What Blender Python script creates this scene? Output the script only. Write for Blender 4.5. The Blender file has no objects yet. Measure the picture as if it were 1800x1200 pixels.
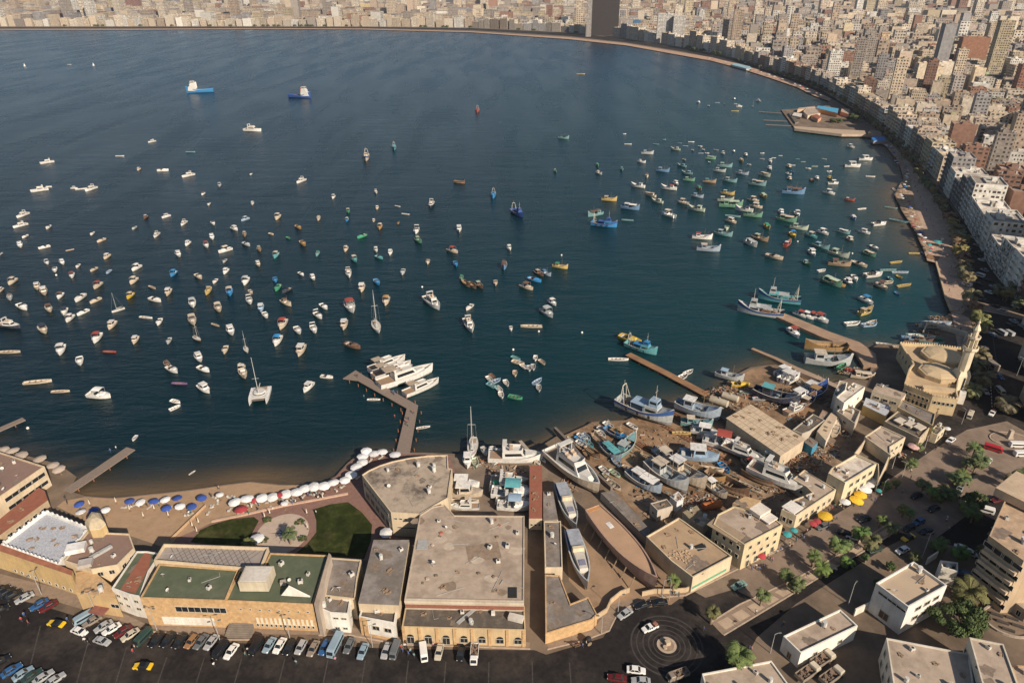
import bpy, bmesh, math, random
import numpy as np
from mathutils import Vector, Matrix
R = random.Random(7)
S = bpy.context.scene
C = S.collection
# ------------------------------------------------------------ camera
F, CH, TH, RO = 1200.0, 140.0, math.radians(27.86), math.atan2(20, 2270)
FW = Vector((0, math.cos(TH), -math.sin(TH)))
_r0 = Vector((1, 0, 0)); _u0 = Vector((0, math.sin(TH), math.cos(TH)))
RT = _r0 * math.cos(RO) - _u0 * math.sin(RO)
UP = _r0 * math.sin(RO) + _u0 * math.cos(RO)
cam = bpy.data.cameras.new("camera"); cam_ob = bpy.data.objects.new("camera", cam); C.objects.link(cam_ob)
cam.lens = 24.0; cam.sensor_width = 36.0; cam.clip_start = 1.0; cam.clip_end = 60000.0
M = Matrix((RT, UP, -FW)).transposed().to_4x4(); M.translation = Vector((0, 0, CH))
cam_ob.matrix_world = M
S.camera = cam_ob
# ------------------------------------------------------------ sky and sun
SUN_AZ, SUN_EL = math.radians(-53), math.radians(31)
W = bpy.data.worlds.new("World"); S.world = W; W.use_nodes = True
nt = W.node_tree
sky = nt.nodes.new("ShaderNodeTexSky"); sky.sky_type = 'NISHITA'; sky.sun_disc = False
sky.sun_elevation = SUN_EL; sky.sun_rotation = math.pi / 2 - SUN_AZ
sky.dust_density = 1.2; sky.air_density = 1.0; sky.ozone_density = 1.0
nt.links.new(sky.outputs[0], nt.nodes["Background"].inputs[0])
nt.nodes["Background"].inputs[1].default_value = 0.060
sl = bpy.data.lights.new("sun", 'SUN'); sl.energy = 4.9; sl.angle = math.radians(0.6); sl.color = (1.0, 0.85, 0.68)
so = bpy.data.objects.new("sun", sl); C.objects.link(so)
sd = Vector((math.cos(SUN_AZ) * math.cos(SUN_EL), math.sin(SUN_AZ) * math.cos(SUN_EL), math.sin(SUN_EL)))
so.rotation_euler = sd.to_track_quat('Z', 'Y').to_euler()
S.view_settings.view_transform = 'Standard'; S.view_settings.look = 'None'
S.view_settings.exposure = 0.36; S.view_settings.gamma = 1.0
S.cycles.max_bounces = 5; S.cycles.volume_bounces = 0; S.cycles.diffuse_bounces = 2; S.cycles.glossy_bounces = 2
S.cycles.use_denoising = True; S.cycles.caustics_reflective = False; S.cycles.caustics_refractive = False
S.cycles.use_adaptive_sampling = True
# ------------------------------------------------------------ where a photo point lies on a level plane
G0 = 1.2
def P(px, py, z=G0):
    d = FW + RT * ((px - 900) / F) + UP * ((600 - py) / F)
    t = (z - CH) / d.z
    return Vector((d.x * t, d.y * t, z))
def PX(v):
    q = Vector(v) - Vector((0, 0, CH)); w = q.dot(FW)
    return (900 + F * q.dot(RT) / w, 600 - F * q.dot(UP) / w)
def angpx(px, py, a):   # world heading of a direction seen on the picture
    p = P(px, py, 0); q = P(px + math.cos(math.radians(a)) * 4, py - math.sin(math.radians(a)) * 4, 0)
    return math.atan2(q.y - p.y, q.x - p.x)
def inpoly(x, y, poly):
    c = False; n = len(poly); j = n - 1
    for i in range(n):
        xi, yi = poly[i][0], poly[i][1]; xj, yj = poly[j][0], poly[j][1]
        if (yi > y) != (yj > y) and x < (xj - xi) * (y - yi) / (yj - yi) + xi: c = not c
        j = i
    return c
# ------------------------------------------------------------ materials
MATS = {}
def N(t, ty, **k):
    n = t.nodes.new(ty)
    for a, b in k.items(): setattr(n, a, b)
    return n
def mat(name, col=(0.5, 0.5, 0.5), rough=0.8, var=0.25, sc=0.6, bump=0.0, metal=0.0, obj=False, attr=False,
        spot=None, spot_amt=0.5, spot_sc=0.08, streak=0.0, spec=0.5, emit=0):
    if name in MATS: return MATS[name]
    m = bpy.data.materials.new(name); m.use_nodes = True; MATS[name] = m
    t = m.node_tree; L = t.links.new; b = t.nodes["Principled BSDF"]
    b.inputs["Roughness"].default_value = rough; b.inputs["Metallic"].default_value = metal
    b.inputs["Specular IOR Level"].default_value = spec
    g = N(t, "ShaderNodeNewGeometry")
    n1 = N(t, "ShaderNodeTexNoise"); n1.inputs["Scale"].default_value = sc; n1.inputs["Detail"].default_value = 6; n1.inputs["Roughness"].default_value = 0.65
    L(g.outputs["Position"], n1.inputs["Vector"])
    if obj: src = N(t, "ShaderNodeObjectInfo").outputs["Color"]
    elif attr: src = N(t, "ShaderNodeVertexColor", layer_name="Col").outputs["Color"]
    else:
        rgb = N(t, "ShaderNodeRGB"); rgb.outputs[0].default_value = (*col, 1); src = rgb.outputs[0]
    if spot:
        n2 = N(t, "ShaderNodeTexNoise"); n2.inputs["Scale"].default_value = spot_sc; n2.inputs["Detail"].default_value = 8; n2.inputs["Roughness"].default_value = 0.7
        L(g.outputs["Position"], n2.inputs["Vector"])
        r = N(t, "ShaderNodeMapRange"); r.inputs[1].default_value = 0.47; r.inputs[2].default_value = 0.62; r.inputs[4].default_value = spot_amt
        L(n2.outputs[0], r.inputs[0])
        mx = N(t, "ShaderNodeMix", data_type='RGBA'); L(r.outputs[0], mx.inputs[0]); L(src, mx.inputs[6]); mx.inputs[7].default_value = (*spot, 1)
        src = mx.outputs[2]
    r1 = N(t, "ShaderNodeMapRange"); r1.inputs[1].default_value = 0.3; r1.inputs[2].default_value = 0.7
    r1.inputs[3].default_value = 1 - var; r1.inputs[4].default_value = 1 + var; L(n1.outputs[0], r1.inputs[0])
    f = r1.outputs[0]
    if streak > 0:
        mp = N(t, "ShaderNodeMapping"); mp.inputs["Scale"].default_value = (1.6, 1.6, 0.12); L(g.outputs["Position"], mp.inputs["Vector"])
        n3 = N(t, "ShaderNodeTexNoise"); n3.inputs["Scale"].default_value = 1.0; n3.inputs["Detail"].default_value = 4; L(mp.outputs[0], n3.inputs["Vector"])
        r3 = N(t, "ShaderNodeMapRange"); r3.inputs[1].default_value = 0.42; r3.inputs[2].default_value = 0.7; r3.inputs[3].default_value = 1; r3.inputs[4].default_value = 1 - streak; L(n3.outputs[0], r3.inputs[0])
        mu = N(t, "ShaderNodeMath", operation='MULTIPLY'); L(f, mu.inputs[0]); L(r3.outputs[0], mu.inputs[1]); f = mu.outputs[0]
    vm = N(t, "ShaderNodeVectorMath", operation='SCALE'); L(src, vm.inputs[0]); L(f, vm.inputs["Scale"])
    L(vm.outputs[0], b.inputs["Base Color"])
    if bump:
        bp = N(t, "ShaderNodeBump"); bp.inputs["Strength"].default_value = 1.0; bp.inputs["Distance"].default_value = bump
        L(n1.outputs[0], bp.inputs["Height"]); L(bp.outputs[0], b.inputs["Normal"])
    return m
def paint(): return mat("boat_paint", obj=True, rough=0.38, var=0.10, sc=1.3, spot=(0.20, 0.15, 0.11), spot_amt=0.35, spot_sc=0.9)
def cloth(): return mat("canopy_cloth", obj=True, rough=0.9, var=0.15, sc=1.0)
def plain(): return mat("painted_surface", obj=True, rough=0.75, var=0.12, sc=1.0)
GLASS = mat("dark_glass", (0.018, 0.022, 0.026), 0.12, 0.1)
BLACK = mat("black_rubber", (0.02, 0.02, 0.02), 0.7, 0.2)
WOOD = mat("weathered_wood", (0.24, 0.17, 0.11), 0.85, 0.35, 1.2)
STEEL = mat("grey_steel", (0.35, 0.35, 0.34), 0.5, 0.2, 1.0)
RUST = mat("rusty_steel", (0.25, 0.10, 0.05), 0.85, 0.4, 0.8)
ROPE = mat("net_and_rope", (0.23, 0.17, 0.12), 0.95, 0.5, 2.5)
# ------------------------------------------------------------ mesh builder
class MB:
    def __init__(s): s.v = []; s.d = {}; s.f = []; s.m = []; s.c = []; s.uv = []; s.usec = False; s.useuv = False
    def vi(s, p):
        k = (round(p[0], 3), round(p[1], 3), round(p[2], 3))
        i = s.d.get(k)
        if i is None: i = len(s.v); s.v.append(k); s.d[k] = i
        return i
    def face(s, pts, m=0, col=None, uv=None):
        ix = []
        for p in pts:
            i = s.vi(p)
            if i not in ix: ix.append(i)
        if len(ix) < 3: return
        s.f.append(ix); s.m.append(m); s.c.append(col or (0.5, 0.5, 0.5))
        if col: s.usec = True
        if uv and len(ix) == len(pts): s.uv.append(uv); s.useuv = True
        else: s.uv.append([(0, 0)] * len(ix))
    def box(s, c, d, rot=0.0, m=0, col=None, bottom=False, taper=1.0, mtop=None):
        cx, cy, cz = c; hx, hy, hz = d[0] / 2, d[1] / 2, d[2]
        ca, sa = math.cos(rot), math.sin(rot)
        def q(x, y, z): return (cx + x * ca - y * sa, cy + x * sa + y * ca, cz + z)
        b = [q(-hx, -hy, 0), q(hx, -hy, 0), q(hx, hy, 0), q(-hx, hy, 0)]
        t = [q(-hx * taper, -hy * taper, hz), q(hx * taper, -hy * taper, hz), q(hx * taper, hy * taper, hz), q(-hx * taper, hy * taper, hz)]
        for i in range(4):
            j = (i + 1) % 4; s.face([b[i], b[j], t[j], t[i]], m, col)
        s.face(t, m if mtop is None else mtop, col)
        if bottom: s.face(b[::-1], m, col)
    def prism(s, poly, z0, z1, m=0, mt=None, col=None, top=True, bottom=False):
        n = len(poly)
        for i in range(n):
            a, b = poly[i], poly[(i + 1) % n]
            s.face([(a[0], a[1], z0), (b[0], b[1], z0), (b[0], b[1], z1), (a[0], a[1], z1)], m, col)
        if top: s.face([(p[0], p[1], z1) for p in poly], m if mt is None else mt, col)
        if bottom: s.face([(p[0], p[1], z0) for p in poly][::-1], m, col)
    def tube(s, a, b, r0, r1=None, n=6, m=0, cap=True):
        a = Vector(a); b = Vector(b); r1 = r0 if r1 is None else r1
        d = (b - a).normalized(); u = d.orthogonal().normalized(); w = d.cross(u)
        A = [a + (u * math.cos(2 * math.pi * i / n) + w * math.sin(2 * math.pi * i / n)) * r0 for i in range(n)]
        B = [b + (u * math.cos(2 * math.pi * i / n) + w * math.sin(2 * math.pi * i / n)) * r1 for i in range(n)]
        for i in range(n):
            j = (i + 1) % n; s.face([A[i], A[j], B[j], B[i]], m)
        if cap: s.face(B, m); s.face(A[::-1], m)
    def loft(s, rings, m=0, closed=True, cap0=False, cap1=False):
        for k in range(len(rings) - 1):
            a, b = rings[k], rings[k + 1]; n = len(a)
            for i in range(n if closed else n - 1):
                j = (i + 1) % n; s.face([a[i], a[j], b[j], b[i]], m)
        if cap0: s.face(rings[0][::-1], m)
        if cap1: s.face(rings[-1], m)
    def ball(s, c, r, n=8, k=5, sq=1.0, m=0):
        rings = []
        for i in range(1, k):
            a = math.pi * i / k
            rings.append([(c[0] + r * math.sin(a) * math.cos(2 * math.pi * j / n), c[1] + r * math.sin(a) * math.sin(2 * math.pi * j / n), c[2] - r * sq * math.cos(a)) for j in range(n)])
        s.loft(rings, m)
        for j in range(n):
            s.face([rings[0][(j + 1) % n], rings[0][j], (c[0], c[1], c[2] - r * sq)], m); s.face([rings[-1][j], rings[-1][(j + 1) % n], (c[0], c[1], c[2] + r * sq)], m)
    def mesh(s, name, mats, smooth=False):
        me = bpy.data.meshes.new(name); me.from_pydata(s.v, [], s.f)
        for x in mats: me.materials.append(x)
        me.polygons.foreach_set("material_index", s.m)
        if s.usec:
            at = me.color_attributes.new("Col", 'FLOAT_COLOR', 'CORNER')
            a = []
            for f, c in zip(s.f, s.c): a.extend([c[0], c[1], c[2], 1.0] * len(f))
            at.data.foreach_set("color", a)
        if s.useuv:
            u = me.uv_layers.new(name="UVMap"); a = []
            for q in s.uv:
                for p in q: a.extend(p)
            u.data.foreach_set("uv", a)
        if smooth: me.polygons.foreach_set("use_smooth", [True] * len(s.f))
        me.update(); return me
    def build(s, name, mats, parent=None, smooth=False, color=None):
        return link(name, s.mesh(name, mats, smooth), parent, color)
def link(name, me, parent=None, color=None):
    o = bpy.data.objects.new(name, me); C.objects.link(o)
    if parent is not None: o.parent = parent
    if color is not None: o.color = (*color, 1)
    return o
# ------------------------------------------------------------ things and their labels
REG = []      # (object, phrase, px, py, group)
def tag(o, phrase, cat, group=None, at=None, fixed=False):
    o["category"] = cat
    if group: o["group"] = group
    if fixed: o["label"] = phrase
    else:
        if at is None: at = PX(o.matrix_basis.translation)
        REG.append((o, phrase, at[0], at[1]))
    return o
def thing(name, phrase, cat, loc=(0, 0, 0), rot=0.0, group=None, fixed=False, at=None, scale=1.0):
    o = bpy.data.objects.new(name, None); C.objects.link(o)
    o.location = loc; o.rotation_euler = (0, 0, rot); o.scale = (scale,) * 3; o.empty_display_size = 0.5
    return tag(o, phrase, cat, group, at or PX(loc), fixed)
def struct(name, mb, mats, smooth=False, kind="structure"):
    o = mb.build(name, mats, None, smooth); o["kind"] = kind; return o
def sheet(name, pts, z, m, kind="structure"):
    b = MB(); b.face([(p[0], p[1], z) for p in pts]); 
    o = struct(name, b, [m], kind=kind)
    return o
def pxs(l, z=G0): return [P(a, b, z) for a, b in l]
COL = dict(W=(0.72, 0.71, 0.68), C=(0.55, 0.47, 0.37), B=(0.03, 0.22, 0.48), T=(0.10, 0.34, 0.37), G=(0.05, 0.30, 0.17), Y=(0.62, 0.42, 0.05),
           O=(0.36, 0.22, 0.09), R=(0.32, 0.06, 0.045), N=(0.16, 0.09, 0.06), P=(0.17, 0.09, 0.24), K=(0.03, 0.04, 0.07), L=(0.42, 0.45, 0.46), V=(0.02, 0.08, 0.30), A=(0.30, 0.42, 0.55), M=(0.45, 0.55, 0.42))
CN = dict(W='white', C='cream', B='bright blue', T='turquoise', G='green', Y='yellow', O='ochre wooden', R='red', N='brown', P='purple', K='dark navy', L='pale grey', V='deep blue', A='light blue', M='pale green')
# ============================================================ ground, sea and shore
shore = [(-60,53),(0,53),(225,53),(450,51),(640,52),(830,57),(900,62),(1000,69),(1100,80),(1200,96),(1250,106),(1300,119),(1350,135),(1400,152),(1430,167),(1458,177),
 (1450,186),(1420,190),(1373,193),(1397,226),(1480,236),(1535,243),(1557,256),(1580,284),(1588,312),(1572,342),(1586,372),(1606,402),(1622,436),(1630,458),(1645,462),(1655,498),(1662,524),
 (1672,548),(1650,566),(1600,588),(1583,605),(1545,604),(1530,612),(1532,640),(1527,668),(1490,665),(1466,672),(1440,668),(1400,655),(1362,640),(1320,645),(1296,657),(1280,668),(1268,690),(1255,706),
 (1236,708),(1215,705),(1196,706),(1150,716),(1100,738),(1040,741),(1000,768),(982,764),(940,790),(916,786),(880,797),(840,801),(796,797),(745,795),(718,795),(690,793),(640,790),(612,812),(590,836),(566,848),(520,852),
 (490,851),(440,845),(380,853),(320,862),(200,874),(150,871),(120,862),(135,838),(105,816),(45,800),(0,785),(-60,775)]
SH = [P(a, b, 0) for a, b in shore]
far_edge = [(-140,-10),(600,-12),(1200,-12),(1480,-6),(1560,1),(1830,9)]
land_px = shore + [(-200,1400),(2400,1400),(2700,500),(2100,14)] + far_edge[::-1]
GROUND = mat("packed_earth_and_concrete", (0.17, 0.125, 0.088), 0.95, 0.35, 0.12, spot=(0.10, 0.072, 0.052), spot_amt=0.7, spot_sc=0.05, bump=0.15)
b = MB()
top = [P(a, c, G0) for a, c in land_px]
b.face([(p.x, p.y, G0) for p in top])
n = len(shore)
# the shore slopes down to the bed
def outset(i):
    a = SH[max(i - 1, 0)]; c = SH[min(i + 1, n - 1)]; d = (c - a); d.z = 0; d.normalize()
    return Vector((-d.y, d.x, 0))
low = []
for i in range(n):
    o = outset(i); q = top[i] - o * 0.0
    low.append((SH[i].x + (SH[i].x - top[i].x) * 0.4, SH[i].y + (SH[i].y - top[i].y) * 0.4, -0.6))
for i in range(n - 1):
    b.face([tuple(top[i]), tuple(top[i + 1]), low[i + 1], low[i]])
struct("ground", b, [GROUND])
# sea
xs = list(np.arange(-420, 560, 7.0)); ys = list(np.arange(96, 760, 7.0))
def ext(a, s, e, up):
    x = a; l = []
    while (x < e if up else x > e): s *= 1.22; x = x + s if up else x - s; l.append(x)
    return l
xs = ext(xs[0], 7, -26000, False)[::-1] + xs + ext(xs[-1], 7, 26000, True)
ys = ext(ys[0], 7, -900, False)[::-1] + ys + ext(ys[-1], 7, 42000, True)
gx, gy = np.meshgrid(np.array(xs), np.array(ys)); Pn = np.stack([gx.ravel(), gy.ravel()], 1)
def pdist(seg):
    dmin = np.full(len(Pn), 1e9)
    for a, c in zip(seg[:-1], seg[1:]):
        A = np.array([a.x, a.y]); D = np.array([c.x - a.x, c.y - a.y]); t = np.clip(((Pn - A) @ D) / max(D @ D, 1e-6), 0, 1)
        d = np.hypot(*(Pn - A - t[:, None] * D).T); dmin = np.minimum(dmin, d)
    return dmin
sandy = pdist(SH[22:29] ) ; bay = pdist(SH[14:37]); beach1 = pdist(SH[71:78]); yard = pdist(SH[38:63]); allsh = pdist(SH)
far = pdist(SH[3:16])
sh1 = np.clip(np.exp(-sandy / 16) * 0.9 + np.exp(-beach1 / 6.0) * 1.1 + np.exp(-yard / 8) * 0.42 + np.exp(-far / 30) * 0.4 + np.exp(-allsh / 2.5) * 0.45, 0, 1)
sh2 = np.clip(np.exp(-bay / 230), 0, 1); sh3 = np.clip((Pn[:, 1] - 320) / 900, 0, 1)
ny, nx = gx.shape
idx = np.arange(nx * ny).reshape(ny, nx)
fa = np.stack([idx[:-1, :-1].ravel(), idx[:-1, 1:].ravel(), idx[1:, 1:].ravel(), idx[1:, :-1].ravel()], 1)
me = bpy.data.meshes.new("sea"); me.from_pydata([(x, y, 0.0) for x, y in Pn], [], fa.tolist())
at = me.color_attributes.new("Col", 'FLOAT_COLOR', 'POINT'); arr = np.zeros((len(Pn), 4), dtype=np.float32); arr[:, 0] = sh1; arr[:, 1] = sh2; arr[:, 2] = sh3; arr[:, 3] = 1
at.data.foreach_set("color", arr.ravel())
m = bpy.data.materials.new("sea_water"); m.use_nodes = True; t = m.node_tree; L = t.links.new; bs = t.nodes["Principled BSDF"]
vc = N(t, "ShaderNodeVertexColor", layer_name="Col"); sp = N(t, "ShaderNodeSeparateColor"); L(vc.outputs[0], sp.inputs[0])
g = N(t, "ShaderNodeNewGeometry")
big = N(t, "ShaderNodeTexNoise"); big.inputs["Scale"].default_value = 0.03; big.inputs["Detail"].default_value = 5; big.inputs["Distortion"].default_value = 0.6
mpb = N(t, "ShaderNodeMapping"); mpb.inputs["Rotation"].default_value = (0, 0, 0.45); mpb.inputs["Scale"].default_value = (1.0, 0.2, 1.0); L(g.outputs["Position"], mpb.inputs["Vector"]); L(mpb.outputs[0], big.inputs["Vector"])
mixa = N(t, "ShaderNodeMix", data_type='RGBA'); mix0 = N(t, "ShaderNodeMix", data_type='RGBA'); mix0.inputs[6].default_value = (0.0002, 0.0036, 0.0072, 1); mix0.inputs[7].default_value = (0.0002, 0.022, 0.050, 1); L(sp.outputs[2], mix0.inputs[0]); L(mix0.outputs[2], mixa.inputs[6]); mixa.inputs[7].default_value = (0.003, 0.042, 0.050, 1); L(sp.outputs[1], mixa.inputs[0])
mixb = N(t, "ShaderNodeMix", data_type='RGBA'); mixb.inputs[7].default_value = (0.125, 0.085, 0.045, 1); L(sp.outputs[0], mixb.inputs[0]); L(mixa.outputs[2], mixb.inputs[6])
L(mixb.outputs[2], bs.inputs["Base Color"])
rr = N(t, "ShaderNodeMapRange"); rr.inputs[1].default_value = 0.35; rr.inputs[2].default_value = 0.68; rr.inputs[3].default_value = 0.23; rr.inputs[4].default_value = 0.30; L(big.outputs[0], rr.inputs[0]); L(rr.outputs[0], bs.inputs["Roughness"])
bs.inputs["IOR"].default_value = 1.333; bs.inputs["Specular Tint"].default_value = (0.52, 0.82, 1.0, 1)
mp = N(t, "ShaderNodeMapping"); mp.inputs["Rotation"].default_value = (0, 0, 0.12); mp.inputs["Scale"].default_value = (0.35, 1.0, 1.0); L(g.outputs["Position"], mp.inputs["Vector"])
w1 = N(t, "ShaderNodeTexNoise"); w1.inputs["Scale"].default_value = 0.42; w1.inputs["Detail"].default_value = 5; w1.inputs["Roughness"].default_value = 0.62; L(mp.outputs[0], w1.inputs["Vector"])
w2 = N(t, "ShaderNodeTexNoise"); w2.inputs["Scale"].default_value = 0.09; w2.inputs["Detail"].default_value = 3; L(mp.outputs[0], w2.inputs["Vector"])
ad = N(t, "ShaderNodeMath", operation='MULTIPLY_ADD'); L(w2.outputs[0], ad.inputs[0]); ad.inputs[1].default_value = 1.6; L(w1.outputs[0], ad.inputs[2])
rs = N(t, "ShaderNodeMapRange"); rs.inputs[1].default_value = 0.35; rs.inputs[2].default_value = 0.68; rs.inputs[3].default_value = 0.85; rs.inputs[4].default_value = 1.25; L(big.outputs[0], rs.inputs[0])
bp = N(t, "ShaderNodeBump"); bp.inputs["Distance"].default_value = 0.55; L(rs.outputs[0], bp.inputs["Strength"]); L(ad.outputs[0], bp.inputs["Height"]); L(bp.outputs[0], bs.inputs["Normal"])
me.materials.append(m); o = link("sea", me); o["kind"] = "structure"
# ---- beaches, roads, pavements, lawns as sheets
SAND = mat("beach_sand", (0.35, 0.235, 0.145), 0.95, 0.12, 0.5, bump=0.1)
SANDW = mat("trodden_sand", (0.33, 0.23, 0.15), 0.95, 0.3, 0.3, bump=0.1)
ASPH = mat("asphalt", (0.017, 0.0145, 0.0145), 0.95, 0.35, 0.7, spec=0.25, spot=(0.058, 0.047, 0.040), spot_amt=0.65, spot_sc=0.06)
ASPHL = mat("dusty_asphalt", (0.22, 0.165, 0.125), 0.9, 0.22, 0.3, spot=(0.15, 0.112, 0.085), spot_amt=0.7, spot_sc=0.05)
PAVE = mat("paving", (0.25, 0.185, 0.135), 0.9, 0.2, 0.8)
PAVER = mat("red_paving", (0.22, 0.125, 0.10), 0.9, 0.2, 0.8)
PAVEL = mat("light_paving", (0.42, 0.32, 0.23), 0.9, 0.15, 0.5)
LAWN = mat("lawn_grass", (0.026, 0.036, 0.009), 1.0, 0.45, 0.3, spec=0.1, spot=(0.07, 0.065, 0.026), spot_amt=0.7, spot_sc=0.25)
KERB = mat("kerb_stone", (0.42, 0.33, 0.25), 0.9, 0.2, 1.0)
MUD = mat("wet_slipway_mud", (0.26, 0.165, 0.095), 0.85, 0.35, 0.35, spot=(0.12, 0.075, 0.042), spot_amt=0.85, spot_sc=0.09, bump=0.2)
def road(name, l, z, m): return sheet(name, pxs(l), G0 + z, m)
def strip(px, w, z=None):      # centre line in photo points, width in metres -> polygon
    c = [P(a, b_) for a, b_ in px]; l = []; r = []
    for i, p in enumerate(c):
        d = c[min(i + 1, len(c) - 1)] - c[max(i - 1, 0)]; d.z = 0; d.normalize(); q = Vector((-d.y, d.x, 0))
        ww = w[i] if isinstance(w, (list, tuple)) else w
        l.append(p + q * ww / 2); r.append(p - q * ww / 2)
    return l + r[::-1]
def kerb(name, px, w=0.35, h=0.13, m=None, z0=G0):
    b = MB(); pl = strip(px, w); b.prism([(p.x, p.y) for p in pl], z0, z0 + h); o = struct(name, b, [m or KERB]); return o
road("beach", [(112,880),(150,873),(200,876),(320,864),(380,855),(440,847),(490,853),(566,851),(590,840),(612,830),(655,826),(640,872),(575,872),(500,886),(420,905),(372,918),(300,955),(290,962),(240,945),(160,920),(100,890)], 0.02, SAND)
road("promenade", [(566,851),(590,838),(612,815),(640,793),(718,797),(790,800),(800,830),(640,845),(638,872),(575,876),(500,890),(505,880)], 0.03, PAVER)
road("garden_path", [(372,920),(430,905),(500,890),(575,876),(612,868),(650,840),(660,880),(700,945),(705,960),(655,985),(480,970),(300,960),(310,945)], 0.026, PAVER)
road("lawn", [(352,931),(372,922),(405,912),(446,908),(455,915),(444,935),(440,952),(452,962),(352,955),(335,952)], 0.034, LAWN)
road("lawn", [(550,895),(580,886),(612,882),(636,900),(654,922),(652,950),(640,982),(520,972),(540,955),(556,935),(556,915)], 0.034, LAWN)
b = MB(); c0 = P(496, 938); b.prism([(c0.x + 7.4 * math.cos(a * math.pi / 24), c0.y + 8.2 * math.sin(a * math.pi / 24)) for a in range(48)], G0 + 0.03, G0 + 0.10); struct("compass_plaza", b, [mat("pale_plaza_paving", (0.44, 0.35, 0.28), 0.9, 0.12, 0.6)])
b = MB(); c1 = c0 + Vector((0.3, 0.2, 0))
for k in range(16):
    a = k * math.pi / 8; r = (4.6, 2.2, 3.2, 2.2)[k % 4]; w = 0.11
    u = Vector((math.cos(a), math.sin(a), 0)); v = Vector((-u.y, u.x, 0)); zz = Vector((0, 0, 0.108))
    b.face([c1 + zz + v * .3 * .6 + u * .5, c1 + zz + u * .15, c1 + zz - v * .3 * .6 + u * .5, c1 + zz + u * r], k % 2)
struct("compass_rose_paving", b, [mat("rose_dark", (0.05, 0.06, 0.08), 0.6), mat("rose_pale", (0.55, 0.55, 0.55), 0.6)])
road("slipway", [(985,768),(1040,743),(1100,740),(1150,718),(1196,708),(1240,712),(1262,740),(1330,800),(1420,850),(1400,900),(1260,905),(1180,895),(1120,900),(1060,850),(1000,800)], 0.02, MUD)
road("slipway", [(1283,668),(1300,660),(1322,648),(1362,643),(1440,672),(1490,690),(1480,740),(1440,780),(1400,775),(1330,725),(1262,705),(1270,690)], 0.02, MUD)
road("boat_yard", [(1062,800),(1100,842),(1180,880),(1300,850),(1420,800),(1500,760),(1560,810),(1480,850),(1400,890),(1330,900),(1200,930),(1100,880)], 0.028, mat("yard_dirt", (0.24, 0.165, 0.105), 0.95, 0.4, 0.3, spot=(0.11, 0.075, 0.05), spot_amt=0.7, spot_sc=0.09))
road("boat_yard", [(990,905),(1030,900),(1210,1040),(1180,1062),(1100,1072),(1060,1090),(1040,1060),(1000,1020)], 0.022, mat("sandy_yard", (0.30, 0.20, 0.125), 0.95, 0.2, 0.2, spot=(0.16, 0.11, 0.075), spot_amt=0.6, spot_sc=0.06))
road("boat_yard", [(790,800),(840,803),(950,795),(1000,800),(1045,850),(1000,905),(800,905)], 0.022, mat("yard_concrete", (0.19, 0.145, 0.11), 0.95, 0.25, 0.25, spot=(0.11, 0.08, 0.06), spot_amt=0.6, spot_sc=0.1))
road("road", [(-80,1030),(60,1060),(160,1090),(240,1118),(330,1128),(550,1132),(700,1140),(940,1142),(960,1150),(1060,1120),(1085,1080),(1160,1052),(1230,1032),(1300,998),(1400,945),(1480,880),(1560,800),(1640,740),(1680,700),(1705,640),(1722,590),(1722,545),(1710,500),(1696,455),(1684,420),
  (1700,400),(1735,450),(1790,520),(1900,620),(2050,800),(1800,1010),(1680,960),(1600,940),(1560,960),(1400,1060),(1330,1120),(1300,1180),(1320,1290),(-150,1290)], 0.02, ASPH)
road("road", [(1676,400),(1700,400),(1655,340),(1600,270),(1545,215),(1480,170),(1400,140),(1300,106),(1200,85),(1100,69),(1000,58),(830,50),(640,47.5),(225,47.5),(-60,48.5),(-60,50.5),(225,49.8),(640,49.8),(830,53.5),(1000,64),(1100,75),(1200,91),(1300,112),(1400,146),(1470,178),(1535,222),(1590,270),(1636,330)], 0.02, ASPH)
road("plaza", [(1300,990),(1410,940),(1500,885),(1560,845),(1640,790),(1700,755),(1770,740),(1860,790),(1700,905),(1640,950),(1560,930),(1480,985),(1400,1035),(1350,1065),(1290,1035),(1240,1050),(1222,1040)], 0.024, ASPHL)
road("median_island", [(1248,1092),(1300,1060),(1400,1015),(1490,965),(1568,916),(1585,925),(1540,955),(1470,995),(1380,1050),(1290,1107),(1270,1115)], 0.05, PAVE)
for i in range(12):     # light slabs along the median
    t0, t1 = 0.02 + i * 0.081, 0.02 + i * 0.081 + 0.058
    def mp_(t, s):
        ax = np.interp(t, [0, .5, 1], [1252, 1408, 1572]); ay = np.interp(t, [0, .5, 1], [1094, 1014, 919]); bx = np.interp(t, [0, .5, 1], [1272, 1428, 1583]); by = np.interp(t, [0, .5, 1], [1112, 1022, 927])
        return (ax + (bx - ax) * s, ay + (by - ay) * s)
    road("light_paving", [mp_(t0, .12), mp_(t1, .12), mp_(t1, .88), mp_(t0, .88)], 0.058, PAVEL)
kerb("kerb", [(1248,1094),(1300,1062),(1400,1016),(1490,966),(1568,916)]); kerb("kerb", [(1272,1116),(1380,1051),(1470,996),(1540,956),(1585,926)])
kerb("kerb", [(560,1116),(615,1116),(700,1132),(932,1140)]); kerb("kerb", [(245,1108),(330,1115),(400,1124),(440,1124)])
kerb("kerb", [(962,1141),(1030,1124),(1071,1108),(1082,1085),(1100,1068),(1125,1057),(1160,1050),(1205,1046),(1290,1003),(1395,955)])
kerb("kerb", [(1645,462),(1655,498),(1662,524),(1672,548)], 0.9, 0.9, mat("sea_wall_stone", (0.45, 0.33, 0.22), 0.9))
kerb("kerb", [(1690,540),(1740,548),(1800,562)], 0.4)
PR = mat("promenade_paving", (0.42, 0.30, 0.22), 0.9, 0.25, 0.5)
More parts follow.
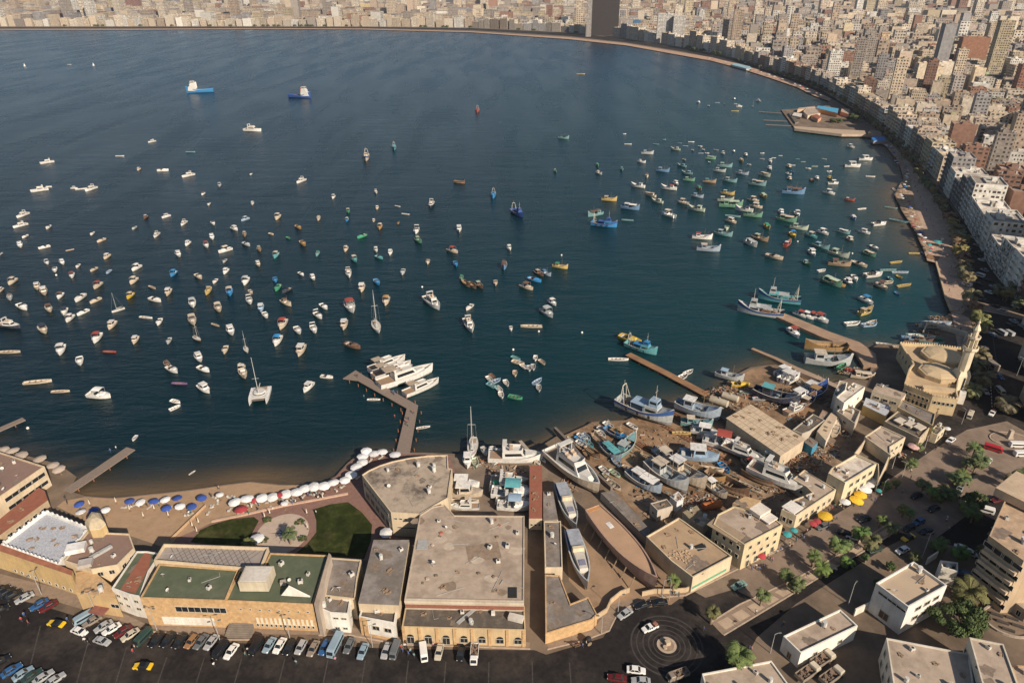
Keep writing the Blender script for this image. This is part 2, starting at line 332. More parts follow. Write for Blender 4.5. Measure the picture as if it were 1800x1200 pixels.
road("promenade", [(1630,458),(1645,462),(1655,498),(1662,524),(1672,548),(1690,552),(1712,530),(1702,480),(1690,440),(1672,400),(1636,340),(1598,285),(1565,250),(1545,240),(1560,258),(1580,286),(1590,312),(1600,345),(1612,400)], 0.03, PR)
road("promenade", [(1672,549),(1690,553),(1706,560),(1712,600),(1704,660),(1700,700),(1682,700),(1690,640),(1680,590),(1676,565)], 0.03, PR)
road("beach", [(1536,246),(1557,257),(1580,286),(1588,313),(1574,343),(1588,373),(1608,402),(1624,436),(1631,456),(1638,450),(1622,400),(1608,360),(1600,310),(1586,280),(1562,250)], 0.036, SANDW)
road("beach", [(1250,107),(1300,120),(1350,136),(1400,153),(1430,168),(1457,178),(1462,174),(1430,158),(1400,146),(1350,128),(1300,113),(1250,101),(1100,76.5),(1000,66),(900,60),(830,55.5),(640,50.8),(450,49.8),(225,51.6),(0,51.6),(0,53),(225,53),(450,51.3),(640,52.2),(830,57.2),(1000,69.2),(1100,80)], 0.036, mat("far_beach_sand", (0.42, 0.28, 0.19), 0.95, 0.15, 0.1))
road("pavement", [(1690,525),(1715,530),(1770,540),(1850,560),(1850,572),(1770,554),(1715,546),(1695,545)], 0.05, PAVE)
# pavements in front of the street buildings
road("pavement", [(0,1025),(60,1045),(150,1072),(240,1100),(330,1113),(560,1115),(620,1116),(628,1130),(700,1131),(930,1139),(932,1128),(700,1118),(620,1102),(550,1108),(260,1098),(150,1045),(0,1008)], 0.045, PAVE)
road("pavement", [(960,1122),(1048,1098),(1075,1062),(1120,1050),(1160,1046),(1205,1042),(1200,1052),(1160,1049),(1125,1056),(1100,1067),(1082,1084),(1071,1107),(1030,1123),(963,1140)], 0.045, PAVE)
road("pavement", [(1205,1042),(1300,992),(1400,940),(1395,955),(1290,1002),(1205,1046)], 0.045, PAVE)
# roundabout rings set in the road
rc = P(1172, 1133)
RING = mat("pale_granite_setts", (0.046, 0.039, 0.036), 0.9, 0.3, 1.0)
for k, (r0, r1, mm) in enumerate([(0, 1.7, PAVE), (1.7, 2.3, KERB), (3.0, 3.25, RING), (4.1, 4.4, RING), (5.4, 5.7, RING), (6.9, 7.2, RING), (8.1, 8.5, RING)]):
    b = MB(); n_ = 40
    for i in range(n_):
        a0, a1 = 2 * math.pi * i / n_, 2 * math.pi * (i + 1) / n_
        q = lambda r, a: (rc.x + r * math.cos(a), rc.y + r * math.sin(a), G0 + 0.024 + 0.004 * 1)
        if r0 == 0: b.face([q(r1, a0), q(r1, a1), (rc.x, rc.y, G0 + 0.028)])
        else: b.face([q(r0, a0), q(r1, a0), q(r1, a1), q(r0, a1)])
    struct("roundabout_paving", b, [mm])
# faint paint and joints on the roads
LINE = mat("worn_road_paint", (0.05, 0.043, 0.039), 0.9, 0.5, 1.5); LINEW = mat("white_road_paint", (0.5, 0.48, 0.45), 0.9, 0.4, 1.5)
def lane(l, w, z=0.026, m=None): return sheet("road_marking", strip(l, w), G0 + z, m or LINE)
for x in (10, 80, 165, 230, 300, 365, 430, 505, 580, 645, 720, 785, 860, 935, 1000):
    y0 = np.interp(x, [0, 120, 300, 600, 1000], [1075, 1105, 1150, 1155, 1160]); dx = (900 - x) / 1700. * 75
    lane([(x - dx * 0.7 + 18 * (900 - x) / 900, y0 + 4), (x - 50 * (900 - x) / 900 + dx * 0.2, 1215)], 0.28)
for i in range(9): 
    a = i / 9.; lane([(np.interp(a, [0, 1], [1741, 1744]), np.interp(a, [0, 1], [668, 718])), (np.interp(a + .06, [0, 1], [1741, 1744]), np.interp(a + .06, [0, 1], [668, 718]))], 0.3, m=LINEW)
lane([(1741,560),(1752,640),(1762,700),(1765,730)], 0.3); lane([(1716,566),(1722,600),(1728,640)], 0.2, m=LINE)
# ============================================================ buildings near the shore
PLASTER = mat("plaster_wall", obj=True, rough=0.9, var=0.14, sc=0.5, streak=0.14, spot=(0.20, 0.15, 0.11), spot_amt=0.35, spot_sc=0.25)
CONC = mat("dusty_concrete_roof", (0.40, 0.32, 0.25), 0.95, 0.14, 0.5, spot=(0.27, 0.21, 0.16), spot_amt=0.8, spot_sc=0.16)
CONCS = mat("stained_concrete_roof", (0.38, 0.31, 0.24), 0.95, 0.14, 0.5, spot=(0.085, 0.07, 0.06), spot_amt=0.9, spot_sc=0.13)
CONCG = mat("grey_screed_roof", (0.17, 0.145, 0.125), 0.95, 0.2, 0.6, spot=(0.30, 0.27, 0.25), spot_amt=0.6, spot_sc=0.16)
CONCD = mat("dark_bitumen_roof", (0.10, 0.085, 0.07), 0.95, 0.2, 0.6, spot=(0.17, 0.14, 0.11), spot_amt=0.6, spot_sc=0.3)
BROWNR = mat("brown_screed_roof", (0.23, 0.15, 0.12), 0.95, 0.1, 0.6, spot=(0.17, 0.12, 0.10), spot_amt=0.5, spot_sc=0.15)
GREENR = mat("faded_green_roof", (0.085, 0.105, 0.062), 0.9, 0.12, 0.4, spot=(0.14, 0.14, 0.10), spot_amt=0.5, spot_sc=0.1)
REDR = mat("red_sheet_roof", (0.27, 0.10, 0.06), 0.85, 0.14, 0.8)
GRAVR = mat("pale_gravel_roof", (0.40, 0.42, 0.46), 0.95, 0.35, 3.0)
WHITER = mat("whitewashed_roof", (0.62, 0.56, 0.48), 0.9, 0.12, 0.6, spot=(0.33, 0.25, 0.18), spot_amt=0.8, spot_sc=0.25)
SHEETR = mat("pale_sheet_roof", (0.55, 0.44, 0.31), 0.8, 0.12, 1.2, spot=(0.35, 0.25, 0.17), spot_amt=0.5, spot_sc=0.3)
STONE = mat("banded_sandstone", (0.50, 0.33, 0.17), 0.9, 0.22, 0.9, spot=(0.36, 0.22, 0.10), spot_amt=0.5, spot_sc=0.7)
YEL = (0.56, 0.41, 0.20); CRM = (0.60, 0.49, 0.34); WHT = (0.72, 0.68, 0.60); GRYW = (0.50, 0.45, 0.37); TAN = (0.42, 0.32, 0.21); OCH = (0.50, 0.33, 0.17)
FRAME = mat("window_frame", (0.5, 0.46, 0.38), 0.7, 0.1)
def area(p): return sum(p[i][0] * p[(i + 1) % len(p)][1] - p[(i + 1) % len(p)][0] * p[i][1] for i in range(len(p))) / 2
def inset(poly, d):
    s = 1 if area(poly) > 0 else -1; n = len(poly); out = []
    for i in range(n):
        a, b_, c = Vector(poly[i - 1][:2]), Vector(poly[i][:2]), Vector(poly[(i + 1) % n][:2])
        u = (b_ - a).normalized(); v = (c - b_).normalized()
        n1 = Vector((-u.y, u.x)) * s; n2 = Vector((-v.y, v.x)) * s; m_ = (n1 + n2)
        if m_.length < 1e-4: m_ = n1
        m_.normalize(); k = d / max(m_.dot(n1), 0.35); out.append((b_.x + m_.x * k, b_.y + m_.y * k))
    return out
_wc = {}
def winmesh(w, h, kind):
    k = (round(w, 2), round(h, 2), kind)
    if k in _wc: return _wc[k]
    b = MB(); y = -0.03
    b.face([(-w / 2, y, 0), (w / 2, y, 0), (w / 2, y, h), (-w / 2, y, h)], 0)
    f = 0.09
    for (x0, x1, z0, z1) in ((-w/2-f, -w/2, -f, h+f), (w/2, w/2+f, -f, h+f), (-w/2, w/2, -f, 0), (-w/2, w/2, h, h+f)):
        b.box(((x0+x1)/2, -0.05, z0), (x1-x0, 0.16, z1-z0), m=1, bottom=True)
    if w > 0.9: b.box((0, -0.045, 0), (0.06, 0.06, h), m=1)
    if kind == 'a':     # arched head
        b.face([(-w/2, y, h)] + [(w/2*math.cos(a), y, h + w/2*math.sin(a)) for a in [math.pi*(1-i/8) for i in range(1, 8)]] + [(w/2, y, h)], 0)
    g = {'d': mat("door_leaf", (0.10, 0.06, 0.04), 0.6)}.get(kind, GLASS)
    _wc[k] = b.mesh("window", [g, FRAME]); return _wc[k]
def wins(root, poly, e, z, n, w, h, a0=0.06, a1=0.94, kind='w', name="window"):
    s = 1 if area(poly) > 0 else -1; a, c = Vector(poly[e][:2]), Vector(poly[(e + 1) % len(poly)][:2])
    if s < 0: a, c = c, a
    d = (c - a); ang = math.atan2(d.y, d.x); me = winmesh(w, h, kind); 
    if s < 0: a0, a1 = 1 - a1, 1 - a0
    for i in range(n):
        t = a0 + (a1 - a0) * (i + 0.5) / n; p = a + d * t; nn = Vector((d.y, -d.x)).normalized() * 0.01
        o = link(name, me, root); o.location = (p.x + nn.x, p.y + nn.y, z); o.rotation_euler = (0, 0, ang)
BL = []; ROOFS = []     # footprints of things built, for placing people
def bldg(name, phrase, px, h, wall=CRM, roof=None, par=0.5, z0=G0, win=(), cat="building", pt=0.3, wm=None, parts=(), world=None, group=None, proud=0.0):
    poly = world or [(P(a, b_, z0 + h).x, P(a, b_, z0 + h).y) for a, b_ in px]
    cx = sum(p[0] for p in poly) / len(poly); cy = sum(p[1] for p in poly) / len(poly)
    root = thing(name, phrase, cat, (cx, cy, z0), group=group, at=PX((cx, cy, z0 + h)))
    loc = [(p[0] - cx, p[1] - cy) for p in poly]
    b = MB(); inn = inset(loc, pt)
    lowz = -0.1
    for i in range(len(loc)):
        j = (i + 1) % len(loc)
        b.face([(*loc[i], lowz), (*loc[j], lowz), (*loc[j], h), (*loc[i], h)], 0)
        b.face([(*loc[i], h), (*loc[j], h), (*inn[j], h), (*inn[i], h)], 0)
        if par > 0: b.face([(*inn[i], h), (*inn[j], h), (*inn[j], h - par), (*inn[i], h - par)], 0)
    b.build("wall", [wm or PLASTER], root, color=wall)
    b = MB(); b.face([(*p, h - par) for p in (inn if par > 0 else loc)]) 
    if par <= 0: b = MB(); b.prism(inset(loc, -proud) , h, h + 0.12, 0, bottom=True)
    b.build("roof", [roof or CONC], root)
    for w_ in win:
        kw = w_[-1] if isinstance(w_[-1], dict) else {}
        wins(root, loc, *[q for q in w_ if not isinstance(q, dict)], **kw)
    BL.append(poly); ROOFS.append((root, inn if par > 0 else loc, h - par if par > 0 else h + .12, name))
    return root, loc
def addbox(root, name, c, d, rot=0, color=CRM, m=None, taper=1.0):
    b = MB(); b.box((0, 0, 0), d, 0, taper=taper, bottom=True); o = b.build(name, [m or PLASTER], root, color=color); o.location = c; o.rotation_euler = (0, 0, rot); return o
def at_local(root, px, py, z): 
    p = P(px, py, z + G0); return (p.x - root.location.x, p.y - root.location.y, z)
def edgeband(root, loc, e, z, hh, out, m, color=None, a0=0.0, a1=1.0, name="band"):
    s = 1 if area(loc) > 0 else -1; a, c = Vector(loc[e]), Vector(loc[(e + 1) % len(loc)]); d = c - a
    nn = Vector((d.y, -d.x)).normalized() * s; p = a + d * a0; q = a + d * a1
    b = MB(); o_ = 0.015
    pts = [p + nn * o_, q + nn * o_, q + nn * out, p + nn * out]
    if area(pts) < 0: pts = pts[::-1]
    b.prism(pts, z, z + hh, bottom=True); return b.build(name, [m], root, color=color)

def comb(root, name, a, c, z, base, h, n, th, m, color=None, fill=0.5, out=0.0):
    a = Vector(a[:2]); c = Vector(c[:2]); d = c - a; Ln = d.length; u = d / Ln; nn = Vector((u.y, -u.x)); p = [(0, z)]
    st = Ln / n
    up = [(0, z + base)]
    for i in range(n):
        x0 = st * (i + .5 - fill / 2); x1 = st * (i + .5 + fill / 2); up += [(x0, z + base), (x0, z + h), (x1, z + h), (x1, z + base)]
    up.append((Ln, z + base)); prof = [(0, z), (Ln, z)] + up[::-1]
    b = MB(); f = [a + u * x + nn * (th / 2 + out) for x, zz in prof]; g = [a + u * x - nn * (th / 2 - out) for x, zz in prof]
    F1 = [(q.x, q.y, zz) for q, (x, zz) in zip(f, prof)]; G1 = [(q.x, q.y, zz) for q, (x, zz) in zip(g, prof)]
    b.face(F1); b.face(G1[::-1])
    for i in range(len(prof)): j = (i + 1) % len(prof); b.face([F1[j], F1[i], G1[i], G1[j]])
    return b.build(name, [m], root, color=color)
# --- far left shore restaurant
r, l = bldg("restaurant", "flat brown roofed restaurant with window strips beside the beige umbrellas", [(-40,780),(0,794),(78,819),(0,872),(-60,915)], 7.5, CRM, BROWNR, 0.5,
     win=[(2,4.6,3,4.5,1.3),(2,1.6,3,4.5,1.2)])
r, l = bldg("annex_building", "low annex with terracotta strip roof below the shore restaurant", [(0,912),(68,857),(79,863),(84,879),(0,940),(-40,965),(-40,940)], 4.0, TAN, REDR, 0.0, win=[(3,1.2,5,1.4,1.4)])
# --- crenellated hall
r, l = bldg("banqueting_hall", "hall with pale gravel roof and white crenellated parapet", [(3,956),(80,898),(156,928),(102,991)], 7.7, (0.75,0.75,0.72), GRAVR, 0.7)
for e, n_ in ((0, 9), (1, 9), (3, 14), (2, 4)):
    a, c = Vector(l[e]), Vector(l[(e + 1) % 4])
    comb(r, "crenellation", a, c, 7.703, 0.1, 0.55, n_, 0.4, PLASTER, (0.78, 0.78, 0.76), 0.3)
r, l = bldg("street_block", "long ribbed yellow block with brick red coping along the parked cars", [(-60,938),(-2,955),(101,992),(128,1003),(126,1011),(0,968),(-60,950)], 7.3, YEL, mat("brick_red_coping", (0.30,0.12,0.07), 0.9), 0.0, win=[(4,0.8,9,0.8,0.9)])
b = MB(); a, c = Vector(l[4]), Vector(l[5]); d = c - a; ang = math.atan2(d.y, d.x)
comb(r, "rib", a, c, 1.9, 0.1, 5.0, 46, 0.3, PLASTER, (0.50, 0.35, 0.16), 0.3, 0.12)
r, l = bldg("service_building", "brown roofed block with broken parapets beside the gravel roofed hall", [(158,928),(180,935),(227,937),(236,962),(206,992),(160,1000),(112,985)], 8.2, CRM, BROWNR, 0.4,
     win=[(3,5.6,2,1.2,1.2),(4,5.6,2,1.2,1.2)])
addbox(r, "roof_shed", at_local(r, 135, 966, 8.2), (4.5, 3.0, 1.3), 0.3, (0.75, 0.74, 0.72)); addbox(r, "air_duct", at_local(r, 178, 972, 8.0), (5.5, 0.9, 0.8), 0.9, (0.3, 0.3, 0.3), STEEL)
addbox(r, "plant_room", at_local(r, 151, 992, 8.3), (3.2, 2.4, 1.0), 0.3, (0.45, 0.42, 0.4))
r, l = bldg("cupola_tower", "small domed yellow tower between gravel roof and sand", [(150,922),(162,903),(178,905),(186,921),(176,930),(158,931)], 10.6, YEL, PLASTER, 0.0)
o = MB(); o.loft([[(p[0]*k, p[1]*k, z) for p in l] for k, z in ((1.02,10.72),(0.95,11.5),(0.7,12.3),(0.3,12.8))], cap1=True); o.build("dome", [PLASTER], r, color=(0.50,0.42,0.29))
r, l = bldg("curved_wall_block", "sand coloured stepped block with small porch beside the white stucco house", [(133,1006),(162,1001),(196,1030),(205,1052),(190,1050),(133,1040)], 6.4, (0.56,0.39,0.19), STONE, 0.0, win=[(3,3.2,1,2.2,1.2)])
edgeband(r, l, 4, 2.4, 0.3, 2.2, mat("porch_tiles", (0.22,0.09,0.07), 0.8), a0=0.1, a1=0.55, name="porch_roof")
# --- terracotta striped house
r, l = bldg("stucco_house", "white stucco house with terracotta striped roof beside the sandstone facade", [(196,1033),(240,968),(259,968),(282,972),(262,1002),(246,1048),(226,1044)], 7.6, (0.75,0.72,0.66), GREENR, 0.4,
     win=[(6,5.2,2,1.3,0.8),(6,2.6,2,1.3,0.8),(5,5.2,1,1.2,0.8),(5,2.6,1,1.3,0.8)])
b = MB(); pl = [P(a_, b_, G0 + 7.3) - Vector((r.location.x, r.location.y, 0)) for a_, b_ in [(211,1036),(254,970),(266,975),(262,996),(238,1042)]]; b.face([(p.x, p.y, 7.28) for p in pl]); b.build("roof_stripe", [REDR], r)
# --- main club building
# front wing (left) with green roof
r, l = bldg("sandstone_building", "banded sandstone building with large olive green roof behind the entrance steps", [(246,1050),(280,990),(419,1000),(396,1055)], 9.4, OCH, GREENR, 0.35, wm=STONE,
     win=[(3,5.2,4,3.0,1.7,{'a0':.02,'a1':.62}),(3,1.6,2,1.6,0.9,{'a0':.36,'a1':.78})])
edgeband(r, l, 3, 0.6, 2.6, 0.08, PLASTER, (0.75,0.72,0.64), 0.2, 0.82, "white_panel")
r, l = bldg("sandstone_building", "banded sandstone wing with olive green roof, white gable and slatted ground floor", [(396,1055),(428,986),(462,998),(475,971),(578,975),(550,1062)], 9.2, OCH, GREENR, 0.35, wm=STONE,
     win=[(5,6.4,8,0.5,0.4,{'a0':.02,'a1':.9}),(5,1.0,13,0.5,0.8,{'a0':.02,'a1':.72})])
b = MB(); a, c = Vector(l[5]), Vector(l[0]); ang = math.atan2((c-a).y, (c-a).x)
comb(r, "slat_panel", a.lerp(c, .03), a.lerp(c, .71), 1.9, 0.05, 2.0, 13, 0.4, PLASTER, (0.75, 0.66, 0.5), 0.5, 0.1)
g = MB(); q = [at_local(r, *p_) for p_ in ((494,1046,9.6),(545,1049,9.6))]; qa, qb = Vector(q[0]), Vector(q[1]); mid = qa.lerp(qb, 0.33)
u = Vector((0, .35, 0)); g.loft([[qa, qb, Vector((mid.x, mid.y, 12.8))], [qa + u, qb + u, Vector((mid.x, mid.y, 12.8)) + u]], cap0=True, cap1=True); g.build("gable_wall", [PLASTER], r, color=(0.78, 0.75, 0.68))
addbox(r, "stair_hut", at_local(r, 454, 1024, 9.2), (7.0, 5.2, 3.0), -0.02, (0.56, 0.50, 0.38)); addbox(r, "hut_roof", [v + k for v, k in zip(at_local(r, 454, 1024, 9.2), (0, 0, 3.02))], (6.4, 4.6, 0.12), -0.02, (0.62, 0.58, 0.52))
addbox(r, "dish_mount", at_local(r, 498, 1026, 9.0), (1.3, 1.0, 1.0), 0.2, (0.4, 0.35, 0.3))
r, l = bldg("hatched_roof_building", "pavilion with grey diamond patterned roof facing the lawn", [(270,984),(288,955),(472,961),(458,998),(446,999)], 10.2, CRM, mat("patterned_roof", (0.30,0.26,0.235), 0.9, 0.12, 0.5), 0.9)
b = MB(); zz = 9.33
A, B_, Cc, D = [Vector(inset(l, 0.35)[i]) for i in (0, 1, 2, 3)]
for i in range(-4, 22):
    for sgn in (1, -1):
        t0 = i / 18.; t1 = t0 + 0.17 * sgn
        if not (0.01 < t0 < .97 and 0.01 < t1 < .97): continue
        p = A.lerp(D, t0); q = B_.lerp(Cc, t1); w = (q - p).orthogonal().normalized() * 0.07
        z2 = zz + (0.004 if sgn > 0 else 0.008); b.face([(*(p + w), z2), (*(p - w), z2), (*(q - w), z2), (*(q + w), z2)])
b.build("roof_lattice", [mat("lattice_grey", (0.12, 0.115, 0.115), 0.9)], r)
# entrance steps
st = thing("entrance_steps", "broad grey stone steps in front of the sandstone entrance", "steps", P(424, 1108, G0))
for i in range(8):
    b = MB(); b.box((0, i * 0.45 - 1.8, 0), (6.6 - i * .12, 0.47, 0.24 * (i + 1)), m=0); b.build("step", [mat("step_stone", (0.20, 0.17, 0.14), 0.9)], st)
st.rotation_euler[2] = -0.04
# white house with sloping parapet
r, l = bldg("white_house", "white house with sloping parapet beside the dark alley", [(549,1063),(574,1044),(616,1054),(612,1078),(580,1076)], 6.6, (0.76,0.74,0.68), CONCG, 0.4, win=[(3,4.6,2,1.2,0.5),(3,1.2,2,1.0,0.6)])
r, l = bldg("grey_roof_house", "grey roofed house behind the white house", [(571,1046),(580,979),(635,983),(628,1016),(624,1052)], 7.2, CRM, CONCG, 0.3, win=[(4,4.4,3,0.9,0.7)])
r, l = bldg("courtyard_wall", "broken pale wall with two white panels beside the olive roof", [(552,1062),(578,972),(582,975),(560,1066)], 10.2, (0.5,0.42,0.34), None, 0.0)
# long grey building
r, l = bldg("boathouse", "long building with streaky grey screed roof beside the dark alley", [(630,1060),(657,949),(719,949),(701,1063)], 8.6, CRM, CONCG, 0.0, wm=None, proud=0.05)
r, l = bldg("club_building", "small white fronted building with two square windows facing the street", [(631,1083),(636,1066),(698,1066),(694,1095)], 6.2, (0.74,0.72,0.67), CONCD, 0.5, win=[(3,2.7,2,1.7,1.3,{'a0':.05,'a1':.72})])
edgeband(r, l, 3, 0.0, 6.1, 0.1, STONE, None, 0.78, 1.0, "stone_pier"); edgeband(r, l, 3, 0.0, 0.9, 0.1, STONE, None, 0, 0.78, "stone_base")
# yacht club
r, l = bldg("yacht_club", "cream club building with stained curved roof beside the shore terrace", [(636,834),(648,826),(668,817),(690,810),(720,804),(752,800),(787,799),(788,822),(795,824),(791,850),(788,874),(760,890),(738,903),(687,900)], 8.6, CRM, CONCS, 0.35,
     win=[(13,5.4,9,1.6,1.3,{'a0':.08,'a1':.95}),(13,1.4,5,2.4,2.2,{'kind':'d'}),(12,6.2,5,0.8,0.5),(12,3.1,1,5.0,0.4),(0,5.4,1,1.2,1.2)])
r, l = bldg("market_hall", "huge flat tan roofed hall with cracks and a black roof hatch", [(738,904),(760,890),(781,886),(799,905),(922,906),(921,1056),(711,1052)], 8.8, (0.50,0.42,0.33), CONC, 0.25,
     win=[])
edgeband(r, l, 5, 8.0, 0.7, 0.5, PLASTER, (0.55,0.48,0.38), name="cornice"); edgeband(r, l, 5, 5.9, 1.1, 0.1, mat("red_brick", (0.23,0.09,0.06), 0.9, 0.3, 3.0), name="brick_band")
for (a_, b_, c_, d_, mm) in ((901, 1041, 2.1, 3.2, BLACK), (743, 957, 2.9, 3.2, STEEL)):
    o = addbox(r, "roof_hatch", at_local(r, a_, b_, 8.62), (c_, d_, 0.10), 0, m=mm)
addbox(r, "roof_patch", at_local(r, 850, 970, 8.555), (8.5, 6, 0.03), 0.2, m=mat("dark_screed", (0.25, 0.185, 0.135), 0.95, 0.25, 1.0))
for a_, b_ in ((874,944),(842,1008),(868,1014),(767,1012)): addbox(r, "roof_vent", at_local(r, a_, b_, 8.56), (0.8, 0.5, 0.35), R.random(), (0.2, 0.15, 0.1))
# street front with arches
r, l = bldg("arcade_building", "street front with seven arched openings below the huge tan roof", [(706,1101),(713,1063),(922,1064),(924,1107)], 5.6, (0.56,0.42,0.24), CONCD, 0.3)
a, c = Vector(l[3]), Vector(l[0])
for i in range(7):
    t = 1 - (0.062 + i * 0.146)
    wins(r, l, 3, 0.9 if i > 2 else 0.1, 1, 1.7, 1.4 if i > 2 else 2.2, t - .05, t + .05, 'a', "arched_opening")
for i in range(8):
    t = 1 - min(.985, max(.012, (0.0 + i * 0.142))); edgeband(r, l, 3, 0, 5.5, 0.22, STONE, None, max(t - .012, 0), min(t + .012, 1), "pilaster")
addbox(r, "solar_panel", at_local(r, 819, 1083, 5.4), (0.9, 5.6, 0.2), -0.75, m=STEEL); addbox(r, "air_unit", at_local(r, 907, 1088, 5.4), (3.6, 1.6, 1.0), -0.3, (0.6, 0.56, 0.5)); addbox(r, "water_tank", at_local(r, 867, 1079, 5.4), (0.9, 0.9, 0.8), 0, (0.7, 0.68, 0.62))
# terracotta shed strip and concrete strip
r, l = bldg("boat_shed", "long narrow shed with terracotta sheet roof between the two boat yards", [(931,819),(953,818),(953,911),(930,911)], 4.2, (0.5,0.42,0.3), REDR, 0.0, win=[(2,1.6,3,0.5,0.7)])
r, l = bldg("store_building", "narrow grey store beside the terracotta roofed shed", [(955,864),(972,864),(981,913),(955,914)], 3.6, GRYW, CONCG, 0.0)
r, l = bldg("store_building", "narrow concrete store with cream end wall beside the grey patrol boat", [(956,915),(986,915),(989,997),(958,997)], 4.4, (0.62,0.52,0.38), CONCG, 0.3, win=[(2,1.8,1,0.6,0.7)])
r, l = bldg("workshop", "wedge shaped concrete roofed workshop with striped stone street wall", [(958,1009),(984,1010),(1003,1060),(1034,1048),(1050,1079),(1041,1088),(959,1113)], 3.6, OCH, CONCG, 0.25, wm=STONE)
# yard strips
r, l = bldg("pump_house", "long low concrete strip roof beside the huge bare hull", [(1056,866),(1080,862),(1142,930),(1134,944)], 2.6, GRYW, CONCG, 0.0)
# warehouse with green painted wall
r, l = bldg("warehouse", "warehouse with a black hole in its sandy roof and green stripe on its wall", [(1136,942),(1193,909),(1205,917),(1287,977),(1218,1014),(1180,985)], 5.4, (0.62,0.52,0.36), mat("sandy_roof", (0.40,0.285,0.175), 0.95, 0.12, 0.4, spot=(0.28,0.20,0.14), spot_amt=0.6, spot_sc=0.12), 0.5)
o = addbox(r, "roof_hole", at_local(r, 1231, 961, 4.93), (2.8, 2.0, 0.05), 0.4, m=BLACK)
edgeband(r, l, 3, 1.0, 0.8, 0.05, mat("green_wall_paint", (0.12,0.32,0.20), 0.8, 0.2, 2.0), None, 0.1, 0.98, "green_stripe")
b = MB()
for i in range(60): b.box((R.gauss(0, 1.5), R.gauss(0, 1.2), 0), (R.uniform(.2, .6), R.uniform(.2, .5), R.uniform(.1, .3)), R.random() * 3)
o = b.build("rubble_heap", [mat("pale_rubble", (0.45, 0.33, 0.22), 0.95, 0.3)], r); o.location = at_local(r, 1197, 977, 4.9)
r, l = bldg("office_building", "three storey pale yellow office with flat dusty roof on the plaza edge", [(1254,921),(1262,903),(1290,889),(1318,897),(1345,897),(1376,922),(1309,957)], 9.0, (0.62,0.51,0.32), CONC, 0.35,
     win=[(5,6.4,4,0.9,1.1),(5,3.4,5,0.9,1.1),(5,0.4,4,1.0,1.9),(6,6.4,4,0.9,1.1),(6,3.4,4,0.9,1.1)])
addbox(r, "roof_shed", at_local(r, 1335, 900, 9.0), (4.6, 3.6, 1.2), 0.6, (0.7, 0.64, 0.55)); addbox(r, "roof_shed", at_local(r, 1352, 912, 9.0), (4.0, 2.6, 0.4), 0.6, (0.75, 0.7, 0.62))
b = MB(); o = addbox(r, "lean_to_roof", at_local(r, 1276, 931, 8.66), (4.2, 9.2, 0.12), 0.72, (0.33, 0.25, 0.17))
r, l = bldg("row_building", "long low cream row with flat tan roofs behind the plaza umbrellas", [(1374,895),(1395,878),(1428,865),(1418,855),(1394,841),(1414,825),(1470,860),(1400,906)], 5.0, (0.62,0.52,0.36), CONC, 0.3,
     win=[(6,1.6,6,1.0,1.3),(7,1.4,2,0.9,1.5),(3,1.6,2,0.9,1.2)])
addbox(r, "roof_slab", at_local(r, 1393, 892, 4.9), (4.6, 4.0, 0.3), 0.62, (0.72, 0.69, 0.64))
r, l = bldg("cafe_building", "tall cream cafe with white stained roof behind the yellow umbrellas", [(1456,831),(1462,822),(1504,798),(1541,815),(1490,846),(1486,848)], 8.6, (0.66,0.56,0.38), WHITER, 0.5,
     win=[(3,5.6,4,1.6,1.3),(3,2.0,4,1.4,1.8),(5,4.4,1,1.0,1.0)])
r, l = bldg("walled_yard", "roofless walled yard with pink roof debris beside the tall cream cafe", [(1502,796),(1522,770),(1562,785),(1565,800),(1545,842),(1543,815)], 5.2, (0.60,0.50,0.36), CONCD, 3.4)
r, l = bldg("flat_roof_house", "flat roofed cream house facing the sandy forecourt", [(1520,767),(1548,748),(1592,768),(1565,785),(1566,800)], 6.0, (0.62,0.53,0.38), CONC, 0.35, win=[(2,3.2,3,1.0,1.0),(3,2,1,.9,1.2)])
r, l = bldg("long_shed", "long low shed with patched roof panels seaward of the sandy forecourt", [(1555,740),(1578,722),(1640,745),(1617,770)], 5.0, (0.5,0.42,0.3), CONCD, 0.4, win=[])
for i in range(3): addbox(r, "roof_panel", at_local(r, 1583 + i * 16, 741 + i * 5, 5.1), (3.6, 3.0, 0.5), 0.5, (0.62, 0.55, 0.45))
r, l = bldg("kiosk_building", "small pale kiosk with green climbing plant on its side", [(1640,752),(1648,744),(1662,751),(1648,764),(1637,760)], 3.6, (0.60,0.52,0.38), CONCG, 0.3, win=[(2,1.2,2,0.9,1.2)])
b = MB()
for i in range(500):
    p = Vector((R.gauss(0, .55), R.gauss(0, .75), R.gauss(0, .45))); d = Vector((R.random()-.5, R.random()-.5, R.random()-.5)).normalized() * .22; e = d.orthogonal().normalized() * .16
    b.face([p + d, p + e, p - d])
FOL = mat("broad_leaves", (0.055, 0.085, 0.022), 0.8, 0.5, 1.2); FOLL = mat("bright_leaves", (0.10, 0.14, 0.03), 0.8, 0.4, 1.2)
o = b.build("climbing_plant", [FOLL], r); o.location = at_local(r, 1637, 757, 3.4)
r, l = bldg("white_block", "blank white two storey block beside the boat repair yard", [(1470,698),(1500,672),(1521,680),(1484,708)], 8.0, (0.76,0.72,0.62), WHITER, 0.3, win=[(2,4.6,2,0.7,0.9),(3,4.6,1,0.9,1.0),(2,1.0,1,1.4,2.0,{'kind':'a'})])
r, l = bldg("white_block", "lower white annex on the seaward side of the blank white block", [(1465,693),(1476,668),(1490,672),(1472,697)], 6.0, (0.70,0.66,0.56), CONC, 0.3)
r, l = bldg("shed_row", "low plaster shed with dark openings in front of the mosque", [(1533,688),(1541,674),(1593,692),(1584,703)], 5.0, (0.58,0.5,0.38), CONC, 0.0, win=[(3,2.6,3,1.6,0.9)])
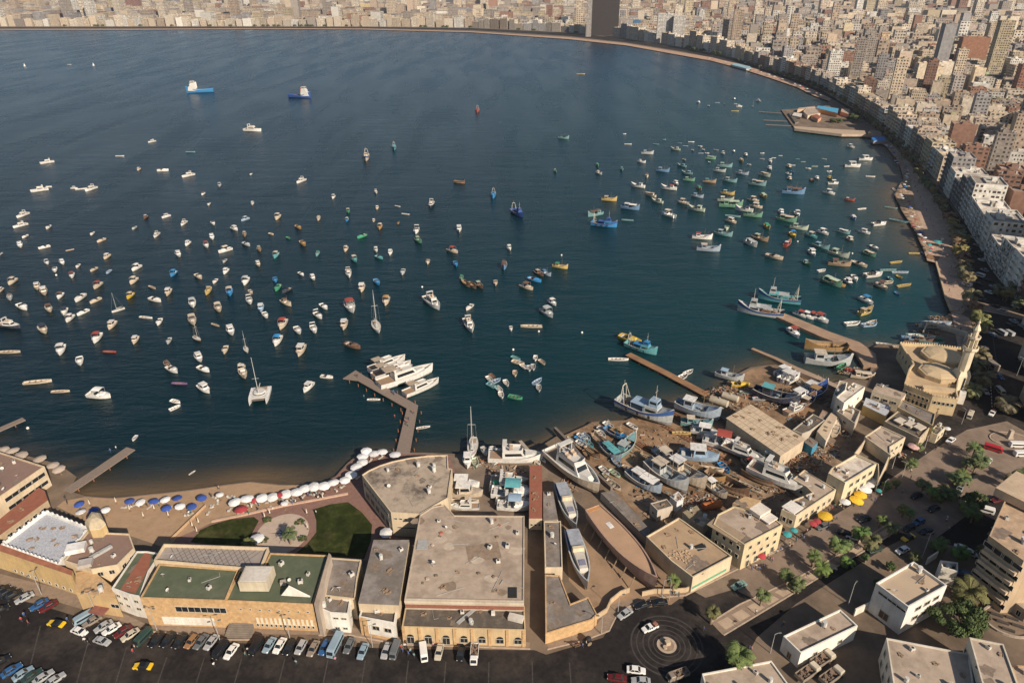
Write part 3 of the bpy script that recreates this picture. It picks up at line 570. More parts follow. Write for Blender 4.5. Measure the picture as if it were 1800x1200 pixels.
r, l = bldg("round_roof_shed", "shed with pale rounded sheet roof and orange gable", [(1517,712),(1522,699),(1566,716),(1558,732)], 3.6, (0.5,0.36,0.15), GRAVR, 0.0)
r, l = bldg("forecourt_house", "brown walled house with cluttered roof below the mosque front", [(1578,715),(1586,702),(1645,727),(1640,748)], 6.2, (0.48,0.36,0.20), CONCG, 0.4, win=[(3,2.4,4,0.9,1.0)])
r, l = bldg("small_house", "small grey plastered house with open roof terrace beside the white block", [(1471,722),(1488,710),(1513,722),(1503,744)], 5.0, (0.48,0.42,0.34), CONC, 0.9, win=[(3,2.4,1,1.2,0.9)])
r, l = bldg("workshop_shed", "flat concrete workshop between the cabin cruiser and the hangar", [(1393,755),(1429,727),(1450,738),(1424,757),(1410,762)], 3.6, GRYW, CONCD, 0.3)
r, l = bldg("container_shed", "long pale ribbed container beside the workshops", [(1436,758),(1462,724),(1472,733),(1452,775)], 3.4, (0.66,0.6,0.5), SHEETR, 0.0)
r, l = bldg("container_shed", "bright blue container with grey top beside the hangar corner", [(1412,776),(1424,768),(1438,777),(1428,787)], 3.2, (0.02,0.25,0.42), CONCG, 0.0)
r, l = bldg("hangar", "long hangar with pale patched sheet roof running across the repair yard", [(1278,735),(1320,712),(1414,772),(1372,800)], 5.4, (0.56,0.46,0.33), SHEETR, 0.0, proud=0.3)
b = MB(); A, B_, Cc, D = [Vector(p) for p in l]
for i in range(1, 14):
    p, q = A.lerp(D, i / 14), B_.lerp(Cc, i / 14); d = (q - p); b.box(((p.x+q.x)/2, (p.y+q.y)/2, 5.52), (d.length, 0.12, 0.05), math.atan2(d.y, d.x))
for i in range(1, 5):
    p, q = A.lerp(B_, i / 5), D.lerp(Cc, i / 5); d = (q - p); b.box(((p.x+q.x)/2, (p.y+q.y)/2, 5.521), (d.length, 0.10, 0.06), math.atan2(d.y, d.x))
b.build("roof_batten", [mat("sheet_seam", (0.36, 0.28, 0.19), 0.8)], r)
r, l = bldg("workshop_shed", "dark roofed shed with pale walls beside the hulls under repair", [(1143,884),(1172,876),(1183,889),(1156,897)], 4.0, (0.5,0.44,0.36), CONCD, 0.2, win=[(3,1.4,1,0.8,0.8)])
r, l = bldg("workshop_shed", "small whitewashed shed standing next to the rusty tank", [(1178,872),(1192,863),(1202,874),(1190,882)], 4.0, (0.62,0.63,0.64), CONC, 0.2)
r, l = bldg("workshop_shed", "tarpaulin covered shed seaward of the green striped warehouse", [(1200,900),(1225,888),(1235,903),(1212,912)], 4.6, (0.42,0.36,0.27), mat("tarpaulin", (0.27,0.22,0.14), 0.9, 0.3, 1.0), 0.0)
r, l = bldg("workshop_shed", "shed with pale torn awning roof beside the black hole warehouse", [(1213,915),(1230,903),(1247,913),(1236,926)], 3.8, (0.42,0.36,0.27), mat("torn_awning", (0.5,0.38,0.27), 0.9, 0.3, 1.0), 0.0)
r, l = bldg("workshop_shed", "open shed with tan canvas roof seaward of the yellow office", [(1288,884),(1310,872),(1338,880),(1318,893)], 3.6, (0.35,0.27,0.19), mat("tan_canvas", (0.45,0.31,0.17), 0.9, 0.2, 1.0), 0.0)
r, l = bldg("workshop_shed", "brick shed with cluttered roof between container and small grey house", [(1428,752),(1446,720),(1466,728),(1460,742)], 3.0, (0.30,0.2,0.15), mat("clutter_roof", (0.30,0.22,0.16), 0.95, 0.6, 1.5), 0.2)
# foreground right
r, l = bldg("white_villa", "white two storey building with cream roof and dark slit windows", [(1540,1024),(1606,986),(1665,1028),(1597,1066)], 9.4, (0.70,0.68,0.64), mat("cream_roof", (0.47,0.36,0.25), 0.9, 0.12, 0.4, spot=(0.34,0.28,0.22), spot_amt=0.7, spot_sc=0.2), 0.7,
     win=[(3,7.2,3,2.3,0.6,{'a0':.02,'a1':.85}),(2,6.0,3,1.9,1.3,{'a0':.1,'a1':.8}),(2,2.8,3,1.9,1.3,{'a0':.1,'a1':.8}),(3,1.0,1,2.2,2.2,{'a0':.3,'a1':.75,'kind':'d'})])
r, l = bldg("white_gatehouse", "small white open topped gatehouse behind the white two storey building", [(1653,984),(1684,988),(1684,1004),(1656,996)], 5.0, (0.74,0.70,0.62), CONCD, 1.4)
r, l = bldg("white_warehouse", "long white warehouse with grey screed roof casting shade over the dark road", [(1377,1117),(1477,1070),(1508,1099),(1408,1147)], 5.0, (0.76,0.73,0.66), CONC, 0.45, win=[(3,0.3,1,1.0,1.9,{'kind':'d'}),(2,1.6,2,1.1,1.1)])
r, l = bldg("corner_building", "white edged flat roof corner building beside the fruit trucks", [(1234,1183),(1356,1160),(1396,1215),(1250,1240)], 4.6, (0.74,0.70,0.62), CONC, 0.4)
r, l = bldg("grey_building", "wide grey roofed building with white parapet below the white two storey building", [(1558,1120),(1704,1148),(1716,1230),(1575,1230)], 7.5, (0.62,0.58,0.50), CONC, 0.35, win=[(3,4.4,3,1.0,1.5,{'a0':.3,'a1':.95}),(3,1.0,3,1.0,1.5,{'a0':.3,'a1':.95})])
r, l = bldg("grey_building", "taller grey roofed block on the edge of the wide grey building", [(1704,1119),(1764,1131),(1800,1230),(1735,1230)], 10.0, (0.60,0.55,0.46), CONC, 0.35, win=[(3,6.0,2,0.8,1.2,{'a0':.75,'a1':1.0})])
r, l = bldg("house", "sand coloured house corner at the very edge beside the taller grey block", [(1778,1168),(1830,1170),(1840,1240),(1800,1240)], 7.0, OCH, CONC, 0.3)
r, l = bldg("shack", "shack with grey board roof and striped shutters beside the date palm", [(1745,1029),(1752,1024),(1812,1054),(1806,1075)], 3.4, (0.36,0.31,0.25), mat("board_roof", (0.36,0.30,0.23), 0.9, 0.2, 1.0), 0.0, win=[(3,0.6,4,1.0,1.6)])
r, l = bldg("apartment_block", "cream apartment block with dark balcony bands at the edge of the photo", [(1739,941),(1766,880),(1800,838),(1900,880),(1900,985),(1800,985)], 17.5, (0.50,0.38,0.25), mat("apt_roof", (0.42,0.30,0.2), 0.9), 0.6,
     win=[(5, 1.5 + 3.2 * k, 3, 4.4, 1.3) for k in range(5)] + [(0, 13.5, 2, 1.6, 1.5), (1, 9.5, 2, 1.6, 1.5)])
for k in range(4): edgeband(r, l, 5, 2.9 + 3.2 * k, 1.0, 0.9, PLASTER, (0.55, 0.43, 0.30), 0.02, 0.98, "balcony")
addbox(r, "roof_storey", at_local(r, 1800, 872, 17.5), (12, 10, 2.4), 0.6, (0.52, 0.40, 0.28))
b = MB()
# low yard walls
def wall(phrase, px, h, col=CRM, w=0.3, name="wall", m=None):
    pl = strip(px, w); c = sum(pl, Vector()) / len(pl); b = MB(); b.prism([(p.x - c.x, p.y - c.y) for p in pl], 0, h)
    me = b.mesh(name, [m or PLASTER]); o = link(name, me, color=col); o.location = (c.x, c.y, G0); tag(o, phrase, "wall", at=PX((c.x, c.y, G0 + h))); return o
wall("curved sandstone yard wall beside the black cars", [(1048,1088),(1066,1076),(1073,1060),(1090,1046),(1106,1040)], 1.6, (0.5,0.38,0.24))
wall("low curved cream wall enclosing the sandy yard of the bare hull", [(1128,1047),(1150,1042),(1180,1042),(1205,1040),(1218,1034)], 1.5, (0.55,0.42,0.27))
wall("long concrete wall beside the white cruiser in the yard", [(975,757),(1000,782),(1040,830),(1075,862)], 1.6, (0.17,0.14,0.12), 0.9)
wall("pale concrete ramp wall beside the terracotta roofed shed", [(914,780),(928,796),(942,815)], 1.4, (0.38,0.33,0.27), 1.2)
wall("dark stone wall edging the rail slipway beside the hangar", [(1244,722),(1275,742),(1330,780),(1374,812)], 1.5, (0.13,0.11,0.10), 1.6)
wall("white boundary wall joining the white two storey building", [(1500,1082),(1528,1068)], 2.4, (0.74,0.7,0.62))
wall("white wall behind the white two storey building", [(1627,992),(1645,980)], 2.4, (0.74,0.7,0.62))
wall("white rail fence above the sandy beach corner", [(300,950),(362,890)], 0.9, (0.5,0.34,0.2), 0.15)
wall("low salmon coping between beach and garden", [(372,917),(430,905),(500,889),(560,878),(612,868)], 0.5, (0.52,0.36,0.27), 0.7)
wall("white coped wall of the boat store north of the mosque", [(1628,572),(1662,581),(1698,592)], 2.2, (0.66,0.56,0.42), 0.9)
wall("short end wall of the boat store north of the mosque", [(1628,573),(1621,590)], 2.0, (0.56,0.47,0.35), 0.5)
wall("right hand end wall of the boat store by the promenade", [(1697,593),(1692,606)], 2.0, (0.56,0.47,0.35), 0.5)
wall("concrete quay wall of the narrow harbour arm", [(1398,655),(1440,672),(1478,690)], 1.8, (0.36,0.27,0.2), 2.6)
for i in range(26):
    x, y = R.uniform(722, 915), R.uniform(915, 1050); nm = R.choice(["roof_stain", "roof_stain", "roof_pipe", "roof_debris"]); 
    hall = [o_ for o_ in bpy.data.objects if o_.name == "market_hall"][0]; L_ = at_local(hall, x, y, 8.56)
    if nm == "roof_stain":
        b = MB(); nn_ = 11; b.face([(R.uniform(.6, 1.2) * 1.3 * math.cos(2*math.pi*k/nn_), R.uniform(.6, 1.2) * math.sin(2*math.pi*k/nn_), 0.012) for k in range(nn_)]); o = b.build(nm, [R.choice([mat("stain_dark", (.24,.18,.13), .95, .3), mat("stain_pale", (.46,.38,.30), .95, .2)])], hall); o.location = L_; o.scale = (R.uniform(.6, 1.8),) * 3; o.location[2] += i * .0006
    elif nm == "roof_pipe": addbox(hall, nm, L_, (R.uniform(3, 8), .1, .1), R.random() * 3, m=STEEL)
    else: addbox(hall, nm, L_, (R.uniform(.3, 1.1), R.uniform(.3, .8), R.uniform(.15, .5)), R.random() * 3, R.choice([(.2,.15,.1), (.5,.42,.34), (.4,.13,.08)]))
# --- mosque
mz = 7.0
r, l = bldg("mosque", "sand coloured mosque with crenellated roof edge and broad low dome", [(1582,603),(1640,606),(1694,613),(1690,640),(1680,688),(1684,702),(1640,695),(1590,676),(1598,650),(1606,640)], mz, (0.60,0.47,0.28), mat("mosque_roof", (0.48,0.36,0.22), 0.9, 0.1, 0.4, spot=(0.36,0.24,0.13), spot_amt=0.6, spot_sc=0.12), 1.0,
     win=[(5,3.8,5,0.8,1.1),(6,3.8,6,0.8,1.1),(6,1.0,6,0.9,1.6,{'kind':'a'}),(8,3.4,4,0.8,1.4),(9,3.4,4,0.8,1.4)])
for e in range(len(l)):
    a, c = Vector(l[e]), Vector(l[(e + 1) % len(l)]); n_ = max(2, int((c - a).length / 0.9))
    comb(r, "crenellation", a, c, mz + .003, 0.1, 0.6, n_, 0.35, PLASTER, (0.66, 0.54, 0.36), 0.5)
for dcx, dcy, rr_ in ((1657, 621, 7.0), (1651, 651, 6.4)):
  dc = Vector(at_local(r, dcx, dcy, mz + 1)); b = MB()
  oct_ = [(math.cos(i * math.pi / 4 + .39) , math.sin(i * math.pi / 4 + .39)) for i in range(8)]
  b.loft([[(dc.x + x * rr, dc.y + y * rr, z) for x, y in oct_] for rr, z in ((rr_ * 1.08, mz - 1), (rr_ * 1.08, mz + .7))], cap1=True); b.build("drum", [PLASTER], r, color=(0.50, 0.38, 0.23))
  b = MB(); b.loft([[(dc.x + x * rr * rr_, dc.y + y * rr * rr_, z) for x, y in oct_] for rr, z in ((.98, mz + .72), (.9, mz + 1.0), (.6, mz + 1.5), (.25, mz + 1.75), (.02, mz + 1.8))], cap1=True)
  b.build("dome", [mat("dome_render", (0.52, 0.40, 0.25), 0.8, 0.08)], r)
dc2 = Vector(at_local(r, 1652, 682, mz + .5)); b = MB(); b.box((dc2.x, dc2.y, mz - .9), (11, 2.6, 1.3), -0.25); b.build("roof_storey", [PLASTER], r, color=(0.58, 0.44, 0.27))
# minaret
mp0 = P(1678, 692, G0); t = thing("minaret", "tall slender pale minaret with two balconies beside the mosque", "minaret", mp0, at=(1700, 630))
def ring(r_, z, n=8): return [(r_ * math.cos(2 * math.pi * (i + .5) / n), r_ * math.sin(2 * math.pi * (i + .5) / n), z) for i in range(n)]
b = MB(); b.loft([ring(2.9, -.1, 4), ring(2.9, 8, 4), ring(2.5, 9.0, 8), ring(2.1, 9.6), ring(2.0, 18.5)], cap1=True) if False else None
b = MB(); b.box((0, 0, -.1), (4.4, 4.4, 9.0)); b.box((0, 0, 8.9), (4.4, 4.4, 1.6), taper=0.78); b.loft([ring(1.85, 10.4), ring(1.75, 19.2)], cap1=True); b.build("shaft", [PLASTER], t, color=(0.70, 0.62, 0.46))
b = MB(); b.loft([ring(1.8, 18.6), ring(2.6, 19.2), ring(2.6, 19.6), ring(2.6, 20.4), ring(2.4, 20.4), ring(2.4, 19.62)]); b.build("balcony", [PLASTER], t, color=(0.74, 0.66, 0.5))
b = MB(); b.loft([ring(1.15, 19.3), ring(1.15, 23.6)]); 
for x, y, z in ring(1.55, 19.3): b.tube((x, y, z), (x, y, 23.6), 0.22, n=6)
b.build("colonnade", [PLASTER], t, color=(0.68, 0.58, 0.4))
b = MB(); b.loft([ring(1.6, 23.4), ring(2.1, 23.8), ring(2.1, 24.6), ring(1.9, 24.6), ring(1.9, 23.82)]); b.build("balcony", [PLASTER], t, color=(0.74, 0.66, 0.5))
b = MB(); b.loft([ring(1.0, 23.9), ring(0.95, 26.6), ring(1.25, 26.9), ring(1.2, 27.3), ring(.8, 28.2), ring(.35, 29.0), ring(.3, 29.5), ring(.5, 29.9), ring(.12, 30.6), ring(.05, 32)], cap1=True); b.build("finial", [PLASTER], t, color=(0.70, 0.60, 0.44))
b = MB(); b.box((0.2, -2.21, 2.0), (0.8, 0.04, 6.2), bottom=True); b.build("slot_window", [GLASS], t)
# painted kiosk roof by mosque foot
r, l = bldg("awning", "plain white awning at the foot of the minaret", [(1688,684),(1700,685),(1697,699),(1686,697)], 3.0, WHT, mat("awning_cloth", (0.55,0.55,0.54), 0.9), 0.0, cat="awning")
# small things on the roofs: tanks, cooling units, dishes, pipes, seams
_ru = {}
def roofunit(k):
    if k in _ru: return _ru[k]
    b = MB()
    if k == "cooling_unit": b.box((0, 0, .12), (1.0, .7, .75), bottom=True); b.box((-.36, 0, 0), (.1, .7, .12)); b.box((.36, 0, 0), (.1, .7, .12)); b.tube((0, 0, .86), (0, 0, .92), .27, n=10, m=1); ms = [OFFWR, BLACK]
    elif k == "water_tank": b.tube((0, 0, .35), (0, 0, 1.45), .5, n=10); b.box((-.35, 0, 0), (.08, .8, .36)); b.box((.35, 0, 0), (.08, .8, .36)); ms = [mat("tank_plastic", (.5, .5, .48), .6), STEEL]
    elif k == "satellite_dish": b.tube((0, 0, 0), (0, 0, .8), .04, n=5, m=1); n = 10; b.loft([[(r_ * math.cos(2*math.pi*i/n), r_ * math.sin(2*math.pi*i/n) * .8 - z * .4, .8 + z + r_ * math.sin(2*math.pi*i/n) * .5) for i in range(n)] for r_, z in ((.06, 0), (.35, .06), (.55, .18))]); ms = [mat("dish_white", (.6, .58, .54), .5), STEEL]
    elif k == "roof_pipe": b.box((0, 0, .02), (4.5, .09, .09), bottom=True); b.box((2.2, .6, .02), (.09, 1.3, .09), bottom=True); ms = [STEEL]
    elif k == "roof_patch": b.face([(1.3 * math.cos(a) * (1 + .3 * math.sin(3 * a)), 1.0 * math.sin(a) * (1 + .25 * math.cos(5 * a)), .008) for a in [2*math.pi*i/14 for i in range(14)]]); ms = [mat("roof_patch_tone", (.20, .155, .12), .95, .3, 1.0)]
    else:
        b.box((0, 0, 0), (.9, .5, .18), .3); b.box((.5, .4, 0), (.5, .3, .3), 1.1); b.box((-.4, .5, 0), (1.3, .12, .1), .8); ms = [mat("roof_junk_tone", (.26, .18, .12), .95, .4, 2)]
    _ru[k] = b.mesh(k, ms); return _ru[k]
OFFWR = mat("unit_white", (.52, .50, .46), .6)
RR = random.Random(5)
for root, loc, z, nm in ROOFS:
    if nm in ("awning", "quay_wall", "cupola_tower", "courtyard_wall", "street_block", "beach_shelter", "beach_cafe", "walled_yard", "mosque"): continue
    A_ = abs(area(loc)); n_ = int(min(16, 2 + A_ / 26)); xs_ = [p[0] for p in loc]; ys_ = [p[1] for p in loc]; k_ = 0; tries = 0
    kinds = ["cooling_unit", "water_tank", "satellite_dish", "roof_pipe", "roof_patch", "roof_patch", "roof_junk", "roof_junk"] if nm not in ("hangar", "boat_shed", "container_shed", "annex_building", "banqueting_hall") else ["roof_junk"]
    if nm in ('sandstone_building', 'hatched_roof_building'): kinds = ['cooling_unit', 'satellite_dish', 'roof_pipe']; n_ = min(n_, 5)
    inn_ = inset(loc, 1.0) if A_ > 30 else inset(loc, .5)
    while k_ < n_ and tries < 200:
        tries += 1; x, y = RR.uniform(min(xs_), max(xs_)), RR.uniform(min(ys_), max(ys_))
        if not inpoly(x, y, inn_) or not inpoly(x, y, loc): continue
        kd = RR.choice(kinds)
        if kd == "roof_pipe" and A_ < 60: continue
        o = link(kd, roofunit(kd), root); o.location = (x, y, z + .004 * k_ + .002); o.rotation_euler = (0, 0, RR.random() * 6.28); s_ = RR.uniform(.8, 1.25) * (RR.uniform(.8, 2.0) if kd == "roof_patch" and A_ > 80 else 1); o.scale = (s_,) * 3; k_ += 1
# ============================================================ boats
def hull_rings(L_, B_, H_, bow=1.0, sheer=0.35, stern=0.82, n=12, keel=0.25, deck_in=0.12, floor=0.35, flare=0.12):
    """hull lying along +x (bow), waterline at z = 0; returns outer rings, gunwale and floor outlines"""
    out = []; gun = []; inn = []
    for i in range(n + 1):
        t = i / n; x = -L_ / 2 + L_ * t
        if t < 0.42: k = stern + (1 - stern) * math.sin(t / 0.42 * math.pi / 2)
        else: k = max(1 - ((t - 0.42) / 0.58) ** (2.0 + 0.4 * bow), 0.0)
        hb = B_ / 2 * max(k, 0.015); z = H_ * (1 + sheer * (2 * t - 0.9) ** 2 * (1.3 if t > .45 else 0.35))
        xo = x - (1 - t) * 0; rake = 0.0 if t < .7 else (t - .7) / .3 * H_ * 0.45
        out.append([(x - rake * 1.1, 0, -keel), (x - rake * .9, hb * (0.62 - flare), -keel * .6), (x - rake * .35, hb * (0.95 - flare), H_ * .25), (x, hb, z)])
        gun.append((x, hb, z)); 
        hi = max(hb - deck_in, 0.01); inn.append((min(x, L_ / 2 - deck_in * 2.2), hi, z))
    return out, gun, inn
def hull_mesh(L_, B_, H_, floor=0.25, name="hull", **k):
    out, gun, inn = hull_rings(L_, B_, H_, **k); b = MB(); n = len(out)
    for s in (1, -1):
        q = lambda p: (p[0], p[1] * s, p[2])
        for i in range(n - 1):
            for j in range(3):
                f = [q(out[i][j]), q(out[i + 1][j]), q(out[i + 1][j + 1]), q(out[i][j + 1])]
                b.face(f if s < 0 else f[::-1], 0 if j == 2 else 1)
            f = [q(gun[i]), q(gun[i + 1]), q(inn[i + 1]), q(inn[i])]; b.face(f if s < 0 else f[::-1], 2)
            fl = lambda p: (p[0], p[1] * s * .96, floor)
            f = [q(inn[i]), q(inn[i + 1]), fl(inn[i + 1]), fl(inn[i])]; b.face(f if s < 0 else f[::-1], 3)
        
    a = out[0]; b.face([(p[0], -p[1], p[2]) for p in a[::-1]] + [p for p in a[1:]], 0)
    b.face([(inn[0][0] + .02, inn[0][1], inn[0][2]), (inn[0][0] + .02, -inn[0][1], inn[0][2]), (inn[0][0] + .02, -inn[0][1] * .96, floor), (inn[0][0] + .02, inn[0][1] * .96, floor)], 3)
    b.face([(inn[0][0], inn[0][1], inn[0][2]), (gun[0][0], gun[0][1], gun[0][2]), (gun[0][0], -gun[0][1], gun[0][2]), (inn[0][0], -inn[0][1], inn[0][2])], 2)
    return b, inn
PT = paint()
KEELM = mat("antifoul", (0.045, 0.035, 0.035), 0.7, 0.2); INN = mat("boat_inside", obj=True, rough=0.7, var=0.25, sc=1.6); DECKM = mat("deck_boards", (0.30, 0.22, 0.15), 0.85, 0.25, 1.5)
LITE = mat("pale_gelcoat", (0.55, 0.54, 0.51), 0.4, 0.08); OFFW = mat("aged_white_paint", (0.50, 0.47, 0.42), 0.6, 0.15, 0.8)
RUBR = mat("rub_rail", (0.14, 0.09, 0.06), 0.7, 0.2)
KIT = {}
def kit_part(kind, part, bm, mats, smooth=False, role=0, child=None): KIT.setdefault(kind, []).append([part, bm.mesh(part, mats, smooth), role, child])
def floor_mesh(inn, z, lo=0, hi=99, sc=.96):
    b = MB(); pts = [(p[0], p[1] * sc, z) for p in inn[lo:hi]] + [(p[0], -p[1] * sc, z) for p in inn[lo:hi][::-1]]; b.face(pts[::-1]); return b
def tapered(b, x0, x1, w0, w1, z0, h, rf=0.0, rb=0.0, m=0, mt=None, sh=0.85):
    """cabin: widths w0 (aft) w1 (fwd), front raked rf, back raked rb"""
    A = [(x0, -w0/2, z0), (x1, -w1/2, z0), (x1, w1/2, z0), (x0, w0/2, z0)]
    T = [(x0 + rb, -w0/2*sh, z0 + h), (x1 - rf, -w1/2*sh, z0 + h), (x1 - rf, w1/2*sh, z0 + h), (x0 + rb, w0/2*sh, z0 + h)]
    for i in range(4):
        j = (i + 1) % 4; b.face([A[i], A[j], T[j], T[i]], m)
    b.face(T, m if mt is None else mt); return T
def winband(x0, x1, w0, w1, z0, h, lo, hi, rf, rb, sh, eps=0.012):
    """dark window strip hugging a tapered cabin between heights lo..hi"""
    b = MB()
    def pt(x, w, z, which):
        t = (z - z0) / h; xx = (x0 + rb * t) if which == 0 else (x1 - rf * t); ww = (w0 if which == 0 else w1) * (1 - (1 - sh) * t)
        return xx, ww
    xa0, wa0 = pt(0, 0, lo, 0); xb0, wb0 = pt(0, 0, lo, 1); xa1, wa1 = pt(0, 0, hi, 0); xb1, wb1 = pt(0, 0, hi, 1)
    e = eps; s0, s1 = .12, .9
    for sg in (1, -1):
        l = lambda xa, wa, xb, wb, t, z: (xa + (xb - xa) * t, sg * ((wa + (wb - wa) * t) / 2 + e), z)
        b.face([l(xa0, wa0, xb0, wb0, s0, lo), l(xa0, wa0, xb0, wb0, s1, lo), l(xa1, wa1, xb1, wb1, s1, hi), l(xa1, wa1, xb1, wb1, s0, hi)])
    b.face([(xb0 + e, -wb0/2*.88, lo), (xb0 + e, wb0/2*.88, lo), (xb1 + e, wb1/2*.88, hi), (xb1 + e, -wb1/2*.88, hi)])
    return b
def canopy_mesh(L_, W_, z, arch=0.12, poles=None):
    b = MB(); n = 5; rows = []
    for i in range(n + 1):
        y = -W_/2 + W_ * i / n; rows.append([(-L_/2, y, z - arch * (2*i/n - 1)**2), (L_/2, y, z - arch * (2*i/n - 1)**2)])
    for i in range(n): b.face([rows[i][0], rows[i][1], rows[i+1][1], rows[i+1][0]][::-1]); 
    up = [[(p[0], p[1], p[2] + .05) for p in r] for r in rows]
    for i in range(n): b.face([up[i][0], up[i+1][0], up[i+1][1], up[i][1]][::-1])
    for i in (0, n): b.face([rows[i][0], rows[i][1], up[i][1], up[i][0]])
    if poles is not None:
        for x in (-L_/2 + .08, L_/2 - .08):
            for y in (-W_/2 + .05, W_/2 - .05): b.tube((x, y, poles), (x, y, z - arch), 0.03, n=4, m=1)
    return b
# --- rowing boat (4.2 m)
b, inn = hull_mesh(4.2, 1.75, 0.5, floor=0.12, deck_in=0.13, keel=.15, n=10); kit_part('r', "hull", b, [PT, PT, PT, INN])
kit_part('r', "bottom_boards", floor_mesh(inn, .125), [INN], role=2)
for x in (-1.2, -.1, 0.95): b = MB(); b.box((x, 0, .36), (.26, 1.5 if x < .5 else 1.15, .05), bottom=True); kit_part('r', "thwart", b, [WOOD])
# --- long open skiff (7 m)
b, inn = hull_mesh(7.6, 1.8, 0.5, floor=0.15, deck_in=0.16, keel=.15, n=12, stern=.6); kit_part('k', "hull", b, [PT, PT, PT, INN]); kit_part('k', "bottom_boards", floor_mesh(inn, .155), [DECKM])
for x in (-2.2, -.7, .8, 2.1): b = MB(); b.box((x, 0, .38), (.26, 1.5 if x < 2 else 1.1, .05), bottom=True); kit_part('k', "thwart", b, [WOOD])
# --- small motorboat (6.4 m): 'm' with cloth canopy, 'o' open, 'h' hardtop cuddy
for kd in 'mohg':
    b, inn = hull_mesh(6.4, 2.45, 0.85, floor=0.32, deck_in=0.16, n=12, sheer=.25); kit_part(kd, "hull", b, [PT, PT, PT, INN])
    kit_part(kd, "cockpit_floor", floor_mesh(inn, .33, 0, 9), [INN], role=2)
    # foredeck
    b = MB(); pts = [(p[0], p[1], p[2] - .02) for p in inn[6:]] + [(p[0], -p[1], p[2] - .02) for p in inn[6:][::-1]]
    b.face(pts[::-1]); b.face([(inn[6][0], -inn[6][1], inn[6][2] - .02), (inn[6][0], -inn[6][1], .32), (inn[6][0], inn[6][1], .32), (inn[6][0], inn[6][1], inn[6][2] - .02)]); kit_part(kd, "foredeck", b, [PT], role=3)
    if kd == 'h':
        b = MB(); tapered(b, -1.0, 1.3, 1.9, 1.5, .8, 1.15, .5, .1); kit_part(kd, "cabin", b, [PT], role=3, child=("window", winband(-1.0, 1.3, 1.9, 1.5, .8, 1.15, 1.25, 1.75, .5, .1, .85).mesh("window", [GLASS])))
        b = MB(); b.box((-.3, 0, 1.95), (2.6, 1.9, .07), bottom=True); kit_part(kd, "hardtop", b, [PT], role=1)
    else:
        b = MB(); tapered(b, -.1, 1.9, 1.7, 1.0, .82, .38, .5, 0); kit_part(kd, "cabin", b, [PT], role=3)
        b = MB(); b.face([(.15, -.8, 1.15), (-.2, -.75, 1.62), (-.2, .75, 1.62), (.15, .8, 1.15)]); b.face([(.15, -.8, 1.15), (-.7, -.88, 1.1), (-.7, -.8, 1.55), (-.2, -.75, 1.62)]); b.face([(.15, .8, 1.15), (-.7, .88, 1.1), (-.7, .8, 1.55), (-.2, .75, 1.62)]); kit_part(kd, "windscreen", b, [GLASS])
    for y in (-.5, .5): b = MB(); b.box((-1.0, y, .33), (.55, .6, .42)); b.box((-1.25, y, .7), (.12, .6, .4)); kit_part(kd, "seat", b, [LITE if kd != 'o' else WOOD])
    b = MB(); b.box((-2.55, 0, .33), (.6, 1.7, .4)); kit_part(kd, "stern_bench", b, [LITE])
    b = MB(); b.box((-3.38, 0, .35), (.4, .42, .75), taper=.7); b.box((-3.4, 0, -.3), (.18, .12, .7)); kit_part(kd, "outboard_motor", b, [mat("motor_cowl", (.05, .05, .055), .4)])
    if kd in 'm': b = canopy_mesh(2.3, 2.0, 2.25, .15, .8); kit_part(kd, "canopy", b, [cloth(), STEEL], role=1)
    if kd == 'g':
        b = MB()
        for y in (-1.05, 1.05): b.tube((-2.4, y, .8), (-2.2, y * .85, 2.3), .05, n=5); 
        b.tube((-2.2, -.9, 2.3), (-2.2, .9, 2.3), .05, n=5); b.box((-1.9, 0, 2.3), (.9, 1.9, .05), bottom=True, m=1); kit_part(kd, "roll_frame", b, [STEEL, cloth()], role=1)
# --- traditional fishing boat (9 m): 'f' with wheelhouse and awning, 'w' work boat with cabin only
for kd in 'fw':
    b, inn = hull_mesh(9.0, 3.1, 1.15, floor=0.55, deck_in=0.17, n=13, sheer=.75, stern=.7, keel=.3); kit_part(kd, "hull", b, [PT, PT, OFFW, INN])
    kit_part(kd, "deck", floor_mesh(inn, .56), [INN], role=2)
    b = MB(); pts = [(p[0], p[1], p[2] - .08) for p in inn[9:]] + [(p[0], -p[1], p[2] - .08) for p in inn[9:][::-1]]; b.face(pts[::-1]); kit_part(kd, "foredeck", b, [PT], role=3)
    b = MB(); tapered(b, -2.7, -.9, 1.7, 1.6, .56, 1.75, .15, .05, sh=.95); kit_part(kd, "wheelhouse", b, [PT], role=3, child=("window", winband(-2.7, -.9, 1.7, 1.6, .56, 1.75, 1.45, 2.0, .15, .05, .95).mesh("window", [GLASS])))
    b = MB(); b.box((-1.8, 0, 2.31), (2.3, 2.0, .08), bottom=True); kit_part(kd, "wheelhouse_roof", b, [PT], role=1)
    b = MB(); b.tube((0.9, 0, .56), (0.9, 0, 4.4), .07, .04, 6); b.tube((.9, 0, 1.6), (3.2, 0, 3.2), .035, n=4); kit_part(kd, "mast", b, [WOOD])
    b = MB(); b.ball((1.9, .3, .75), .55, 8, 4, .5); b.ball((2.2, -.35, .7), .42, 7, 4, .5); kit_part(kd, "net_heap", b, [ROPE])
    for x, y in ((-3.4, .3), (0.2, -.6), (.25, .5)): b = MB(); b.box((x, y, .56), (.7, .5, .35)); kit_part(kd, "fish_box", b, [mat("fish_box_plastic", (0.25, 0.30, 0.33), .7)])
    if kd == 'f': b = canopy_mesh(3.6, 2.3, 2.3, .1, .9); 
    if kd == 'f':
        me_ = b.mesh("awning", [cloth(), WOOD]); me_.transform(Matrix.Translation((1.2, 0, -.1))); KIT[kd].append(["awning", me_, 1, None])
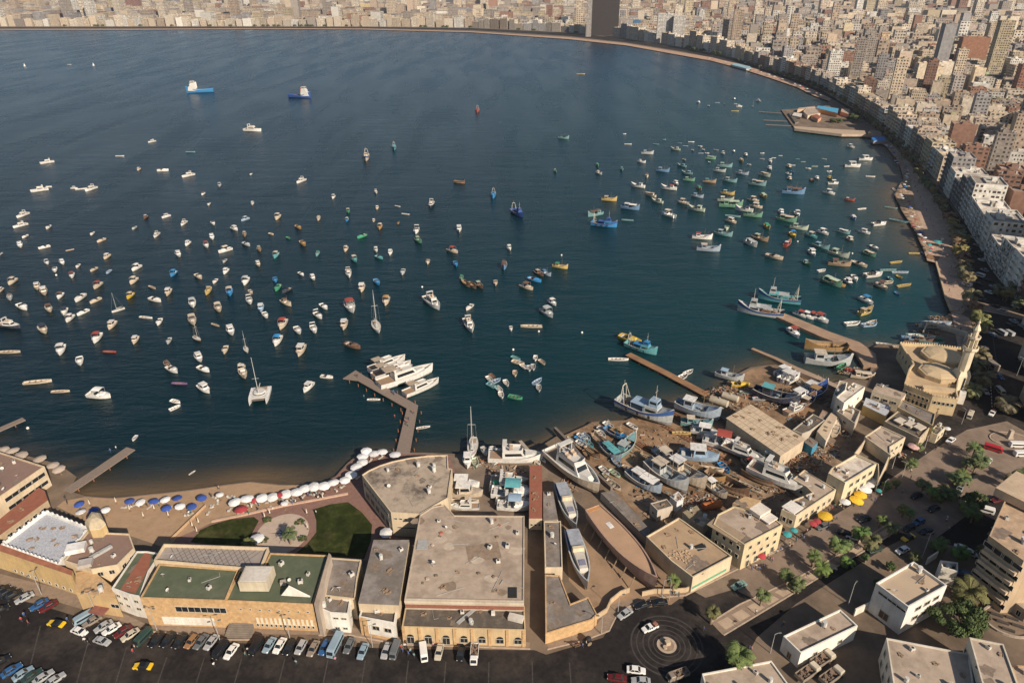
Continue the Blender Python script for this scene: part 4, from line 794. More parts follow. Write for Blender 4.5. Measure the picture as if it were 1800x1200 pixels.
# --- motor yacht (13 m)
def yacht(kd, L_, B_, H_, dk=None):
    b, inn = hull_mesh(L_, B_, H_, floor=H_ * .75, deck_in=.18, n=14, sheer=.18, stern=.92, keel=.4); kit_part(kd, "hull", b, [PT, PT, LITE, LITE], smooth=False)
    k = len(inn); z = H_ * .8
    kit_part(kd, "deck", floor_mesh(inn, z, sc=1.0), [dk or LITE])
    hb = B_ * .36; x0, x1 = -L_ * .24, L_ * .2
    b = MB(); tapered(b, x0, x1, hb*2, hb*1.6, z, H_*.95, L_*.09, 0, sh=.86); kit_part(kd, "saloon", b, [LITE], child=("window", winband(x0, x1, hb*2, hb*1.6, z, H_*.95, z + H_*.35, z + H_*.75, L_*.09, 0, .86).mesh("window", [GLASS])))
    b = MB(); tapered(b, x1 - L_*.03, L_*.36, hb*1.45, hb*.7, z, H_*.38, L_*.06, 0, sh=.8); kit_part(kd, "coachroof", b, [LITE])
    z2 = z + H_*.95; b = MB()
    T = [(x0 + .1, -hb*.86), (x1 - L_*.1, -hb*.72), (x1 - L_*.07, 0), (x1 - L_*.1, hb*.72), (x0 + .1, hb*.86)]
    for i in range(5):
        a, c = T[i], T[(i+1) % 5]
        if i != 4: b.face([(*a, z2), (*c, z2), (c[0]*1.0, c[1]*1.04, z2 + .55), (a[0], a[1]*1.04, z2 + .55)])
    b.face([(p[0], p[1], z2 + .03) for p in T]); kit_part(kd, "flybridge", b, [LITE])
    for y in (-hb*.4, hb*.4): b = MB(); b.box((x0 + L_*.16, y, z2 + .03), (.6, .7, .45)); b.box((x0 + L_*.13, y, z2 + .4), (.15, .7, .4)); kit_part(kd, "seat", b, [mat("beige_cushion", (.42, .33, .25), .9)])
    b = MB()
    for s in (1, -1): b.box((x0 + .4, s*hb*.82, z2), (.7, .12, 1.5)); 
    b.box((x0 + .5, 0, z2 + 1.45), (1.0, hb*1.76, .14), bottom=True); kit_part(kd, "radar_arch", b, [LITE])
    b = MB(); b.box((-L_*.36, 0, z + .02), (L_*.2, B_*.7, .06)); kit_part(kd, "aft_deck", b, [mat("teak_deck", (.30, .20, .13), .8, .2, 1.5)])
yacht('y', 13, 4.1, 1.45)
# --- super yacht (24 m)
yacht('Y', 24, 6.2, 2.6, mat("tan_deck", (0.36, 0.26, 0.18), .8, .12, 1.0))
b = MB(); b.box((-6.8, 0, 2.6*.8 + 2.6*.95 + 1.6), (5.2, 4.3, .12), bottom=True); kit_part('Y', "bimini", b, [mat("beige_bimini", (.36, .29, .22), .9)])
# --- sailing yacht (10 m)
b, inn = hull_mesh(10, 3.1, 0.95, floor=.6, deck_in=.1, n=13, sheer=.12, stern=.55, keel=.4); kit_part('s', "hull", b, [PT, PT, OFFW, LITE])
kit_part('s', "deck", floor_mesh(inn, .93, sc=1.0), [OFFW]); b = MB(); tapered(b, -1.2, 2.4, 1.7, 1.0, .93, .4, .5, 0, sh=.85); kit_part('s', "cabin", b, [LITE], child=("window", winband(-1.2, 2.4, 1.7, 1.0, .93, .4, 1.05, 1.25, .5, 0, .85).mesh("window", [GLASS])))
b = MB(); b.tube((.9, 0, 1.2), (.9, 0, 13.5), .1, .06, 6); b.tube((.9, -1.1, 8.2), (.9, 1.1, 8.2), .05, n=4); kit_part('s', "mast", b, [LITE])
b = MB(); b.tube((.7, 0, 2.1), (-3.4, 0, 2.2), .17, .12, 6); kit_part('s', "boom", b, [mat("sail_cover", (.45, .42, .38), .9)])
b = MB(); b.tube((5.0, 0, 1.1), (.95, 0, 13.2), .025, n=3); b.tube((-4.9, 0, 1.0), (.9, 0, 13.4), .025, n=3); b.tube((.9, 1.1, 8.2), (.6, 1.45, 1.0), .02, n=3); b.tube((.9, -1.1, 8.2), (.6, -1.45, 1.0), .02, n=3); kit_part('s', "rigging", b, [STEEL])
b = MB(); b.box((-2.9, 0, .94), (2.4, 1.5, .05)); kit_part('s', "cockpit", b, [DECKM])
# --- trawler (20 m)
for kd in 'tT':
    b, inn = hull_mesh(20, 6.0, 2.2, floor=1.35, deck_in=.25, n=14, sheer=.75, stern=.85, keel=.6); kit_part(kd, "hull", b, [PT, PT, OFFW, PT])
    if kd == 'T':
        o_, g_, i_ = hull_rings(20, 6.0, 2.2, deck_in=.25, n=14, sheer=.75, stern=.85, keel=.6); b = MB()
        for s in (1, -1):
            for i in range(14):
                lo = [tuple(o_[k][2][c] + (o_[k][3][c] - o_[k][2][c]) * .62 for c in range(3)) for k in (i, i + 1)]; f = [(lo[0][0], s * (lo[0][1] + .05), lo[0][2]), (lo[1][0], s * (lo[1][1] + .05), lo[1][2]), (g_[i+1][0], s * (g_[i+1][1] + .04), g_[i+1][2]), (g_[i][0], s * (g_[i][1] + .04), g_[i][2])]; b.face(f[::-s])
        kit_part(kd, "painted_band", b, [mat('blue_bulwark', (.035,.09,.26), .6, .15)])
    kit_part(kd, "deck", floor_mesh(inn, 1.36), [INN], role=2)
    b = MB(); pts = [(p[0], p[1], p[2] - .15) for p in inn[10:]] + [(p[0], -p[1], p[2] - .15) for p in inn[10:][::-1]]; b.face(pts[::-1]); kit_part(kd, "foredeck", b, [PT], role=3)
    b = MB(); T = tapered(b, .4, 5.2, 3.9, 3.4, 1.36, 2.5, .3, 0, sh=.96); kit_part(kd, "deckhouse", b, [PT], role=3, child=("window", winband(.4, 5.2, 3.9, 3.4, 1.36, 2.5, 2.3, 3.1, .3, 0, .96).mesh("window", [GLASS])))
    b = MB(); tapered(b, 1.8, 4.8, 3.0, 2.6, 3.86, 2.0, .35, 0, sh=.95); kit_part(kd, "wheelhouse", b, [PT], role=1, child=("window", winband(1.8, 4.8, 3.0, 2.6, 3.86, 2.0, 4.8, 5.5, .35, 0, .95).mesh("window", [GLASS])))
    b = MB(); b.box((-1.6, 0, 3.6), (5.6, 4.4, .12), bottom=True)
    for x in (-4.2, .2):
        for y in (-2.0, 2.0): b.tube((x, y, 1.4), (x, y, 3.6), .07, n=5)
    kit_part(kd, "shelter_roof", b, [PT], role=1)
    b = MB()
    for y in (-2.2, 2.2): b.tube((-8.2, y, 1.6), (-8.0, y * .45, 7.0), .14, n=6); b.tube((-6.4, y, 1.6), (-8.0, y * .45, 7.0), .09, n=5)
    b.tube((-8.0, -1.0, 7.0), (-8.0, 1.0, 7.0), .14, n=6); b.tube((-8.0, 0, 7.0), (-8.0, 0, 8.4), .06, n=4); kit_part(kd, "gantry", b, [mat("gantry_paint", (.5, .47, .40), .6)])
    b = MB(); b.tube((3.4, 0, 5.8), (3.4, 0, 10.2), .1, .05, 6); b.tube((3.4, -.9, 8.3), (3.4, .9, 8.3), .04, n=4); kit_part(kd, "mast", b, [OFFW])
    b = MB(); b.ball((-7.0, .6, 1.7), 1.1, 9, 5, .5); b.ball((-6.0, -1.0, 1.6), .9, 8, 5, .5); b.ball((-5.4, 1.2, 1.6), .8, 8, 5, .6); kit_part(kd, "net_heap", b, [ROPE])
    for x in (-5, -1, 3): 
        b = MB(); rr = [[(x + .45*math.cos(a)*1 , -3.02 if abs(x)<4 else -2.9, 1.5 + .45*math.sin(a)) for a in [2*math.pi*i/10 for i in range(10)]], [(x + .45*math.cos(a), -3.28, 1.5 + .45*math.sin(a)) for a in [2*math.pi*i/10 for i in range(10)]]]
        b.loft(rr, cap1=True); kit_part(kd, "tyre_fender", b, [BLACK])
# --- offshore supply ship (45 m)
b, inn = hull_mesh(34, 8.6, 2.6, floor=1.9, deck_in=.3, n=14, sheer=.9, stern=.95, keel=.6); kit_part('S', "hull", b, [PT, PT, PT, PT]); kit_part('S', "cargo_deck", floor_mesh(inn, 1.92), [mat("cargo_deck_boards", (.36, .20, .09), .9, .3)])
b = MB(); T = tapered(b, 3.5, 14.5, 7.6, 5.0, 2.0, 3.6, 1.5, 0, sh=.97); kit_part('S', "forecastle", b, [LITE])
b = MB(); tapered(b, 4.0, 11.5, 6.6, 5.6, 5.6, 2.3, .4, 0, sh=.96); kit_part('S', "accommodation", b, [LITE])
b = MB(); tapered(b, 4.6, 10.2, 5.6, 5.0, 7.9, 2.4, .4, 0, sh=.95); kit_part('S', "bridge", b, [LITE], role=1, child=("window", winband(4.6, 10.2, 5.6, 5.0, 7.9, 2.4, 9.0, 9.8, .4, 0, .95).mesh("window", [GLASS])))
b = MB(); b.tube((7.2, 0, 10.2), (7.2, 0, 17.5), .3, .12, 6); b.tube((7.2, -1.6, 13), (7.2, 1.6, 13), .1, n=4); kit_part('S', "mast", b, [mat("dark_mast", (.1, .06, .05), .6)])
for y in (-2.6, 2.6): b = MB(); b.box((3.6, y, 4.2), (1.6, 1.3, 5.0), taper=.8); kit_part('S', "funnel", b, [PT], role=1)
b = MB(); b.box((-6, 0, 1.95), (12, 5.5, .12)); kit_part('S', "deck_cargo", b, [mat("tan_cargo", (.40, .25, .12), .9, .3)])
# --- catamaran
for s in (1, -1):
    b = MB(); rings = []
    for i in range(11):
        t = i / 10; x = -5.6 + 11.2 * t; w = .75 * (1 if t < .55 else max(1 - ((t - .55) / .45) ** 2, .03)); rings.append([(x, s*2.9 - w, 1.15), (x, s*2.9 - w*.8, -.2), (x, s*2.9 + w*.8, -.2), (x, s*2.9 + w, 1.15)])
    b.loft(rings, cap0=True, cap1=True); kit_part('c', "hull", b, [PT])
b = MB(); b.box((-1.2, 0, .75), (7.6, 5.2, .42), bottom=True); kit_part('c', "bridge_deck", b, [LITE])
b = MB(); rr = [[(-1.0 + 2.6*math.cos(a)*k, 2.35*math.sin(a)*k, z) for a in [2*math.pi*i/16 for i in range(16)]] for k, z in ((1, 1.17), (.96, 1.7), (.8, 2.0))]; b.loft(rr, cap1=True); kit_part('c', "cabin", b, [LITE])
b = MB(); rr = [[(-1.0 + 2.6*math.cos(a)*k*1.01, 2.35*math.sin(a)*k*1.01, z) for a in [2*math.pi*i/16 for i in range(-3, 4)]] for k, z in ((.99, 1.35), (.965, 1.66))]; b.loft(rr, closed=False); kit_part('c', "window", b, [GLASS])
b = MB(); b.box((-4.2, 0, 1.18), (2.6, 4.4, .05)); kit_part('c', "cockpit", b, [DECKM])
b = MB(); b.box((3.2, 0, .85), (1.8, 4.3, .04), bottom=True); kit_part('c', "trampoline", b, [mat("tramp_net", (.18, .15, .13), .9)])
b = MB(); b.tube((.9, 0, 1.9), (.9, 0, 15.2), .12, .07, 6); b.tube((.9, -1.2, 7.5), (.9, 1.2, 7.5), .05, n=4); kit_part('c', "mast", b, [LITE])
b = MB(); b.tube((.7, 0, 2.9), (-4.6, 0, 3.1), .2, .14, 6); kit_part('c', "boom", b, [mat("sail_cover", (.45, .42, .38), .9)])
# --- slim patrol boat
b, inn = hull_mesh(18, 4.3, 1.9, floor=1.5, deck_in=.3, n=16, sheer=.16, stern=.82, keel=.8); kit_part('q', "hull", b, [PT, PT, PT, PT]); kit_part('q', "deck", floor_mesh(inn, 1.52, sc=1.0), [mat("grey_brown_deck", (.22,.18,.15), .8)])
b = MB(); tapered(b, -8.0, -1.4, 3.1, 3.1, 1.52, 1.3, .1, 0, sh=.96, mt=1); kit_part('q', "aft_house", b, [mat("blue_glazing", (.03,.08,.20), .25), mat("grey_house_roof", (.30,.32,.36), .7)])
b = MB(); tapered(b, -1.4, 5.4, 2.9, 2.1, 1.52, 1.0, .4, 0, sh=.9); kit_part('q', "coachroof", b, [OFFW])
b = MB(); tapered(b, -1.5, -.2, 3.0, 2.8, 1.6, 1.7, .4, 0, sh=.95); kit_part('q', "wheelhouse", b, [mat("cream_wheelhouse", (.55,.47,.33), .6)])
b = MB(); b.box((3.2, 0, 2.52), (1.8, 1.5, .12), bottom=True); kit_part('q', "hatch", b, [mat("violet_hatch", (.22,.22,.30), .6)])
# --- bare wooden hull on the stocks (frames visible), 'b'
b, inn = hull_mesh(11, 3.4, 1.4, floor=.3, deck_in=.12, n=13, sheer=.6, stern=.6, keel=.4); kit_part('b', "hull", b, [PT, PT, WOOD, WOOD])
b = MB()
for i in range(9): b.box((-4.2 + i, 0, .32), (.14, 2.2 if i < 6 else 1.5, .35))
b.box((0, 0, .30), (9.0, .25, .2)); kit_part('b', "frames", b, [WOOD])
NAMES = dict(r="rowing_boat", k="skiff", m="motorboat", o="motorboat", h="motorboat", g="motorboat", f="fishing_boat", w="fishing_boat", y="motor_yacht", Y="superyacht", s="sailing_yacht", t="trawler", T="trawler", S="supply_ship", c="catamaran", b="wooden_hull", q="patrol_boat")
CATS = dict(r="rowing boat", k="skiff", m="motorboat", o="motorboat", h="motorboat", g="motorboat", f="fishing boat", w="fishing boat", y="motor yacht", Y="superyacht", s="sailing yacht", t="trawler", T="trawler", S="supply ship", c="catamaran", b="boat hull", q="patrol boat")
L0 = dict(r=4.2, k=7.6, m=6.4, o=6.4, h=6.4, g=6.4, f=9, w=9, y=13, Y=24, s=10, t=20, T=20, S=34, c=11.2, b=11, q=18)
def shade(c, k): return tuple(min(1, v * k) for v in c)
def boat(kd, x, y, hd, ln, c1='W', c2='W', c3=None, z=0.0, where="afloat", phrase=None, world=False, roll=0.0, grp=None):
    """x, y photo point of the middle of the waterline; hd world heading in degrees; c1 hull c2 canopy or roof c3 inside"""
    p = P(x, y, z); sc = ln / L0[kd] * (1.06 if where == 'afloat' and kd in 'mohgr' and ln < 9 else 1.0)
    j = lambda c: shade(COL[c], R.uniform(.85, 1.08))
    k1, k2 = j(c1), j(c2)
    if kd in 'fwk' and c1 in 'TGBAMYO': g_ = sum(k1) / 3 * .4 + .14; k1 = tuple(v * .62 + g_ * .38 for v in k1)
    k3 = j(c3) if c3 else shade(k1, .72)
    o = bpy.data.objects.new(NAMES[kd], None); C.objects.link(o); o.location = p; o.rotation_euler = (roll, 0, math.radians(hd)); o.scale = (sc, sc * 1.06, sc * (1.2 if kd != 'S' else 1.45))
    small = ln * 1200 / (Vector((p.x, p.y, -CH)).length) < 8.5
    for part, me, role, child in KIT[kd]:
        if small and part in ("seat", "thwart", "fish_box", "stern_bench", "outboard_motor", "net_heap", "bottom_boards", "tyre_fender"): continue
        q = link(part, me, o, (k1, k2, k3, shade(k1, 1.05))[role])
        if child and not small:
            link(child[0], child[1], q)
    if phrase is None:
        s_ = "" 
        if kd in 'rk': phrase = f"{CN[c1]} {'rowing boat' if kd == 'r' else 'long skiff'} {where}" + (f" with {CN[c3]} inside" if c3 and c3 != c1 else "")
        elif kd in 'm': phrase = f"{CN[c1]} motorboat with {CN[c2]} canopy {where}"
        elif kd == 'o': phrase = f"open {CN[c1]} motorboat {where}" + (f" with {CN[c3]} inside" if c3 and c3 != c1 else "")
        elif kd == 'h': phrase = f"{CN[c1]} cabin motorboat {where}"
        elif kd == 'g': phrase = f"{CN[c1]} motorboat with stern frame {where}"
        elif kd in 'f': phrase = f"{CN[c1]} fishing boat with {CN[c2]} awning {where}"
        elif kd in 'w': phrase = f"{CN[c1]} fishing boat with {CN[c2]} wheelhouse roof {where}"
        elif kd in 'tT': phrase = f"{CN[c1]} trawler {where} in the bay"
        elif kd == 'b': phrase = f"unfinished {CN[c1]} hull {where}"
        else: phrase = f"{CN[c1]} {CATS[kd]} {where}"
    tag(o, phrase, CATS[kd], grp or f"{CATS[kd]}s {'moored in the bay' if where == 'afloat' else 'in the boat yards'}", at=(x, y))
    return o
# ============================================================ the boats in the bay: photo x y, kind, colours, length, heading (world degrees; -90 faces the camera)
D1 = -75   # left field, bows to the camera
D2 = 128   # right field, bows away and left
BO = """
83 287 y W 11 -140|70 336 y W 12 -145|86 329 r W 4 10|211 275 k W 8 0|267 250 y W 8 -125|244 299 h C 5.5 -85|287 301 oWN 9 10|143 333 k W 8 20|131 332 h W 5 0|160 334 y W 11 -105|40 380 y W 10 -100|36 398 y W 9 -120|85 401 oWB 6 -80|44 417 o W 5 -90|36 433 h W 7 -55|78 436 oWW 6 -130|123 440 k C 4.5 -140|162 412 o W 5 -80|178 424 oCN 6 -105|236 402 o L 5 -90|256 383 h N 5 -90|292 382 h W 6 -120|275 415 y W 8 -85
335 268 k T 9 0|331 310 y W 11 -125|386 327 m LL 6 -75|441 307 o W 4 -90|529 320 y W 11 -110|357 342 m WR 5 -90|367 360 o W 5 -80|444 359 h W 5 -80|586 348 m WW 6 -90|323 394 y W 8 -90|375 394 o W 6 -60|431 387 mAL 6 -120|488 384 m CC 8 -90|560 386 f CC 7 -85|525 401 o O 7 -50|413 404 h W 7 -40|477 412 r C 4 -30|430 414 w OC 7 -70|507 419 r G 4 -45|373 419 h W 7 -65|533 430 o O 8 -60|434 431 oLB 7 -40|330 430 h W 6 -90|363 433 m WR 7 -60|396 442 m WC 8 -130|456 440 w OM 7 -65
644 280 T CC 18 -82|693 262 T TT 13 -80|661 339 y W 7 -75|758 362 y K 12 -92|808 322 b N 10 -25|867 346 t BB 12 -92|910 378 t VV 16 -65|612 373 m GC 6 -75|610 388 m BC 5 -90|663 367 h C 5 -90|699 363 k W 5 -30|713 377 k W 6 -20|657 389 h C 4 -90|668 401 m OC 7 -90|700 393 o O 4 -90|732 408 g WW 9 -90|636 417 o G 7 -125|736 425 w GM 9 -60|807 405 h W 8 -85
0 448 o L 4 -90|83 463 m WL 5.5 -50|97 476 o W 6 -60|110 463 h W 6 -50|127 486 m WR 6 -65|137 469 o W 4.5 -80|165 475 oCN 5 -100|188 453 h C 6 -90|191 479 r A 4.5 -90|240 473 m WW 7 -100|172 504 m CR 7 -90|235 496 m CC 7 -90|268 506 k C 6.5 -35|296 516 h C 7 -80|22 497 m CC 7 -85|66 506 h C 7 -60|78 515 h C 8 -55|18 525 w LN 7 -55|41 542 o W 9 -35|87 545 m CN 7 -50|106 522 m WN 6 -80|141 526 o W 8 -90|168 530 o C 6 -110|146 551 oWB 6 -110|114 550 m WK 6.5 -70|123 562 m WW 6.5 -85|208 546 s W 6 -130|229 522 m YC 6 -90|274 529 oWK 7.5 -25|257 559 k W 7 -12|280 568 o W 6 -80|197 574 h C 7 -85|171 597 m WR 8 -80|77 582 m CK 8 -45|19 575 y K 12 -15|238 600 h C 6 -80|297 601 o L 5 -80|1 512 h C 5 -80
314 449 h W 7 -55|395 460 o L 4.5 -90|454 466 h C 6 -60|485 451 m TC 7 -90|558 448 w TG 6 -90|305 483 m BB 6.5 -90|350 488 o C 7 -45|397 479 h W 6 -90|378 496 o W 5 -90|432 497 m WL 8 -85|366 514 w YC 8 -85|404 516 m BC 8 -70|441 515 o C 5 -60|439 531 g W 7 -65|484 494 o B 6 -70|488 508 o G 7 -90|504 512 oKG 6 -120|530 483 o W 5 -45|550 490 h W 6 -60|339 536 m WL 8 -65|384 544 m CC 8 -60|459 544 h A 7 -75|467 556 oWK 6 -60|504 535 w CN 8.5 -40|570 541 oWK 6.5 -50|560 557 g W 7 -50|339 566 m CC 8.5 -60|379 572 k C 5.5 -30|406 584 h W 8 -60|497 573 m CR 8.5 -90|524 583 oWB 7 -60|552 581 g W 7 -65|347 597 s N 6.5 -40|488 602 m WB 8 -90|433 616 s W 6 -60|396 617 o C 6 -80|529 619 h C 8.5 -90
608 440 m CC 6 -90|623 458 m TC 7 -60|661 441 m WW 5.5 -75|667 454 o T 6 -40|686 446 h W 6 -90|613 483 y W 10 -75|636 509 h C 8 -85|663 498 o B 7 -65|708 480 o L 6.5 -90|752 462 oCK 5.5 -90|796 443 m CR 8 -40|801 466 o B 6.5 -80|886 470 f BN 9.5 -90|895 438 m WW 6 -80|811 491 w GG 6 -90|820 501 b N 9 -60|831 504 b N 8.5 -60|843 504 w NM 8 -60|871 499 o C 5.5 -90|616 543 m WR 12 -65|662 577 s W 12 -70|679 532 m CO 8 -90|761 536 y W 16 -60|825 575 y W 13 -75|825 542 oWB 6 -115|605 574 h C 8 -85|621 610 o N 8 -30|898 579 o W 4 -90
18 620 k C 9 2|108 618 m WW 8 -70|141 637 o W 7 -60|193 619 k R 6 -5|295 643 w NN 6 -50|304 652 o W 7 -35|67 673 k C 10.5 10|107 689 k C 7 4|350 631 h W 7 -55|359 651 oWK 6.5 -30|316 675 k P 6.5 -5|360 686 h W 7.5 -40|309 707 r W 4.3 -20|308 718 r W 4 50|426 643 r C 3.8 -30|428 659 g C 7.5 -60|575 664 o W 5 -10|542 683 h W 6.5 -105|657 703 k W 5 0|744 752 k W 5 15|237 771 rWA 3 -90|338 831 k W 2.5 60
985 471 w YG 9 -25|948 483 w NC 8 -55|960 483 w AB 8 -50|940 494 o BY 8 -35|926 507 m CN 8 -40|971 534 m WW 6.5 -60|962 553 m LL 10 -60|934 575 k C 10 178|991 244 f TK 11 -20|976 302 w GL 6.5 -80|1050 292 f GG 7 -85|1053 306 w WW 8 -60|1093 299 w TT 7 -90|1128 286 w WW 8 -40|1138 271 w LL 11 -12|1098 236 o W 3 0|1104 254 k W 7 -5|1165 302 w BA 11 -25|1137 311 w CN 8 -100|1121 329 w WL 11 150|1143 345 f CC 9 135|1155 356 w MW 9 140|1188 324 h W 7 -70|1175 333 w WR 12 155|1071 353 w YC 11 -15|1046 379 f TN 12 -150|1062 398 T BV 17 -20|1108 368 f BW 13 -25|1103 388 k T 8 170|1174 380 m WC 11 130
1187 264 w MW 9 150|1215 250 k W 6 -5|1195 252 k A 4 -20|1205 257 k A 5 -15|1168 246 o T 3 0|1153 254 k T 6 -20|1218 265 o C 4 -80|1231 258 o W 4 -40|1237 264 o W 4 -80|1259 264 k W 5 -40|1232 270 k A 5 0|1243 270 o W 3.5 -20|1271 271 m WW 6 -80|1290 267 h W 4 -80|1203 282 o C 5 -80|1198 293 w TT 8 140|1207 306 w TA 9 150|1211 318 w GM 9 -20|1249 280 f GM 9 -15|1247 286 o W 3.5 -80|1274 294 w TM 12 -20|1265 302 w LL 10 -30|1247 321 w OT 10 -20|1283 320 w TC 11 -35|1229 333 f YG 8 -85|1226 347 w AA 9 -35|1200 358 m CC 9 140|1223 370 w MM 12 145|1279 342 w YM 10 -30|1275 354 w MW 11 -15|1284 364 f GM 16 -10
1303 284 f YC 8 -90|1311 274 h W 6 -80|1317 290 o W 3.5 -45|1340 270 o W 3.5 0|1340 280 k W 4 -30|1354 285 h W 6.5 -100|1360 278 k W 4 0|1372 274 k W 3.5 0|1353 298 h W 7 -90|1344 310 f MC 10 -50|1305 307 w AL 10 -35|1331 326 f TC 13 -30|1342 347 f YM 9 -85|1324 354 m CC 9 -50|1329 365 h C 9 -40|1387 295 h C 7 -80|1394 291 k W 4 0|1393 303 o B 4 -80|1386 307 w WB 6 -60|1388 316 h C 6 -80|1402 280 k T 3.5 0|1412 285 k M 4 0|1432 293 k M 5 0|1421 297 o W 4 -30|1449 280 k W 4 -30|1453 293 k W 5 10|1458 302 o W 4 0|1459 315 w YY 7.5 -90|1464 324 m WW 8 0|1436 315 h W 6 -90|1427 319 w NC 6 -80|1394 341 f BN 16 -15|1457 341 m WW 8.5 -50
1307 371 w WK 12 150|1323 381 w GM 12 -20|1288 381 k T 10 -18|1285 391 h C 8 -55|1277 403 o M 7 -110|1272 414 w TL 11 -35|1373 375 h W 7 -90|1401 378 m WW 7.5 -95|1382 389 f GC 13 -35|1404 403 w MM 11 -30|1348 401 f YG 9 -90|1393 415 m YB 8 -90|1384 431 w RW 9 50|1336 422 w OM 11 -50|1320 431 f WL 11 -70|1361 454 o C 10 -40|1426 417 m TC 8 -60|1446 411 m WW 8 -60|1443 436 w TA 10 -50|1427 447 h W 8 -90|1418 465 w GA 7 -80|1444 477 r W 5 20|1474 450 w MM 12 -50|1475 467 w ON 12 -15|1500 385 f BW 7.5 -100|1515 368 k W 7 15|1545 396 o W 10 12|1580 390 k T 12 -40|1519 410 h W 7 -50|1482 410 f TW 8 -40|1494 423 h C 6.5 -80|1537 437 o W 6.5 -80|1527 449 f GC 8.5 -60|1511 467 o C 8.5 -60|1575 462 k Y 8 15|1561 476 k T 9 3|1582 480 k A 9 0|1581 488 r Y 4 -80|1535 486 o W 11 15|1502 491 o W 7 -100|1491 498 h W 7 -85|1461 500 f GM 12 -60|1473 502 o O 7 -40|1565 492 o T 5 -100|1560 498 r C 6 10|1549 506 m CN 9 -80|1589 503 k Y 9 18|1577 517 r B 4 -90|1522 531 m WB 8 -70|1521 551 w YC 10 30|1498 571 r W 7 10|1532 569 r C 6 30|1528 573 r A 7 10|1607 446 k Y 6.5 0|1624 446 o A 4 -60|1495 260 m WW 8 -60|1521 282 h W 12 -5|1498 294 h W 13 -8|1530 311 k W 7 -10|1493 353 w RW 7 -30|1566 366 k T 8 -25|1485 240 k W 12 0|1571 334 k W 7 80
1228 181 h W 6 -60|1246 187 o W 5 -80|1261 181 k A 6 0|1274 184 o A 3 -80|1291 175 h W 5 -80|1293 183 k W 4 0|1299 188 h W 7 -10|1334 179 y W 9 -70|1323 188 s W 5 -80|1292 196 k Y 9 -5|1021 131 k Y 14 0|122 114 k W 8 0|445 231 y W 20 -12|839 197 t RR 15 -92
1087 633 k W 8.5 -3|1395 588 m WR 9 -80|1408 556 m WR 7 -45|1418 558 m WW 7 -50|1430 560 m WR 7.5 -50|1441 563 m WR 9 -60|1200 664 r W 6 40|1210 656 r W 5 35
861 668 r W 4.6 -60|866 663 r N 4.2 -60|870 672 r A 5.2 35|866 680 r T 5.4 -40|890 675 r W 4.6 -75|878 686 r W 4.8 -60|881 696 r W 4.6 -80|905 658 r C 4.3 -90|907 631 r T 4.6 -40|911 639 r C 5.6 -30|921 646 r W 4.4 -55|930 649 r L 4.4 -90|937 647 r L 4.6 -90|941 631 r W 4.2 -95|953 638 r C 4.4 -60|945 672 r A 5 50|947 684 r L 4.6 -90|906 700 r G 5.4 -20
"""
_al = {}
for ln_ in BO.strip().split("\n"):
    for it in ln_.split("|"):
        w_ = it.split(); x, y = float(w_[0]), float(w_[1]); kd = w_[2]; cs = ""
        if len(w_) == 6: cs = w_[3]; rest = w_[4:]
        else: cs = kd[1:]; kd = kd[0]; rest = w_[3:]
        c1 = cs[0]; c2 = cs[1] if len(cs) > 1 else 'W'; c3 = None
        if kd in 'ro' and len(cs) > 1: c3 = c2; c2 = 'W'
        if kd in 'ok' and c3 is None and R.random() < .3: pass
        boat(kd, x, y, float(rest[1]), float(rest[0]), c1, c2, c3)
# ships off the far shore and sail boats
boat('S', 352, 163, 195, 37, 'B', 'W', phrase="orange and blue supply ship with white bridge and long low aft deck", grp="supply ships at anchor")
boat('S', 528, 172, -15, 33, 'V', 'R', phrase="dark blue supply ship with white bridge and thin mast", grp="supply ships at anchor")
sm = MB(); sm.face([(.9, .02, 1.6), (-3.2, .25, 1.9), (.9, .05, 12.5)]); sm.face([(1.0, .02, 1.5), (4.6, .1, 1.3), (1.0, 0, 11.5)]); smm = sm.mesh("sail", [mat("white_sail", (.8, .8, .78), .9)])
for x, y in ((44, 117), (165, 116)):
    o = boat('s', x, y, 200, 4.0, 'W', phrase="white yacht under sail in the far water"); 
    for ch in list(o.children):
        if ch.name.startswith("boom"): bpy.data.objects.remove(ch)
    link("sail", smm, o)
# super yachts at the angled jetty, catamaran
for x, y, hd, ln in ((682, 644, 40, 17), (690, 655, 38, 17.5), (715, 668, 34, 24), (742, 685, 40, 16)):
    boat('Y', x, y, hd, ln, 'W', 'W', phrase="white superyacht with beige decks moored at the angled jetty", grp="superyachts at the angled jetty")
boat('c', 457, 698, -80, 11, 'W', 'W', phrase="white catamaran with tall bare mast and beige decks")
boat('m', 176, 698, -8, 9.5, 'W', 'W', phrase="broad white motorboat with long white canopy afloat near the plank jetty")
# trawlers at the piers
boat('T', 1335, 553, 157, 21, 'L', 'L', 'N', phrase="grey trawler with dark red waterline moored on the curved pier"); boat('T', 1368, 530, 160, 20, 'T', 'L', phrase="teal trawler moored on the seaward side of the curved pier")
boat('t', 1127, 616, -38, 15, 'T', 'B', phrase="bright turquoise trawler moored at the end of the straight jetty"); boat('o', 1108, 600, -40, 11, 'Y', 'W', 'G', phrase="yellow boat with green inside behind the turquoise trawler")
boat('b', 1450, 615, 175, 18, 'O', phrase="long tan wooden boat moored inside the curved pier"); boat('w', 1454, 640, -12, 18, 'L', 'C', phrase="pale teal fishing boat with cream roof moored inside the curved pier")
boat('w', 1245, 441, -12, 13.5, 'A', 'C', 'W', phrase="wide white and blue boat loaded with crates"); boat('w', 1234, 420, -14, 12, 'W', 'R', 'O', phrase="white fishing boat with red and yellow deck gear")
